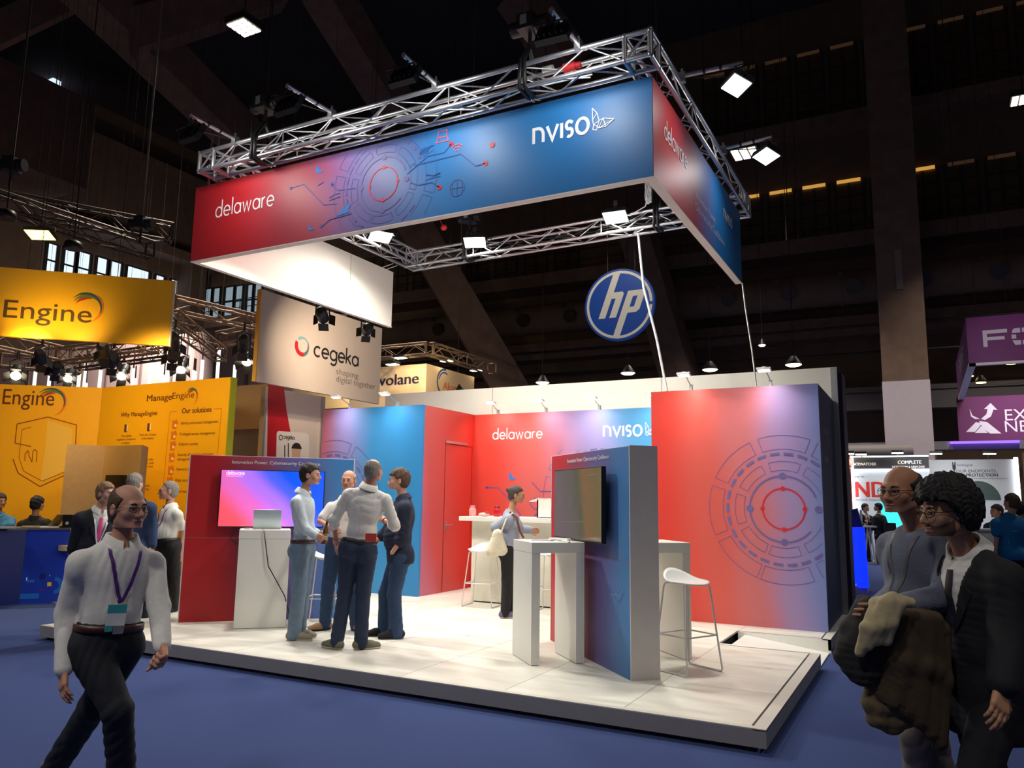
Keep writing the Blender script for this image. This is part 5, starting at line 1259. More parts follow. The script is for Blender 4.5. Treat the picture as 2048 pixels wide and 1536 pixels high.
# duct, soffit with violet light, small lamps, beige strip
trim(MB().box((-12, 33.4, at(1700, 902, Y=33.4)[2]), (14, 33.9, at(1700, 886, Y=33.4)[2])), mat('grey_soffit', (150, 142, 146), .6))
a, b = at(1900, 885, Y=33.2), at(2040, 885, Y=33.2); tag(MB().box((a[0], 33.28, a[2]-.04), (b[0], 33.4, a[2]+.04)).build('light_strip', mat('lit_violet_strip', (120, 80, 255), emit=2.5)), 'violet light strip along the far grey soffit at the right', 'light strip')
a, b = at(1690, 905, Y=31.5), at(2048, 905, Y=31.5); trim(MB().cyl((a[0], 31.5, a[2]), (-.3, 31.5, a[2]), .28, n=14), mat('grey_duct', (120, 112, 112), .6))
for i, (px, py, lab) in enumerate(((1697, 908, 'small lit lamp over the narrow dark red wall'), (1722, 909, 'small lit lamp over the dark header, left of the white column'), (1795, 906, 'pair of lit lamps over the dark header by the white column'), (1872, 908, 'small lit lamp over the left end of the pale grey wall'), (1979, 908, 'small lit lamp over the right part of the pale grey wall'))):
    c = at(px, py, Y=YE-1.2); t = thing('small_floodlight', lab, 'floodlight', c, group='small lit lamps over the far right stands')
    MB().obox(c+ZUP*.05, (LX, LY, ZUP), (.18, .12, .04)).build('lamp_head', m_black, t); MB().obox(c, (LX, LY, ZUP), (.17, .11, .012)).build('lamp_glass', m_small_lit, t)
    MB().cyl(c+ZUP*.05, (c[0], YE-.02 if px > 1860 else YE-.62 if px > 1700 else YE-1.0, c[2]-.1), .015, n=5).build('arm', m_black, t)
for px, py, Y, lab in ((1256, 746, 24, 'lit round lamp over the white wall, left of the right wall block'), (1420, 739, 24, 'lit round lamp over the white wall, between the two arm lamps'), (1587, 729, 24, 'lit round lamp over the right end of the white wall'), (1834, 665, 34, 'tiny lit lamp right of the concrete column'), (1524, 690, 32, 'tiny lit lamp in the dark over the white wall'), (1085, 765, 24, 'lit lamp just over the white wall at its middle'), (915, 783, 22, 'small lit lamp on the white wall below the orange name')):
    c = at(px, py, Y=Y); t = thing('round_lamp', lab, 'lamp', c, group='lit round lamps beyond the white wall'); s = .2 if Y < 30 else .12
    MB().lathe([(s*.4, .25), (s*1.1, .06), (s*1.2, 0)], c, n=16).cyl(c+ZUP*.25, v3(c[0], c[1], ZC), .012, n=5).build('shade', m_black, t); MB().lathe([(s*1.15, -.01), (s*.8, -.05), (.01, -.07)], c, n=16).build('bulb', m_small_lit, t)
light('AREA', at(1900, 880, Y=27.5), 55, (.95, .97, 1), at(1850, 1100, Y=30), 2.5, 100)  # floating area light without a fitting, added for the pale far walls
light('AREA', (2.5, 22, 6.5), 160, (.95, .95, 1), (2.5, 23, 0), 2, 100)  # added overhead area light, no fitting, for the far right floor
# cyan screen with a round chart stand, blue lit barrier, grey stand
c = at(1788, 1055, Y=27.5); t = thing('screen_stand', 'bright cyan screen on a white stand behind the bald man', 'screen', (c[0], 27.5, 0))
MB().box((c[0]-.45, 27.5, 1.0), (c[0]+.35, 27.56, 1.75)).build('screen', mat('lit_cyan_screen', (60, 232, 240), emit=1.2), t)
MB().box((c[0]-.45, 27.5, 0), (c[0]+.35, 27.6, .98)).build('white_front', mat('warm_white_front', (214, 202, 198), .5), t)
MB().ribbon(circ(.2, 20, 30, 330, (c[0]-.05, .66)), .06, v3(0, 27.495, 0), LX, ZUP).build('round_chart', mat('pale_red_print2', (220, 150, 140), .5, noise=0), t)
t = thing('lit_barrier', 'blue glowing barrier posts on a low plinth behind the navy side of the stand', 'barrier', (-1.15, 16, 0))
m_bl = mat('lit_blue_tube', (10, 40, 255), emit=1.6)
for px, w_, D in ((1705, .05, 15.2), (1714, .04, 15.6), (1727, .11, 15.0)):
    a = at(px, 1190, D=D); b = at(px-4, 1055, D=D)
    MB().cyl((a[0], a[1], .12), (a[0]-.03, a[1], b[2]), w_, n=10).build('lit_post', m_bl, t)
a = at(1722, 1190, D=15.2); MB().box((a[0]-.4, a[1]-.25, 0), (a[0]+.12, a[1]+.5, .14)).build('plinth', mat('grey_lilac_plinth', (150, 140, 190), .5), t)
a = at(1700, 1040, D=15.8); MB().beam(at(1699, 1020, D=15.8), at(1716, 1075, D=15.8), .12, .3).build('louvred_top', mat('dark_violet_metal', (50, 46, 80), .5), t)
t = thing('folding_stand', 'grey folding stand between the blue barrier and the standing men', 'folding stand', at(1738, 1125, Z=0))
for (a, b) in (((1735, 1055), (1730, 1132)), ((1740, 1055), (1752, 1130)), ((1736, 1062), (1746, 1128))): MB().cyl(at(*a, D=22.6), at(*b, D=22.6), .025, n=6).build('leg', m_lampgrey, t)
MB().cyl(at(1722, 1020, D=22.6), at(1722, 1131, D=22.6), .035).build('post', m_lampgrey, t)
MB().obox(at(1733, 1053, D=22.6), (RT, HF, ZUP), (.23, .15, .02)).build('top', m_lampgrey, t)
wall_ = wallbox('exhibition_wall', 'brown wood-look wall at the right edge behind the person in the blue shirt', 2044, 2120, 905, 0, YE+.5, mat('brown_wood_wall', (120, 88, 66), .6))
t = thing('white_counter', 'white counter with papers left of the person in the blue shirt', 'counter', at(1985, 1080, D=13.5)*v3(1, 1, 0))
a = at(1985, 1062, D=13.5); MB().box((a[0]-.35, a[1], 0), (a[0]+.9, a[1]+.5, a[2])).build('body', m_white, t); MB().box((a[0]-.4, a[1]-.05, a[2]), (a[0]+.95, a[1]+.55, a[2]+.03)).build('top', m_white, t)
# ------------------------------------------------------------------ people: one smooth surface per body, garments over it
BIG = 1.0
def _len(v): return np.sqrt((v*v).sum(1))
class Prim:
    """rounded cone, ellipsoid or half space in an optional local frame"""
    def __init__(s, kind, *a, k=.02, fr=None, op='u'):
        s.kind, s.a, s.k, s.fr, s.op = kind, a, k, fr, op
    def bounds(s):
        if s.kind == 'rc':
            p, q, r, r2 = s.a; pts = [v3(*p), v3(*q)]; r = max(r, r2)
        elif s.kind == 'el': pts = [v3(*s.a[0])]; r = max(s.a[1])
        else: return None
        if s.fr is not None:
            c, R, sc = s.fr; pts = [c+R@(p*sc) for p in pts]; r *= sc
        pts = np.array(pts); m = r+s.k+.05
        return pts.min(0)-m, pts.max(0)+m
    def d(s, P):
        sc = 1.
        if s.fr is not None:
            c, R, sc = s.fr; P = ((P-c)@R)/sc
        if s.kind == 'rc':
            p, q, r, r2 = s.a; p = v3(*p); ba = v3(*q)-p; pa = P-p
            t = np.clip((pa@ba)/max(1e-9, ba@ba), 0, 1)
            return (_len(pa-t[:, None]*ba)-(r+(r2-r)*t))*sc
        if s.kind == 'el':
            c, r = v3(*s.a[0]), v3(*s.a[1]); Q = P-c
            if len(s.a) > 2: Q = Q@s.a[2]
            k0 = _len(Q/r); k1 = _len(Q/(r*r))+1e-9
            return (k0*(k0-1)/k1)*sc
        if s.kind == 'hs':
            p, n = s.a; return ((P-v3(*p))@nrm(n))*sc
        if s.kind == 'fn': return s.a[0](P)*sc
def smin(a, b, k):
    h = np.maximum(k-np.abs(a-b), 0)/k; return np.minimum(a, b)-h*h*k*.25
def smax(a, b, k): return -smin(-a, -b, k)
def evalp(prims, P):
    F = np.full(len(P), BIG)
    for q in prims:
        d = q.d(P)
        F = smin(F, d, q.k) if q.op == 'u' else smax(F, -d if q.op == 's' else d, q.k)
    return F
def field(prims, lo, hi, h):
    n = np.maximum(np.ceil((hi-lo)/h).astype(int)+1, 3)
    ax = [lo[i]+h*np.arange(n[i]) for i in range(3)]
    F = np.full(n, .15)
    for q in prims:
        b = q.bounds()
        if b is None: sl = [slice(0, n[i]) for i in range(3)]
        else:
            sl = [slice(max(0, int((b[0][i]-lo[i])/h)), max(0, min(n[i], int((b[1][i]-lo[i])/h)+2))) for i in range(3)]
        if any(s_.stop <= s_.start for s_ in sl): continue
        G = np.meshgrid(*[ax[i][sl[i]] for i in range(3)], indexing='ij')
        d = q.d(np.stack([g.ravel() for g in G], 1)).reshape(G[0].shape)
        blk = F[sl[0], sl[1], sl[2]]
        F[sl[0], sl[1], sl[2]] = smin(blk, d, q.k) if q.op == 'u' else smax(blk, -d if q.op == 's' else d, q.k)
    F[0], F[-1] = .1, .1; F[:, 0], F[:, -1] = .1, .1; F[:, :, 0], F[:, :, -1] = .1, .1
    return F
CORN = [(i, j, k) for i in (0, 1) for j in (0, 1) for k in (0, 1)]
EDG = [(a, b) for a in range(8) for b in range(a+1, 8) if sum(x != y for x, y in zip(CORN[a], CORN[b])) == 1]
def surfnet(F, lo, h):
    S = F < 0; nx, ny, nz = F.shape
    cs = [S[i:nx-1+i, j:ny-1+j, k:nz-1+k] for i, j, k in CORN]
    tot = sum(c.astype(np.int8) for c in cs); M = (tot > 0) & (tot < 8)
    idx = np.full(M.shape, -1); I = np.argwhere(M); idx[M] = np.arange(len(I))
    vals = np.stack([F[I[:, 0]+i, I[:, 1]+j, I[:, 2]+k] for i, j, k in CORN], 1)
    pos = np.zeros((len(I), 3)); cnt = np.zeros(len(I))
    for a, b in EDG:
        va, vb = vals[:, a], vals[:, b]; x = (va < 0) != (vb < 0)
        t = np.where(x, va/np.where(va-vb == 0, 1, va-vb), 0)
        pa = np.array(CORN[a], float); d = np.array(CORN[b], float)-pa
        pos += np.where(x[:, None], pa+t[:, None]*d, 0); cnt += x
    V = lo+(I+pos/np.maximum(cnt, 1)[:, None])*h
    Q = []
    for ax in range(3):
        u, w = [(1, 2), (2, 0), (0, 1)][ax]
        sl0 = [slice(None)]*3; sl1 = [slice(None)]*3; sl0[ax] = slice(0, -1); sl1[ax] = slice(1, None)
        A, B = S[tuple(sl0)], S[tuple(sl1)]
        E = np.argwhere(A != B)
        ok = (E[:, u] > 0) & (E[:, w] > 0) & (E[:, u] < M.shape[u]) & (E[:, w] < M.shape[w]); E = E[ok]
        ins = A[E[:, 0], E[:, 1], E[:, 2]]
        def cell(du, dw):
            e = E.copy(); e[:, u] -= du; e[:, w] -= dw; return idx[e[:, 0], e[:, 1], e[:, 2]]
        q = np.stack([cell(1, 1), cell(0, 1), cell(0, 0), cell(1, 0)], 1)
        q[~ins] = q[~ins][:, ::-1]
        Q.append(q[(q >= 0).all(1)])
    return V, np.concatenate(Q)
def sdf_mesh(prims, h, lo=None, hi=None):
    bs = [q.bounds() for q in prims if q.op == 'u' and q.bounds() is not None]
    l = np.min([b[0] for b in bs], 0); u = np.max([b[1] for b in bs], 0)
    if lo is not None: l = np.maximum(l, lo)
    if hi is not None: u = np.minimum(u, hi)
    return surfnet(field(prims, l, u, h), l, h)
def mesh_obj(name, parts, mats, parent, mi=None):
    off = wloc(parent); vs, fs, n = [], [], 0
    for V, Q in parts:
        vs.append(V-off); fs.append(Q+n); n += len(V)
    V, Q = np.concatenate(vs), np.concatenate(fs)
    me = bpy.data.meshes.new(name)
    me.vertices.add(len(V)); me.vertices.foreach_set('co', V.ravel().astype(np.float32))
    me.loops.add(Q.size); me.loops.foreach_set('vertex_index', Q.ravel().astype(np.int32))
    me.polygons.add(len(Q)); me.polygons.foreach_set('loop_start', (np.arange(len(Q))*4).astype(np.int32))
    me.update(calc_edges=True)
    for q in (mats if isinstance(mats, (list, tuple)) else [mats]): me.materials.append(q)
    me.polygons.foreach_set('use_smooth', np.ones(len(Q), bool))
    if mi is not None: me.polygons.foreach_set('material_index', mi(V[Q].mean(1)+off).astype(np.int32))
    me.update(); me.validate()
    o = bpy.data.objects.new(name, me); COL.objects.link(o); o.parent = parent
    return o
def folds(amp, seed, fx=26., fz=13.):
    """irregular slanting creases: warped ridges whose direction and strength drift over the cloth"""
    ph = seed*1.7
    def g(P):
        x, y, z = P[:, 0], P[:, 1], P[:, 2]
        w1 = np.sin(z*7+ph)+np.sin(x*11+y*9+ph*2); w2 = np.sin(x*6-z*5+ph*3)+np.sin(y*8+z*3+ph)
        a = np.sin(z*fz*.9+(x+y)*fx*.55*np.sin(z*2+ph)+2.2*w1+ph)
        b = np.sin((x*.8-y*.7)*fx*.8+z*fz*1.3+2.4*w2)
        c = np.sin((x+y)*fx*1.5-z*fz*.7+1.6*w1+1.4*w2)
        m = .5+.5*np.sin(w2*1.3+z*4); m2 = .5+.5*np.sin(w1*1.1+x*6)
        r = lambda q: np.sqrt(np.abs(q)+.02)
        return amp*((r(a)*-1.6+1)*m+(r(b)*-1.6+1)*(1-m)*m2+.6*(r(c)*-1.6+1)*(1-m2))
    return g
class Disp(Prim):
    """garment bulk: union of prims, inflated and ruffled, evaluated as one primitive"""
    def __init__(s, prims, infl, fold=None, cuts=(), k=.012):
        s.prims, s.infl, s.fold, s.cuts, s.k, s.op, s.kind = prims, infl, fold, cuts, k, 'u', 'x'
    def bounds(s):
        bs = [q.bounds() for q in s.prims if q.op == 'u' and q.bounds() is not None]
        return np.min([b[0] for b in bs], 0)-s.infl-.01, np.max([b[1] for b in bs], 0)+s.infl+.01
def garment(prims, infl, h, fold=None, cuts=(), extra=None, ekk=.03, cuts2=()):
    """surface of prims, inflated, ruffled, trimmed by half spaces (normal points to what is removed); extra = sleeves left untrimmed by the hem"""
    bs = [q.bounds() for q in prims+(extra or []) if q.op == 'u' and q.bounds() is not None]
    lo = np.min([b[0] for b in bs], 0)-infl; hi = np.max([b[1] for b in bs], 0)+infl
    F = field(prims, lo, hi, h)-infl
    if cuts:
        n = F.shape; I = np.argwhere(np.ones(n, bool)); P = lo+I*h; v = F.ravel()
        for c in cuts: v = smax(v, c.d(P), .006)
        F = v.reshape(n)
    if extra: F = smin(F, field(extra, lo, hi, h)-infl, ekk)
    if fold is not None or cuts2:
        near = np.abs(F) < .04
        I = np.argwhere(near); P = lo+I*h; v = F[near]
        if fold is not None: v = v+fold(P)
        F[near] = v
        if cuts2:
            near = F < .04; I = np.argwhere(near); P = lo+I*h; v = F[near]
            for c in cuts2: v = smax(v, c.d(P), .006)
            F[near] = v
    F[0], F[-1] = .1, .1; F[:, 0], F[:, -1] = .1, .1; F[:, :, 0], F[:, :, -1] = .1, .1
    return surfnet(F, lo, h), (F, lo, h)
def sample(fl, P):
    F, lo, h = fl; i = np.clip(np.round((np.atleast_2d(P)-lo)/h).astype(int), 0, np.array(F.shape)-1)
    return F[i[:, 0], i[:, 1], i[:, 2]]
def ray_to(fl, p, d, dist=.5):
    """first point on a garment coming from outside along d"""
    F, lo, h = fl
    for k in range(int(dist/.004)):
        q = p+d*.004*k
        if np.all(q > lo) and np.all(q < lo+h*(np.array(F.shape)-1)) and sample(fl, q)[0] < 0: return q
    return p+d*dist*.5

def skin_mat(name, rgb):
    M = mat(name, rgb, .55, noise=.1, scale=22, spec=.35)
    M.node_tree.nodes['Principled BSDF'].inputs['Subsurface Weight'].default_value = .08
    M.node_tree.nodes['Principled BSDF'].inputs['Subsurface Radius'].default_value = (.02, .008, .004)
    return M
m_lip = mat('lip', (172, 108, 96), .5)
m_eye = mat('eye_white', (176, 166, 156), .3, noise=0); m_iris = mat('dark_iris', (40, 30, 26), .25, noise=0)

def head_prims(fr, female=False, fat=0.):
    R = lambda *a, **k: Prim(*a, fr=fr, **k)
    j = 1+.14*fat
    P = [R('el', (0, -.014, .034), (.076, .098, .09), k=.02), R('el', (0, .03, -.03), (.06*j, .066, .086), k=.03),
         R('el', (0, .068, -.094), (.026*j, .022, .022), k=.025),
         R('rc', (.045*j, .005, -.06), (.012, .068, -.096), .024, .019, k=.025), R('rc', (-.045*j, .005, -.06), (-.012, .068, -.096), .024, .019, k=.025),
         R('rc', (-.032, .083, .024), (.032, .083, .024), .011, .011, k=.02),
         R('el', (.043, .062, -.02), (.022*j, .022, .024), k=.025), R('el', (-.043, .062, -.02), (.022*j, .022, .024), k=.025),
         R('el', (.033, .098, .004), (.015, .012, .011), k=.012, op='s'), R('el', (-.033, .098, .004), (.015, .012, .011), k=.012, op='s'),
         R('rc', (.022, .094, .0125), (.044, .088, .011), .0055, .005, k=.006), R('rc', (-.022, .094, .0125), (-.044, .088, .011), .0055, .005, k=.006),
         R('rc', (0, .09, .014), (0, .113, -.03), .0085, .0125, k=.012), R('el', (.012, .1, -.036), (.009, .011, .008), k=.008), R('el', (-.012, .1, -.036), (.009, .011, .008), k=.008),
         R('el', (0, .092, -.06), (.024, .011, .0065), k=.007), R('el', (0, .089, -.0715), (.021, .011, .007), k=.007), R('el', (0, .104, -.0655), (.024, .012, .0018), k=.004, op='s')]
    for s in (1, -1):
        P += [R('el', (s*.079, -.008, -.006), (.01, .02, .032), k=.008), R('el', (s*.09, -.004, -.002), (.007, .011, .02), k=.006, op='s')]
    return P
# hair styles: thickness, hairline height over depth (nape ... forehead), extra trimming planes, ruffle
_HY = (-.13, -.08, -.045, -.015, .008, .022, .045, .07, .1)
HAIRCUT = {'short': (.018, (-.085, -.088, -.075, -.05, -.034, .02, .05, .066, .074), [], .003),
           'thick': (.026, (-.08, -.082, -.07, -.045, -.03, .02, .048, .062, .068), [], .007),
           'receding': (.01, (-.085, -.088, -.075, -.05, -.034, .03, .075, .105, .13), [], .002),
           'tonsure': (.011, (-.085, -.088, -.075, -.05, -.034, .03, .075, .105, .13), [((0, -.03, .098), (0, .3, 1))], .002),
           'fringe': (.0085, (-.085, -.088, -.075, -.045, -.03, .02, .06, .1, .13), [((0, 0, .055), (0, .5, 1))], .001),
           'crop': (.0085, (-.085, -.088, -.075, -.045, -.03, .015, .05, .1, .13), [((0, -.02, .085), (0, .5, 1))], .0005),
           'curly': (.05, (-.07, -.07, -.055, -.035, -.02, .02, .045, .058, .062), [], .007),
           'long': (.02, (-.3, -.3, -.3, -.3, -.2, .0, .04, .06, .07), [], .003),
           'updo': (.013, (-.07, -.07, -.055, -.035, -.02, .03, .055, .07, .078), [], .002)}
def person(label, D, pts, facing, skin, hair, top, bottom, shoes, look=None, tilt=0., fat=0., belly=0., sw=.185, res=.011, face=True, glasses=None, lanyard=None, badge=True, hands=('relax', 'relax'), feet=None, nod=0., female=False, beard=None, scale=1.0, hide_legs=False, belt=None, tie=None, lanyard_len=.36, hscale=1.0, stubble=None):
    """pts: pixel + offset toward the camera of the joints; facing in degrees: 0 to the camera, 90 to picture right, 180 away"""
    W = {}
    for kx, val in pts.items():
        px, py, *dw = val
        W[kx] = at(px, py, D=D-(dw[0] if dw else 0.))
    f = math.radians(facing)
    Fv = math.sin(f)*RT-math.cos(f)*HF; Rv = np.cross(Fv, ZUP)
    base = v3(W['hip'][0], W['hip'][1], min(W[q][2] for q in ('aL', 'aR'))-.08)
    if not hide_legs: base[2] = 0. if base[2] < .1 else ZT
    t = thing('person', label, 'person', base, group=None)
    neck, hip = W['neck'], W['hip']; sp = neck-hip; L = np.linalg.norm(sp); Zp = sp/L
    Xb = nrm(Rv-Zp*(Rv@Zp)); Yb = np.cross(Zp, Xb)
    RB = np.stack([Xb, Yb, Zp], 1); TF = (hip, RB, 1.0)
    T = lambda x, y, z: hip+RB@v3(x, y, z)
    b = 1+.16*fat
    sh = {s: T(sg*(sw-.008), -.012, L-.085) for s, sg in (('R', 1), ('L', -1))}
    hp = {s: T(sg*.088*b, 0, -.03) for s, sg in (('R', 1), ('L', -1))}
    for s in 'LR':
        if 's'+s in W: sh[s] = W['s'+s]
    # --- torso and limbs
    def torso(k=.035):
        P = [Prim('el', (0, .0, L*.68), (.15*b*sw/.185, .108*b, .2), k=k, fr=TF), Prim('el', (0, .012+belly*.5, L*.3), (.134*b, .098*b+belly*.55, .17), k=k, fr=TF), Prim('el', (0, 0, 0), (.15*b, .105*b, .13), k=k, fr=TF),
             Prim('el', (.07, -.05, -.03), (.08, .08, .1), k=k, fr=TF), Prim('el', (-.07, -.05, -.03), (.08, .08, .1), k=k, fr=TF)]
        for s in 'LR':
            P += [Prim('rc', neck-Zp*.012-Yb*.01, sh[s]-Zp*.004, .046, .046, k=.03), Prim('rc', T(0, -.01, L*.7), sh[s]-Zp*.04, .08, .046, k=.03)]
        if female: P += [Prim('el', (sg*.07, .085, L*.66), (.058, .05, .056), k=.03, fr=TF) for sg in (1, -1)]
        return P
    def arm(s, frac=1., r=(.046, .037, .027), k=.02, roll=0.):
        e, w = W['e'+s], W['w'+s]
        if frac <= .5: return [Prim('rc', sh[s], sh[s]+(e-sh[s])*frac*2, r[0]*b**.5, r[1]*1.06, k=k)]
        q = e+(w-e)*(frac-.5)*2
        return [Prim('rc', sh[s], e, r[0]*b**.5, r[1], k=k), Prim('rc', e, q, r[1], r[1]+(r[2]-r[1])*(frac-.5)*2, k=k)]
    def leg(s, r=(.083, .056, .04), k=.03):
        return [Prim('rc', hp[s], W['k'+s], r[0]*b, r[1], k=k), Prim('rc', W['k'+s], W['a'+s], r[1], r[2], k=k)]
    # --- head frame
    lk = math.radians(look if look is not None else facing)
    Hf = math.sin(lk)*RT-math.cos(lk)*HF; Hf = nrm(Hf*math.cos(nod)-ZUP*math.sin(nod)); Hx = nrm(np.cross(Hf, ZUP)); Hz = np.cross(Hx, Hf)
    if tilt: Hx, Hz = Hx*math.cos(tilt)+Hz*math.sin(tilt), Hz*math.cos(tilt)-Hx*math.sin(tilt)
    HC = W['head']; HR = np.stack([Hx, Hf, Hz], 1); HFm = (HC, HR, hscale)
    Hp = lambda x, y, z: HC+HR@(v3(x, y, z)*hscale)
    neckp = [Prim('rc', Hp(0, -.025, -.05), neck+Zp*.0-Yb*.0, .05*(1+.12*fat)*(0.88 if female else 1), .058*(1+.1*fat), k=.03)]
    # --- hands
    handp, handspec = {}, {}
    for i, s in enumerate('LR'):
        md = hands[i]
        if md is None: continue
        kind, *extra = md if isinstance(md, tuple) else (md,)
        e, w = W['e'+s], W['w'+s]; d = nrm(w-e)
        if extra: d = nrm(d+extra[0][0]*RT+extra[0][1]*ZUP-extra[0][2]*HF)
        inner = (1 if s == 'L' else -1)*Xb
        n = nrm(inner-d*(inner@d)) if kind != 'pronate' else nrm(-ZUP+d*(d[2]))
        tdir = np.cross(n, d)*(1 if s == 'R' else -1)
        if kind in ('hold',):
            n = nrm(inner-d*(inner@d)); tdir = nrm(ZUP-d*d[2]-n*n[2])
        curl = dict(relax=(.25, .35, .3), fist=(1.0, 1.25, .9), hold=(.75, .95, .6), pronate=(.3, .45, .3), open=(.08, .15, .1))[kind]
        P = []
        for q, ln in ((.031, .072), (.0105, .08), (-.0105, .075), (-.031, .06)):
            k0 = w+d*.088+tdir*q-d*abs(q-.008)*.25
            P.append(Prim('rc', w+tdir*q*.55, k0, .0165, .0125, k=.014))
            p, a = k0, 0.
            for sg, cu, r0, r1 in zip((.46, .3, .24), curl, (.0098, .0086, .0078), (.0088, .0078, .0064)):
                a += cu+.04*(q < 0); nd = d*math.cos(a)+n*math.sin(a); e2 = p+nd*ln*sg*1.08
                P.append(Prim('rc', p, e2, r0, r1, k=.004)); p = e2
        p = w+d*.028+tdir*.022; fold_ = .55 if kind in ('fist', 'hold') else .2
        for ln, vec, r0, r1 in ((.042, d*.75+tdir*.65+n*fold_, .0145, .012), (.034, d*.9+tdir*.25+n*(fold_+.25), .0115, .0095), (.026, d*.95-tdir*.05+n*(fold_+.35), .0095, .0072)):
            e2 = p+nrm(vec)*ln; P.append(Prim('rc', p, e2, r0, r1, k=.006)); p = e2
        P.append(Prim('rc', w-d*.05, w, .028, .026, k=.02))
        handp[s] = P; handspec[s] = (w, d, n, tdir)
    # --- body surface
    sk = skin
    body = torso()+neckp+sum([arm(s) for s in 'LR'], [])+([] if hide_legs else sum([leg(s, (.078, .05, .034)) for s in 'LR'], []))
    bh = max(res, .012)
    parts = []
    (V, Q), _ = garment(body, -.004, bh, None, [])
    c_ = V[Q].mean(1); keep = ((c_-Hp(0, -.02, -.088))@Hz < 0)
    for s in handp: keep &= ~((_len(c_-W['w'+s]) < .11) & ((c_-W['w'+s])@nrm(W['w'+s]-W['e'+s]) > -.02))
    parts.append((V, Q[keep]))
    hh = .0052 if res < .01 else (.0066 if res < .012 else .009)
    V, Q = sdf_mesh(head_prims(HFm, female, fat)+neckp, hh, lo=Hp(0, 0, -.02)-.19, hi=Hp(0, 0, .02)+.22)
    c_ = V[Q].mean(1); parts.append((V, Q[((c_-Hp(0, -.02, -.094))@Hz > 0)]))
    for s in handp:
        P = handp[s]+[q for q in arm(s)[1:]]
        w = W['w'+s]; V, Q = sdf_mesh(P, .0046 if res < .01 else .0058 if res < .014 else .008, lo=w-.16, hi=w+.16+nrm(w-W['e'+s])*.12)
        c_ = V[Q].mean(1); parts.append((V, Q[(c_-w)@nrm(w-W['e'+s]) > -.03]))
    def lipsel(C):
        q = ((C-HC)@HR)/hscale
        lip = (np.abs(q[:, 0]) < .022) & (np.abs(q[:, 2]+.066) < .0095) & (q[:, 1] > .088)
        st = (q[:, 2] < -.045-.35*(q[:, 1]-.06)) & (q[:, 2] > -.13) & (q[:, 1] > .012) & (np.abs(q[:, 0]) < .09) | ((np.abs(q[:, 0]) < .03) & (np.abs(q[:, 2]+.052) < .007) & (q[:, 1] > .085))
        return np.where(lip, 1, np.where(st & (stubble is not None), 2, 0))
    mesh_obj('body', parts, [sk, m_lip]+([stubble] if stubble else []), t, lipsel)
    # --- face details
    if face:
        for s in (1, -1):
            e = MB().sphere(Hp(s*.033, .0825, .002), .0108*hscale, 10, ax=(Hx, Hf, Hz)); e.sphere(Hp(s*.033, .0885, .002), .0062*hscale, 8, 1, ax=(Hx, Hf, Hz)); e.build('eye', [m_eye, m_iris], t)
            bw = MB().tube([Hp(s*.016, .098, .022), Hp(s*.03, .097, .028), Hp(s*.047, .086, .024)], [.0032, .0038, .002], 6); bw.build('eyebrow', mat('dark_brow', (60, 44, 34), .8), t)
    if hair:
        style, hm = hair; th, line, cuts, ns = HAIRCUT[style]
        sd = .9 if style in ('curly', 'long', 'crop', 'fringe') else .55
        P = [Prim('el', (0, -.014, .034), (.0765+th*sd, .098+th*.9, .09+th*1.05), fr=HFm), Prim('el', (0, -.03, -.02), (.071+th*sd*.7, .075+th*.6, .08), k=.02, fr=HFm)]
        if style == 'long': P += [Prim('rc', (0, -.06, .0), (0, -.09, -.2), .075, .055, k=.04, fr=HFm)]
        if style == 'updo': P += [Prim('el', (0, -.125, .062), (.034, .032, .032), k=.02, fr=HFm)]
        def cf(P_):
            Q_ = ((P_-HC)@HR)/hscale
            if style == 'curly': return ns*(np.sin(Q_[:, 0]*150+3*np.sin(Q_[:, 2]*60))*np.sin(Q_[:, 2]*140+3*np.sin(Q_[:, 1]*70))+np.sin(Q_[:, 1]*160+2*np.sin(Q_[:, 0]*90)))*.7
            return ns*(np.sin(Q_[:, 0]*170+np.sin(Q_[:, 1]*60)*3)*.6+np.sin(Q_[:, 1]*50+Q_[:, 2]*90)*.4)
        ears = [Prim('el', (sg*.09, -.006, -.01), (.03, .022, .036), fr=HFm) for sg in (1, -1)] if style not in ('long', 'curly') else []
        def hairline(P_):
            Q_ = ((P_-HC)@HR)/hscale; return (np.interp(Q_[:, 1], _HY, line)-Q_[:, 2])*.65
        def earcut(P_): return -np.minimum(ears[0].d(P_), ears[1].d(P_)) if ears else np.full(len(P_), -1.)
        (V, Q), _ = garment(P, 0, hh, cf, [Prim('hs', p, n, fr=HFm) for p, n in cuts]+[Prim('fn', earcut), Prim('fn', hairline)])
        mesh_obj('hair', [(V, Q)], hm, t)
    if beard:
        P = [Prim('el', (0, .03, -.03), (.0615, .0675, .088), k=.02, fr=HFm), Prim('el', (0, .068, -.096), (.028, .025, .025), k=.02, fr=HFm), Prim('rc', (.05, .006, -.062), (.012, .069, -.097), .0272, .0225, k=.02, fr=HFm), Prim('rc', (-.05, .006, -.062), (-.012, .069, -.097), .0272, .0225, k=.02, fr=HFm)]
        (V, Q), _ = garment(P, 0, hh, None, [Prim('hs', (0, .06, -.075), (0, .5, 1), fr=HFm), Prim('hs', (0, .0, 0), (0, -1, 0), fr=HFm)])
        mesh_obj('beard', [(V, Q)], beard, t)
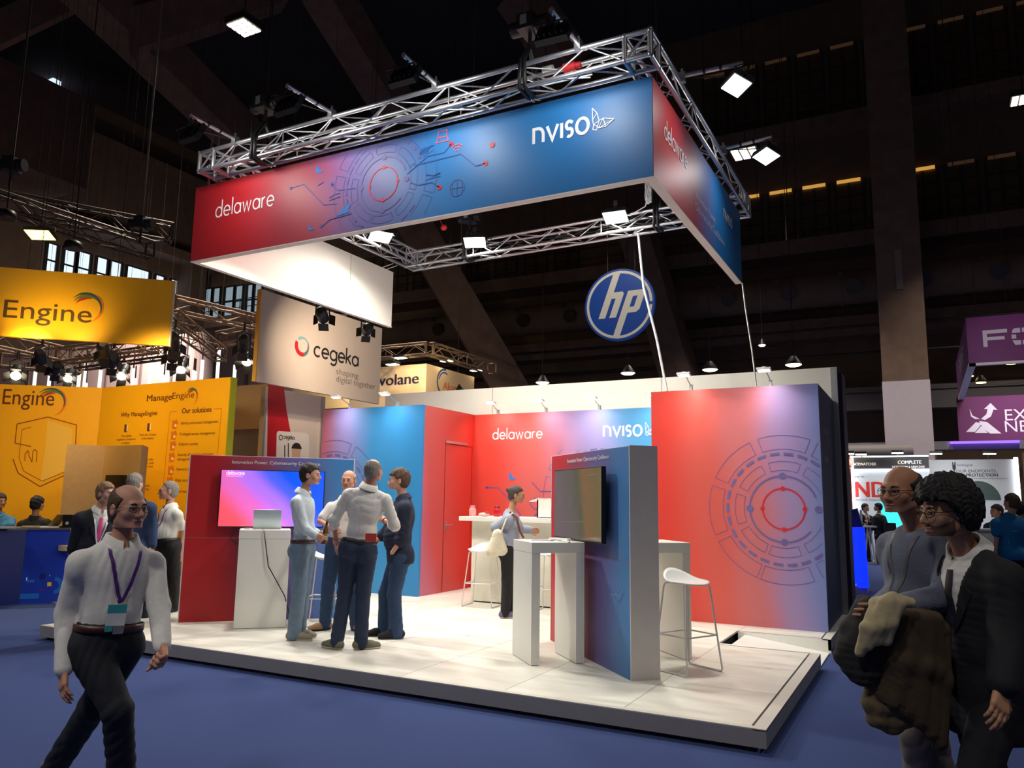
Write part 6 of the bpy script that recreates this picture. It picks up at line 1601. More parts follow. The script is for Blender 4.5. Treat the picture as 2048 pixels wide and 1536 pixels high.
    if glasses:
        g = MB()
        for s in (1, -1):
            g.tube([Hp(s*.034+.023*math.cos(a), .107-.012*abs(math.cos(a)*(1 if s*math.cos(a) > 0 else 0)), .002+.0175*math.sin(a)) for a in np.linspace(0, 6.283, 17)[:-1]], .0017*hscale, 5, closed=True)
            g.tube([Hp(s*.057, .095, .006), Hp(s*.08, .03, .008), Hp(s*.084, -.015, .0), Hp(s*.083, -.02, -.012)], .0018*hscale, 5)
        g.tube([Hp(-.011, .108, .006), Hp(0, .112, .009), Hp(.011, .108, .006)], .0018*hscale, 5)
        g.build('glasses', glasses, t)
    # --- lower garment
    top_kind, top_m, *top_x = top
    top_o = dict(top_x[0]) if top_x else {}
    waist = top_o.get('waist', .095)
    rs = res
    pants = None
    if bottom is not None and not hide_legs:
        bm, *bx = bottom; fit = bx[0] if bx else 1.0
        P = torso()[:0]+[Prim('el', (0, 0, 0), (.152*b, .108*b+belly*.3, .13), k=.035, fr=TF), Prim('el', (0, .01+belly*.4, .1), (.138*b, .1*b+belly*.45, .1), k=.035, fr=TF), Prim('el', (.07, -.05, -.03), (.083, .083, .1), k=.035, fr=TF), Prim('el', (-.07, -.05, -.03), (.083, .083, .1), k=.035, fr=TF)]
        for s in 'LR': P += [Prim('rc', hp[s], W['k'+s], .088*b, .062*fit, k=.025), Prim('rc', W['k'+s], W['a'+s]-ZUP*.01, .062*fit, .055*fit, k=.02)]
        cuts = [Prim('hs', hip+Zp*waist, Zp)]+[]
        (V, Q), pants = garment(P, .011, rs, folds(.0058, D*3.1, 24, 16), cuts)
        mesh_obj('trousers', [(V, Q)], bm, t)
        if belt is not None:
            ring = []
            for a in np.linspace(0, 2*math.pi, 29)[:-1]:
                dv = Xb*math.cos(a)+Yb*math.sin(a); ring.append(ray_to(pants, hip+Zp*(waist-.024)+dv*.4, -dv, .4)+dv*.007)
            mb = MB(); N = len(ring)
            vs = [r+Zp*q+nrm(r-hip-Zp*((r-hip)@Zp))*.005 for q in (-.018, .018) for r in ring]+[r+Zp*q for q in (-.018, .018) for r in ring]
            mb.add(vs, [(i, (i+1) % N, N+(i+1) % N, N+i) for i in range(N)]+[(N+i, N+(i+1) % N, 3*N+(i+1) % N, 3*N+i) for i in range(N)]+[(2*N+i, 2*N+(i+1) % N, (i+1) % N, i) for i in range(N)], 0, True)
            bo = mb.build('belt', belt, t)
            p = ray_to(pants, hip+Zp*(waist-.024)+Yb*.4, -Yb, .4)+Yb*.014
            MB().obox(p, (Xb, Yb, Zp), (.024, .004, .02)).build('buckle', m_alu, bo)
    # --- upper garments
    sl = {'long': 1.0, 'rolled': .62, 'short': .36}[top_o.get('sleeve', 'long')]
    hem = top_o.get('hem', waist-.014)
    def upper(infl, m_, hem_, name, sl_, fold_amp, extra_cuts=(), loose=0., seed=1):
        P = torso(); A_ = []
        for s in 'LR': A_ += arm(s, sl_, (.043+loose, .04+loose, .028+loose))
        cuts = [Prim('hs', hip+Zp*hem_, -Zp), Prim('hs', neck+Zp*.026+Yb*.01, Zp*.88+Yb*.47)]
        if name == 'jacket' or hem_ < 0: P = P+[Prim('rc', hip+Xb*sg*.05, hip+Xb*sg*.06-Zp*.16, .1*b, .1*b, k=.04) for sg in (1, -1)]
        (V, Q), fl = garment(P, infl, rs, folds(fold_amp, D*2.3+seed), cuts, A_, .03, list(extra_cuts))
        return mesh_obj(name, [(V, Q)], m_, t), fl
    if top_kind in ('shirt', 'tee', 'sweater'):
        o_, fl = upper((.024 if hem < 0 else .009) if top_kind != 'sweater' else .018, top_m, hem, {'shirt': 'shirt', 'tee': 'polo_shirt', 'sweater': 'sweater'}[top_kind], sl, .0062 if top_kind == 'shirt' else .0035, loose=.004)
    else:
        ins = lambda P_: np.full(len(P_), -1.)
        _, fl0 = None, None
        o_s, fl0 = upper(.011, top_o.get('shirt', m_white_shirt), waist-.03, 'shirt', 1.0, .002)
        def vcut(P_):
            Q_ = (P_-hip)@RB; z0 = L*.36; wv = np.clip((Q_[:, 2]-z0)*.27, -1, .085)
            return np.where(Q_[:, 1] > .02, np.minimum(wv-np.abs(Q_[:, 0]), (Q_[:, 1]-.02)*3), -.5)
        o_, fl = upper(.024, top_m, top_o.get('hem', -.17), 'jacket', .96, .0036, [Prim('fn', vcut)], loose=.008, seed=4)
        for sg in (1, -1):
            q = [ray_to(fl, T(sg*x, .35, z), -Yb, .35)+Yb*.006 for x, z in ((.02, L*.4), (.055, L*.62), (.085, L*.8), (.115, L*.74), (.085, L*.6), (.03, L*.42))]
            mb = MB(); n_ = len(q); vs = q+[p+Yb*.006 for p in q]
            mb.add(vs, [tuple(range(n_)), tuple(range(n_, 2*n_))[::-1]]+[(i, n_+i, n_+(i+1) % n_, (i+1) % n_) for i in range(n_)]); mb.build('lapel', top_m, t)
        if tie:
            q = [ray_to(fl0, T(0, .35, z), -Yb, .35)+Yb*.008 for z in np.linspace(L*.9, L*.3, 8)]
            mb = MB(); ws = [.018, .022, .02, .026, .03, .034, .038, .04]
            vs = [p+Xb*w_*sg+Yb*dy for p, w_ in zip(q, ws) for sg, dy in ((-1, 0), (0, .008), (1, 0))]
            fs = []
            for i in range(7): fs += [(3*i, 3*i+1, 3*i+4, 3*i+3), (3*i+1, 3*i+2, 3*i+5, 3*i+4)]
            mb.add(vs, fs, 0, True); mb.build('tie', tie, t)
    # collar
    if top_kind in ('shirt', 'jacket', 'tee') and top_o.get('collar', True):
        ca = nrm(Hp(0, -.025, -.06)-neck); cx = nrm(Xb-ca*(Xb@ca)); cy = np.cross(ca, cx); mb = MB(); n_ = 26; vs = []
        for hgt, rr in ((-.006, .076), (.05, .067), (.052, .076), (-.008, .1)):
            for i in range(n_):
                a = math.radians(100+ (340*i/(n_-1))); dip = .03*max(0, math.sin(a))**2
                vs.append(neck+ca*(hgt+.012-dip)+cx*math.cos(a)*rr*(1+.1*fat)+cy*(math.sin(a)*rr*1.05-.004))
        fs = [(j*n_+i, j*n_+i+1, (j+1)*n_+i+1, (j+1)*n_+i) for j in range(3) for i in range(n_-1)]
        mb.add(vs, fs, 0, True); mb.build('collar', top_o.get('collar_m', top_o.get('shirt', m_white_shirt) if top_kind == 'jacket' else top_m), t)
    # cuffs
    if top_kind != 'sweater':
        for s in 'LR':
            e, w = W['e'+s], W['w'+s]; d = nrm(w-e)
            if sl >= .99: MB().lathe([(.036, -.075), (.039, -.06), (.037, -.006), (.033, -.004)], w, d, 16).build('cuff', top_o.get('shirt', m_white_shirt) if top_kind == 'jacket' else top_m, t)
            elif sl > .5:
                q = e+(w-e)*(sl-.5)*2; MB().lathe([(.05, -.05), (.057, -.045), (.056, .008), (.046, .01)], q, d, 16).build('cuff', top_o.get('cuff_m', top_m), t)
    # lanyard and badge
    if lanyard:
        c = T(0, 0, 0); mb = MB(); end = ray_to(fl, T(.015, .4, L-lanyard_len), -Yb, .4)+Yb*.008
        for sg in (1, -1):
            pts_ = [neck+Zp*.045-Yb*.075, neck+Zp*.035+Xb*sg*.07-Yb*.02]
            for q_ in np.linspace(0, 1, 12):
                z = L-.02-(lanyard_len-.03)*q_; x = .07*(1-q_)**.8+.006
                pts_.append(ray_to(fl, T(sg*x, .4, z), -Yb, .4)+Yb*.009)
            pts_.append(end)
            vs = []
            for i, p in enumerate(pts_):
                dd = nrm(pts_[min(i+1, len(pts_)-1)]-pts_[max(i-1, 0)]); nn = Yb if i > 1 else (Xb*sg if i else -Yb); sd = nrm(np.cross(dd, nn))
                vs += [p+sd*.0085, p-sd*.0085]
            mb.add(vs, [(2*i, 2*i+1, 2*i+3, 2*i+2) for i in range(len(pts_)-1)], 0, True)
        mb.build('lanyard', lanyard, t)
        if badge:
            bc = end-Zp*.075+Yb*.006
            bo = MB().obox(bc, (Xb, Yb, Zp), (.045, .002, .065)).build('badge', mat('white_badge', (226, 232, 232), .3), t)
            MB().obox(bc+Zp*.045+Yb*.002, (Xb, Yb, Zp), (.045, .001, .02)).obox(bc-Zp*.05+Yb*.002, (Xb, Yb, Zp), (.045, .001, .014)).build('badge_band', mat('teal_badge_band', (60, 168, 176), .4), bo)
    # shoes
    if shoes and not hide_legs:
        sm_, so_ = shoes
        for i, s in enumerate('LR'):
            fa = math.radians((feet[i] if feet else facing)); fd = math.sin(fa)*RT-math.cos(fa)*HF; up_ = ZUP
            pit = (feet[2+i] if feet and len(feet) > 2+i else 0.)
            fd = fd*math.cos(pit)-ZUP*math.sin(pit); fx = nrm(np.cross(fd, ZUP)); up_ = np.cross(fx, fd)
            a = W['a'+s]; gz = base[2] if not pit else a[2]-.09
            o_f = v3(a[0], a[1], gz); R_f = np.stack([fx, fd, up_], 1); FR = (o_f, R_f, 1.)
            if pit: FR = (a-up_*.085, R_f, 1.)
            P = [Prim('rc', (0, -.045, .045), (0, .1, .038), .04, .036, k=.03, fr=FR), Prim('rc', (0, .09, .035), (0, .17, .028), .043, .034, k=.03, fr=FR), Prim('rc', (0, -.02, .06), (0, -.01, .1), .043, .04, k=.03, fr=FR)]
            (V, Q), _ = garment(P, .003, max(.008, res*.8), None, [Prim('hs', (0, 0, .018), (0, 0, -1), fr=FR), Prim('hs', (0, -.01, .115), (0, -.15, 1), fr=FR)])
            so = mesh_obj('shoe', [(V, Q)], sm_, t)
            (V, Q), _ = garment(P[:2], .006, max(.008, res*.8), None, [Prim('hs', (0, 0, .0), (0, 0, -1), fr=FR), Prim('hs', (0, 0, .02), (0, 0, 1), fr=FR)])
            mesh_obj('sole', [(V, Q)], so_, so)
    return t, dict(T=T, Xb=Xb, Yb=Yb, Zp=Zp, L=L, W=W, fl=fl, hand=handspec, Hp=Hp, pants=pants, base=base, hip=hip)

def cloth(name, rgb, **k):
    k.setdefault('rough', .85); k.setdefault('noise', .12); k.setdefault('scale', 40); k.setdefault('bump', .12)
    return mat(name, rgb, **k)
m_white_shirt = cloth('white_cotton_shirt', (222, 220, 216))
m_skin = skin_mat('fair_skin', (206, 158, 136)); m_skin2 = skin_mat('rosy_skin', (202, 148, 126)); m_skin3 = skin_mat('tan_skin', (176, 124, 96)); m_skin4 = skin_mat('olive_skin', (186, 138, 108))
h_dark = mat('dark_brown_hair', (46, 34, 28), .75, noise=.3, scale=60, bump=.5); h_black = mat('black_hair', (22, 18, 18), .75, noise=.3, scale=60, bump=.5)
h_grey = mat('grey_hair', (128, 122, 116), .75, noise=.35, scale=60, bump=.5); h_brown = mat('mid_brown_hair', (86, 66, 50), .75, noise=.3, scale=60, bump=.5); h_sand = mat('sandy_hair', (132, 102, 74), .75, noise=.3, scale=60, bump=.5)
h_salt = mat('dark_hair_with_grey', (66, 58, 54), .75, noise=.5, scale=50, bump=.5)
j_light = cloth('light_washed_denim', (108, 130, 150), noise=.25, scale=14); j_dark = cloth('dark_denim', (36, 48, 74), noise=.25, scale=14); j_mid = cloth('mid_denim', (42, 66, 100), noise=.25, scale=14)
t_navy = cloth('navy_trousers', (22, 26, 36)); t_black = cloth('black_trousers', (22, 21, 24)); s_navy = cloth('navy_suit_cloth', (24, 27, 38)); s_dark = cloth('near_black_suit_cloth', (20, 19, 26))
t_beige = cloth('taupe_trousers', (118, 108, 104)); sh_blue = cloth('pale_blue_shirt', (196, 210, 220)); sh_navy = cloth('dark_navy_shirt', (30, 38, 62)); sw_grey = cloth('grey_knit', (98, 104, 122), scale=90, bump=.3); sw_blue = cloth('grey_blue_knit', (150, 157, 174), scale=90, bump=.3)
tee_blue = cloth('bright_blue_cloth', (10, 112, 176)); polo_teal = cloth('steel_blue_polo', (52, 112, 156)); dk_shirt = cloth('black_cloth', (26, 24, 26)); navy_top = cloth('dark_blue_shirt_cloth', (40, 60, 96))
b_brown = mat('brown_leather', (72, 36, 26), .4); b_black = mat('black_leather', (26, 24, 24), .4)
sn_grey = cloth('grey_suede', (136, 130, 114)); sn_olive = cloth('olive_grey_suede', (112, 108, 92)); so_white = mat('pale_rubber_sole', (206, 200, 186), .6); so_dark = mat('dark_rubber_sole', (40, 38, 38), .6); sn_black = cloth('black_shoe_cloth', (26, 26, 32)); sn_tan = cloth('tan_suede', (150, 116, 84)); sn_purple = cloth('purple_grey_mesh', (104, 84, 120))
l_red = mat('red_lanyard', (168, 34, 52), .6); l_purple = mat('purple_lanyard', (82, 30, 124), .6); l_white = mat('white_lanyard', (220, 220, 224), .6)
g_dark = mat('dark_glasses_frame', (34, 28, 28), .3)
# walking man in the foreground
person('person in white shirt with purple lanyard and glasses striding past in the left foreground', 4.1,
  dict(head=(256, 1018, .0), neck=(242, 1092, -.02), hip=(214, 1282, 0), eR=(134, 1226, .05), wR=(128, 1338, .14), eL=(318, 1212, -.05), wL=(325, 1294, .12), kR=(236, 1420, .12), aR=(246, 1570, -.02), kL=(186, 1414, -.12), aL=(104, 1540, -.42)),
  44, m_skin2, ('crop', h_brown), ('shirt', m_white_shirt), (t_navy, .94), (sn_grey, so_white), look=60, glasses=g_dark, lanyard=l_purple, lanyard_len=.27, belt=b_brown, hands=('fist', 'relax'), feet=(40, 35, .75, 0.), res=.0085, sw=.185)
# group of four on the platform
_, g1 = person('person in pale blue shirt and light jeans holding a beer bottle', 8.62,
  dict(head=(621, 951, 0), neck=(607, 989, 0), hip=(607, 1095, 0), eR=(607, 1056, .14), wR=(632, 1071, .22), eL=(612, 1052, -.16), wL=(634, 1066, -.12), kR=(598, 1182, .09), aR=(588, 1266, .1), kL=(606, 1178, -.06), aL=(599, 1257, -.1)),
  84, m_skin, ('short', h_dark), ('shirt', sh_blue, dict(hem=.02)), (j_light, 1.05), (sn_grey, so_white), look=88, hands=('hold', 'hold'), feet=(75, 85), belt=b_brown)
person('bald person in white short-sleeved shirt, half hidden behind the one in dark jeans', 9.2,
  dict(head=(697, 962, 0), neck=(692, 1002, 0), hip=(684, 1092, 0), eR=(640, 1042, .05), wR=(664, 1056, .26), eL=(736, 1046, 0), wL=(716, 1060, .2), kR=(656, 1175, .02), aR=(650, 1246, 0), kL=(706, 1175, 0), aL=(712, 1250, 0)),
  -5, m_skin2, ('fringe', h_grey), ('shirt', m_white_shirt, dict(sleeve='short')), (j_mid, 1.0), (sn_tan, so_dark), feet=(25, -50), belt=b_black, hands=('relax', 'relax'), fat=.3)
_, g2 = person('grey-haired person seen from behind in white shirt with rolled sleeves and dark jeans', 8.1,
  dict(head=(747, 943, 0), neck=(737, 978, 0), hip=(717, 1096, 0), eL=(668, 1040, .02), wL=(672, 1084, -.06), eR=(790, 1052, -.02), wR=(768, 1040, -.24), kL=(690, 1186, 0), aL=(674, 1280, .03), kR=(726, 1186, 0), aR=(722, 1283, .02)),
  184, m_skin2, ('tonsure', h_grey), ('shirt', m_white_shirt, dict(sleeve='rolled')), (j_dark, 1.0), (sn_olive, so_white), look=158, lanyard=l_red, badge=False, belt=b_black, hands=('relax', 'hold'), feet=(236, 118), fat=.5, sw=.2)
person('person in untucked dark navy shirt and blue jeans, hand in pocket, facing left', 8.8,
  dict(head=(797, 962, 0), neck=(806, 1000, 0), hip=(800, 1107, 0), eL=(806, 1074, .17), wL=(784, 1106, .19), eR=(770, 1068, -.16), wR=(752, 1082, -.12), kL=(788, 1190, .06), aL=(794, 1267, .08), kR=(772, 1184, -.08), aR=(768, 1254, -.1)),
  -78, m_skin, ('thick', h_brown), ('shirt', sh_navy, dict(sleeve='rolled', hem=-.1)), (j_mid, 1.05), (sn_black, so_dark), look=-80, hands=(None, 'relax'), feet=(-72, -65), fat=.5, belly=.05)
# woman at the bar
_, gw = person('person with hair in a bun and grey-blue sweater standing by the white bar', 10.35,
  dict(head=(1033, 991, 0), neck=(1022, 1026, 0), hip=(1018, 1098, 0), eR=(991, 1055, .12), wR=(1008, 1080, .14), eL=(1040, 1058, -.16), wL=(1060, 1060, -.1), kR=(1014, 1160, .06), aR=(1011, 1224, .06), kL=(1020, 1160, -.08), aL=(1021, 1220, -.1)),
  82, m_skin4, ('updo', h_salt), ('sweater', sw_blue, dict(hem=.0)), (t_black, .92), (sn_purple, so_white), look=84, glasses=g_dark, hands=('relax', None), feet=(80, 85), female=True, sw=.165, nod=.12, hscale=.95)
tq = gw['base']; bgc = at(992, 1084, D=10.15)
tb = thing('tote_bag', 'cream cloth tote bag hanging behind the woman at the bar', 'bag', bgc)
(V_, Q_), _ = garment([Prim('rc', at(995, 1068, D=10.15), at(985, 1102, D=10.15), .05, .085, k=.05), Prim('rc', at(995, 1068, D=10.15), at(1004, 1100, D=10.15), .05, .07, k=.05)], .0, .012, folds(.008, 3, 40, 30))
mesh_obj('pouch', [(V_, Q_)], cloth('cream_canvas', (222, 212, 186)), tb)
MB().tube([at(1001, 1068, D=10.1), at(1012, 1040, D=10.12), at(1024, 1026, D=10.2), at(1036, 1048, D=10.25)], .011, 6).build('strap', cloth('cream_canvas', (222, 212, 186)), tb)
tag(MB().tube([at(1020, 1024, D=10.22), at(1034, 1036, D=10.19), at(1040, 1062, D=10.18), at(1047, 1076, D=10.2)], .014, 6).build('bag_strap', mat('brown_strap', (112, 60, 46), .6)), 'brown bag strap across the grey-blue sweater of the woman at the bar', 'strap')
# at the yellow stand
person('grey-haired person in white short-sleeved shirt with red lanyard before the yellow wall', 10.4,
  dict(head=(337, 983, 0), neck=(340, 1016, 0), hip=(336, 1090, 0), eL=(366, 1062, -.04), wL=(362, 1100, -.02), eR=(307, 1058, .04), wR=(306, 1100, .05), kL=(348, 1150, 0), aL=(347, 1208, 0), kR=(326, 1150, .02), aR=(334, 1212, .06)),
  -38, m_skin2, ('receding', h_grey), ('shirt', m_white_shirt, dict(sleeve='short')), (t_black, 1.05), (sn_black, so_dark), look=-62, glasses=g_dark, lanyard=l_red, belt=b_black, fat=.55, belly=.06, hscale=1.06, feet=(-20, -30))
person('person in a dark suit with a bright pink tie, facing right behind the walking man', 8.9,
  dict(head=(212, 988, 0), neck=(199, 1024, 0), hip=(182, 1120, 0), eR=(150, 1096, .05), wR=(158, 1140, -.12), eL=(222, 1096, -.14), wL=(216, 1130, -.2), kR=(176, 1210, 0), aR=(172, 1290, 0), kL=(190, 1210, -.1), aL=(190, 1285, -.1)),
  44, m_skin, ('short', h_sand), ('jacket', s_navy), (s_navy, 1.0), (sn_black, so_dark), look=70, tie=mat('pink_tie', (236, 84, 148), .5), hands=('relax', 'relax'), lanyard=l_white, badge=False, res=.011)
person('person in dark blue shirt seen from behind, beyond the person with purple lanyard', 9.9,
  dict(head=(270, 968, 0), neck=(276, 1004, 0), hip=(276, 1100, 0), eR=(304, 1052, 0), wR=(304, 1090, .05), eL=(244, 1054, 0), wL=(250, 1094, 0), kR=(286, 1170, 0), aR=(286, 1240, 0), kL=(266, 1170, 0), aL=(266, 1240, 0)),
  170, m_skin, ('short', h_grey), ('shirt', navy_top, dict(hem=-.08)), (t_navy, 1.0), (sn_black, so_dark), look=172, hands=('relax', 'relax'), face=False)
person('person with black hair in a black shirt seen from behind, seated at the blue desk', 12.9,
  dict(head=(75, 1009, 0), neck=(70, 1038, 0), hip=(68, 1106, 0), eR=(96, 1058, 0), wR=(92, 1078, -.2), eL=(44, 1060, 0), wL=(50, 1078, -.2), kR=(84, 1118, -.4), aR=(84, 1160, -.38), kL=(56, 1118, -.4), aL=(56, 1160, -.38)),
  188, m_skin3, ('thick', h_black), ('shirt', dk_shirt, dict(hem=-.06)), (t_black, 1.0), None, look=170, hands=(None, None), face=False, sw=.19, fat=.3)
person('person with long dark hair and steel blue polo behind the blue desk', 12.9,
  dict(head=(0, 1003, 0), neck=(-2, 1032, 0), hip=(-6, 1100, 0), eR=(-34, 1064, 0), wR=(-26, 1084, .2), eL=(20, 1056, .05), wL=(14, 1078, .2), kR=(-16, 1118, .3), aR=(-16, 1160, .3), kL=(4, 1118, .3), aL=(4, 1160, .3)),
  30, m_skin3, ('long', h_black), ('tee', polo_teal, dict(sleeve='short', hem=-.06)), (t_black, 1.0), None, look=60, hands=('relax', 'relax'), female=True, sw=.17)
# pair walking past at the right
_, gb = person('bald person with glasses and grey sweater carrying coats over one arm', 3.75,
  dict(head=(1803, 985, 0), neck=(1838, 1062, -.04), hip=(1850, 1300, -.05), eL=(1888, 1196, .2), wL=(1782, 1216, .26), eR=(1800, 1190, -.2), wR=(1752, 1216, -.05), kL=(1836, 1474, .08), aL=(1850, 1640, .0), kR=(1860, 1470, -.15), aR=(1900, 1630, -.25)),
  -74, m_skin3, ('fringe', h_dark), ('sweater', sw_grey, dict(hem=-.04)), (t_beige, 1.0), (sn_black, so_dark), look=-62, glasses=g_dark, hands=('relax', 'relax'), res=.0085, fat=.5, belly=.06, sw=.2, stubble=mat('grey_stubble', (150, 112, 94), .8), lanyard=mat('grey_lanyard', (70, 68, 74), .6), lanyard_len=.34, hscale=1.0)
person('person with dark curly hair, glasses and dark suit in the right foreground', 3.45,
  dict(head=(1892, 1026, 0), neck=(1938, 1110, -.04), hip=(1968, 1372, -.05), eL=(2016, 1266, .16), wL=(2004, 1376, .26), eR=(1920, 1256, -.2), wR=(1884, 1340, -.1), kL=(1950, 1560, .1), aL=(1960, 1740, .05), kR=(1980, 1560, -.1), aR=(2030, 1730, -.2)),
  -80, m_skin4, ('curly', h_black), ('jacket', s_dark, dict(hem=-.2)), (s_dark, 1.0), (sn_black, so_dark), look=-82, glasses=g_dark, hands=('relax', 'relax'), res=.0085, stubble=mat('dark_stubble', (92, 66, 54), .8), sw=.185, nod=.05, tie=mat('dark_tie', (30, 30, 40), .5), hscale=1.02)
# far right figures
person('person in dark suit facing the camera by the folding stand at far right', 23.6,
  dict(head=(1731, 1016), neck=(1731, 1030), hip=(1731, 1064), eL=(1743, 1048, .05), wL=(1736, 1044, .25), eR=(1719, 1048), wR=(1728, 1050, .25), kL=(1737, 1092), aL=(1737, 1116), kR=(1727, 1092), aR=(1727, 1116)),
  10, m_skin, ('short', h_black), ('jacket', s_navy), (t_black, 1.0), (sn_black, so_dark), look=30, tie=mat('dark_tie', (30, 30, 40), .5), res=.014)
person('person in navy jacket and grey trousers with dark shoulder bag at far right', 22.8,
  dict(head=(1756, 1015), neck=(1758, 1030), hip=(1760, 1066), eL=(1750, 1050), wL=(1744, 1058), eR=(1772, 1050), wR=(1772, 1066), kL=(1757, 1096), aL=(1756, 1122), kR=(1765, 1096), aR=(1766, 1121)),
  212, m_skin3, ('short', h_black), ('jacket', s_navy), (t_beige, 1.1), (so_white, so_white), look=240, res=.014, face=False)
tag(MB().obox(at(1778, 1060, D=22.6), (RT, HF, ZUP), (.16, .1, .2)).sphere(at(1778, 1072, D=22.6), .17, 10, sc=(1, .6, .6)).build('shoulder_bag', mat('black_cloth_bag', (18, 18, 22), .8)), 'dark shoulder bag of the man in the navy jacket at the far right', 'bag')
_, gk = person('person in a bright blue shirt with pale print on the back at the right edge', 11.2,
  dict(head=(2023, 1006, 0), neck=(2020, 1036, 0), hip=(2024, 1108, 0), eL=(1994, 1072, 0), wL=(1990, 1106, .0), eR=(2052, 1072, 0), wR=(2052, 1100, .0), kL=(2014, 1180), aL=(2014, 1240), kR=(2034, 1180), aR=(2034, 1240)),
  176, m_skin, ('short', h_brown), ('tee', tee_blue, dict(sleeve='short', hem=-.08)), (t_navy, 1.0), (sn_black, so_dark), look=196, res=.012, face=False, sw=.2, fat=.3)
T_, Yk = gk['T'], gk['Yb']
def backp(x, z): return ray_to(gk['fl'], T_(x, -.4, z), Yk, .4)-Yk*.006
for s_, x, z, sz in (('Switch', -.07, gk['L']*.62, .035), ('Apple', -.1, gk['L']*.28, .05), ('Windows', -.12, gk['L']*.44, .03)):
    mb = MB(); p = backp(x, z); mb.text(s_, p-Yk*.01, -gk['Xb']*-1, gk['Zp'], sz)
    mb.build('back_print', mat('pale_print', (150, 196, 222), .5, noise=0), _)
person('mostly hidden dark-haired person just left of the bright blue shirt', 14.0,
  dict(head=(1993, 1024), neck=(1994, 1046), hip=(1994, 1100), eL=(2010, 1070), wL=(2008, 1092, .1), eR=(1978, 1070), wR=(1980, 1092, .1), kL=(2000, 1160), aL=(2000, 1210), kR=(1988, 1160), aR=(1988, 1210)),
  -70, m_skin2, ('short', h_dark), ('jacket', s_dark), (t_black, 1.0), (sn_black, so_dark), look=-80, res=.014)
person('person with dark hair at the right edge behind the blue-shirted person', 12.6,
  dict(head=(2043, 1020), neck=(2046, 1044), hip=(2050, 1104), eL=(2066, 1072), wL=(2064, 1096), eR=(2032, 1072), wR=(2036, 1096), kL=(2056, 1170), aL=(2056, 1225), kR=(2044, 1170), aR=(2044, 1225)),
  150, m_skin3, ('short', h_black), ('jacket', s_dark), (t_black, 1.0), (sn_black, so_dark), look=100, res=.014)
# beer bottle in the hand of the man in the pale blue shirt
q = g1['hand']['R']; c = q[0]+q[1]*.085+q[2]*.035
c = v3(c[0], c[1], 0); hz = g1['W']['wR'][2]; ax_ = nrm(ZUP+.12*RT)
t = thing('beer_bottle', 'brown beer bottle held by the person in the pale blue shirt', 'bottle', v3(c[0], c[1], hz-.09))
MB().lathe([(.028, 0), (.03, .01), (.03, .13), (.022, .16), (.0125, .19), (.0125, .235)], v3(c[0], c[1], hz-.085), ax_, 16).build('bottle', mat('amber_glass', (104, 66, 24), .15, spec=.6), t)
MB().lathe([(.0305, .04), (.0305, .11)], v3(c[0], c[1], hz-.085), ax_, 16).build('paper_label', mat('olive_label', (140, 130, 60), .5), t)
MB().lathe([(.0135, .195), (.0138, .236), (.012, .238)], v3(c[0], c[1], hz-.085), ax_, 12).build('neck_foil', mat('dark_foil', (60, 26, 20), .4), t)
q = at(742, 1075, D=8.1-.16); tag(MB().obox(q, (RT, HF, ZUP), (.055, .012, .04)).build('phone_case', mat('red_leather', (196, 66, 54), .5)), 'red leather wallet sticking out of the back pocket of the dark jeans', 'wallet')
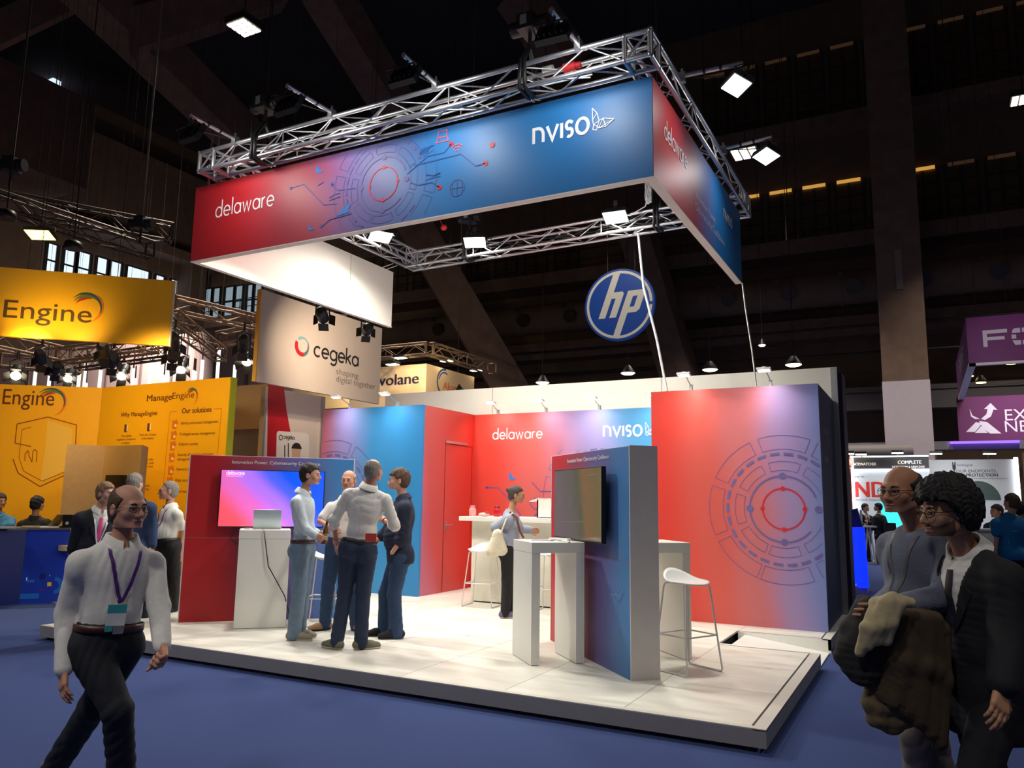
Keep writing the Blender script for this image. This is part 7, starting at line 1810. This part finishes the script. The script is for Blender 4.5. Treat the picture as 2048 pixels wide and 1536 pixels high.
# coats over the arm of the bald person
A = lambda px, py, dw=0.: at(px, py, D=3.5-dw)
def drape(name, parent, chains, r, k, amp, seed, fx, fz, mtl, h=.009):
    P = []
    for ch in chains:
        for a, b in zip(ch[:-1], ch[1:]): P.append(Prim('rc', A(*a), A(*b), r, r, k=k))
    (V, Q), _ = garment(P, 0, h, folds(amp, seed, fx, fz)); return mesh_obj(name, [(V, Q)], mtl, parent)
ct = thing('coat', 'black coat with pale beige lining draped over the forearm of the bald person', 'coat', at(1760, 1420, D=3.6))
drape('dark_fold', ct, [((1728, 1206, -.05), (1700, 1262, -.05), (1688, 1312, -.03)), ((1738, 1212, .0), (1708, 1286, .0), (1700, 1334, .0)), ((1748, 1226, .03), (1726, 1296, .03), (1716, 1348, .02)), ((1762, 1240, .05), (1744, 1300, .05), (1730, 1352, .03)), ((1790, 1246, .07), (1766, 1300, .05), (1748, 1346, .03)), ((1704, 1256, -.05), (1690, 1310, -.03), (1730, 1352, .02))], .036, .028, .006, 2, 40, 20, cloth('black_coat_cloth', (30, 28, 28)), .009)
drape('beige_lining', ct, [((1748, 1206, .08), (1786, 1196, .14), (1822, 1206, .15)), ((1750, 1210, .1), (1732, 1256, .12), (1720, 1304, .1)), ((1766, 1206, .14), (1746, 1256, .14), (1738, 1290, .12)), ((1784, 1204, .15), (1764, 1250, .15), (1756, 1280, .13)), ((1802, 1208, .16), (1784, 1246, .15), (1774, 1282, .13))], .021, .022, .003, 5, 60, 20, cloth('pale_beige_lining', (176, 162, 126)), .007)
ct = thing('coat', 'long olive brown coat hanging from the arm of the bald person', 'coat', at(1810, 1450, D=3.6))
drape('coat_body', ct, [((1796, 1240, .06), (1776, 1320, .05), (1746, 1376, .0)), ((1810, 1236, .08), (1794, 1320, .06), (1766, 1390, .03)), ((1826, 1236, .09), (1814, 1320, .08), (1788, 1404, .05)), ((1842, 1236, .09), (1832, 1330, .07), (1812, 1420, .05)), ((1856, 1238, .08), (1850, 1330, .08), (1836, 1440, .05)), ((1870, 1240, .06), (1868, 1340, .06), (1858, 1462, .04)), ((1884, 1260, .04), (1886, 1360, .04), (1878, 1484, .03))], .034, .03, .006, 7, 60, 5, cloth('olive_brown_cloth', (72, 58, 38)), .009)
drape('coat_sleeve', ct, [((1748, 1368, -.0), (1744, 1404, .0), (1754, 1436, .0)), ((1754, 1436, .0), (1784, 1448, .0), (1812, 1440, .0)), ((1764, 1376, .0), (1770, 1410, .01), (1800, 1426, .01))], .034, .035, .005, 9, 40, 20, cloth('olive_lining', (100, 86, 60)), .009)
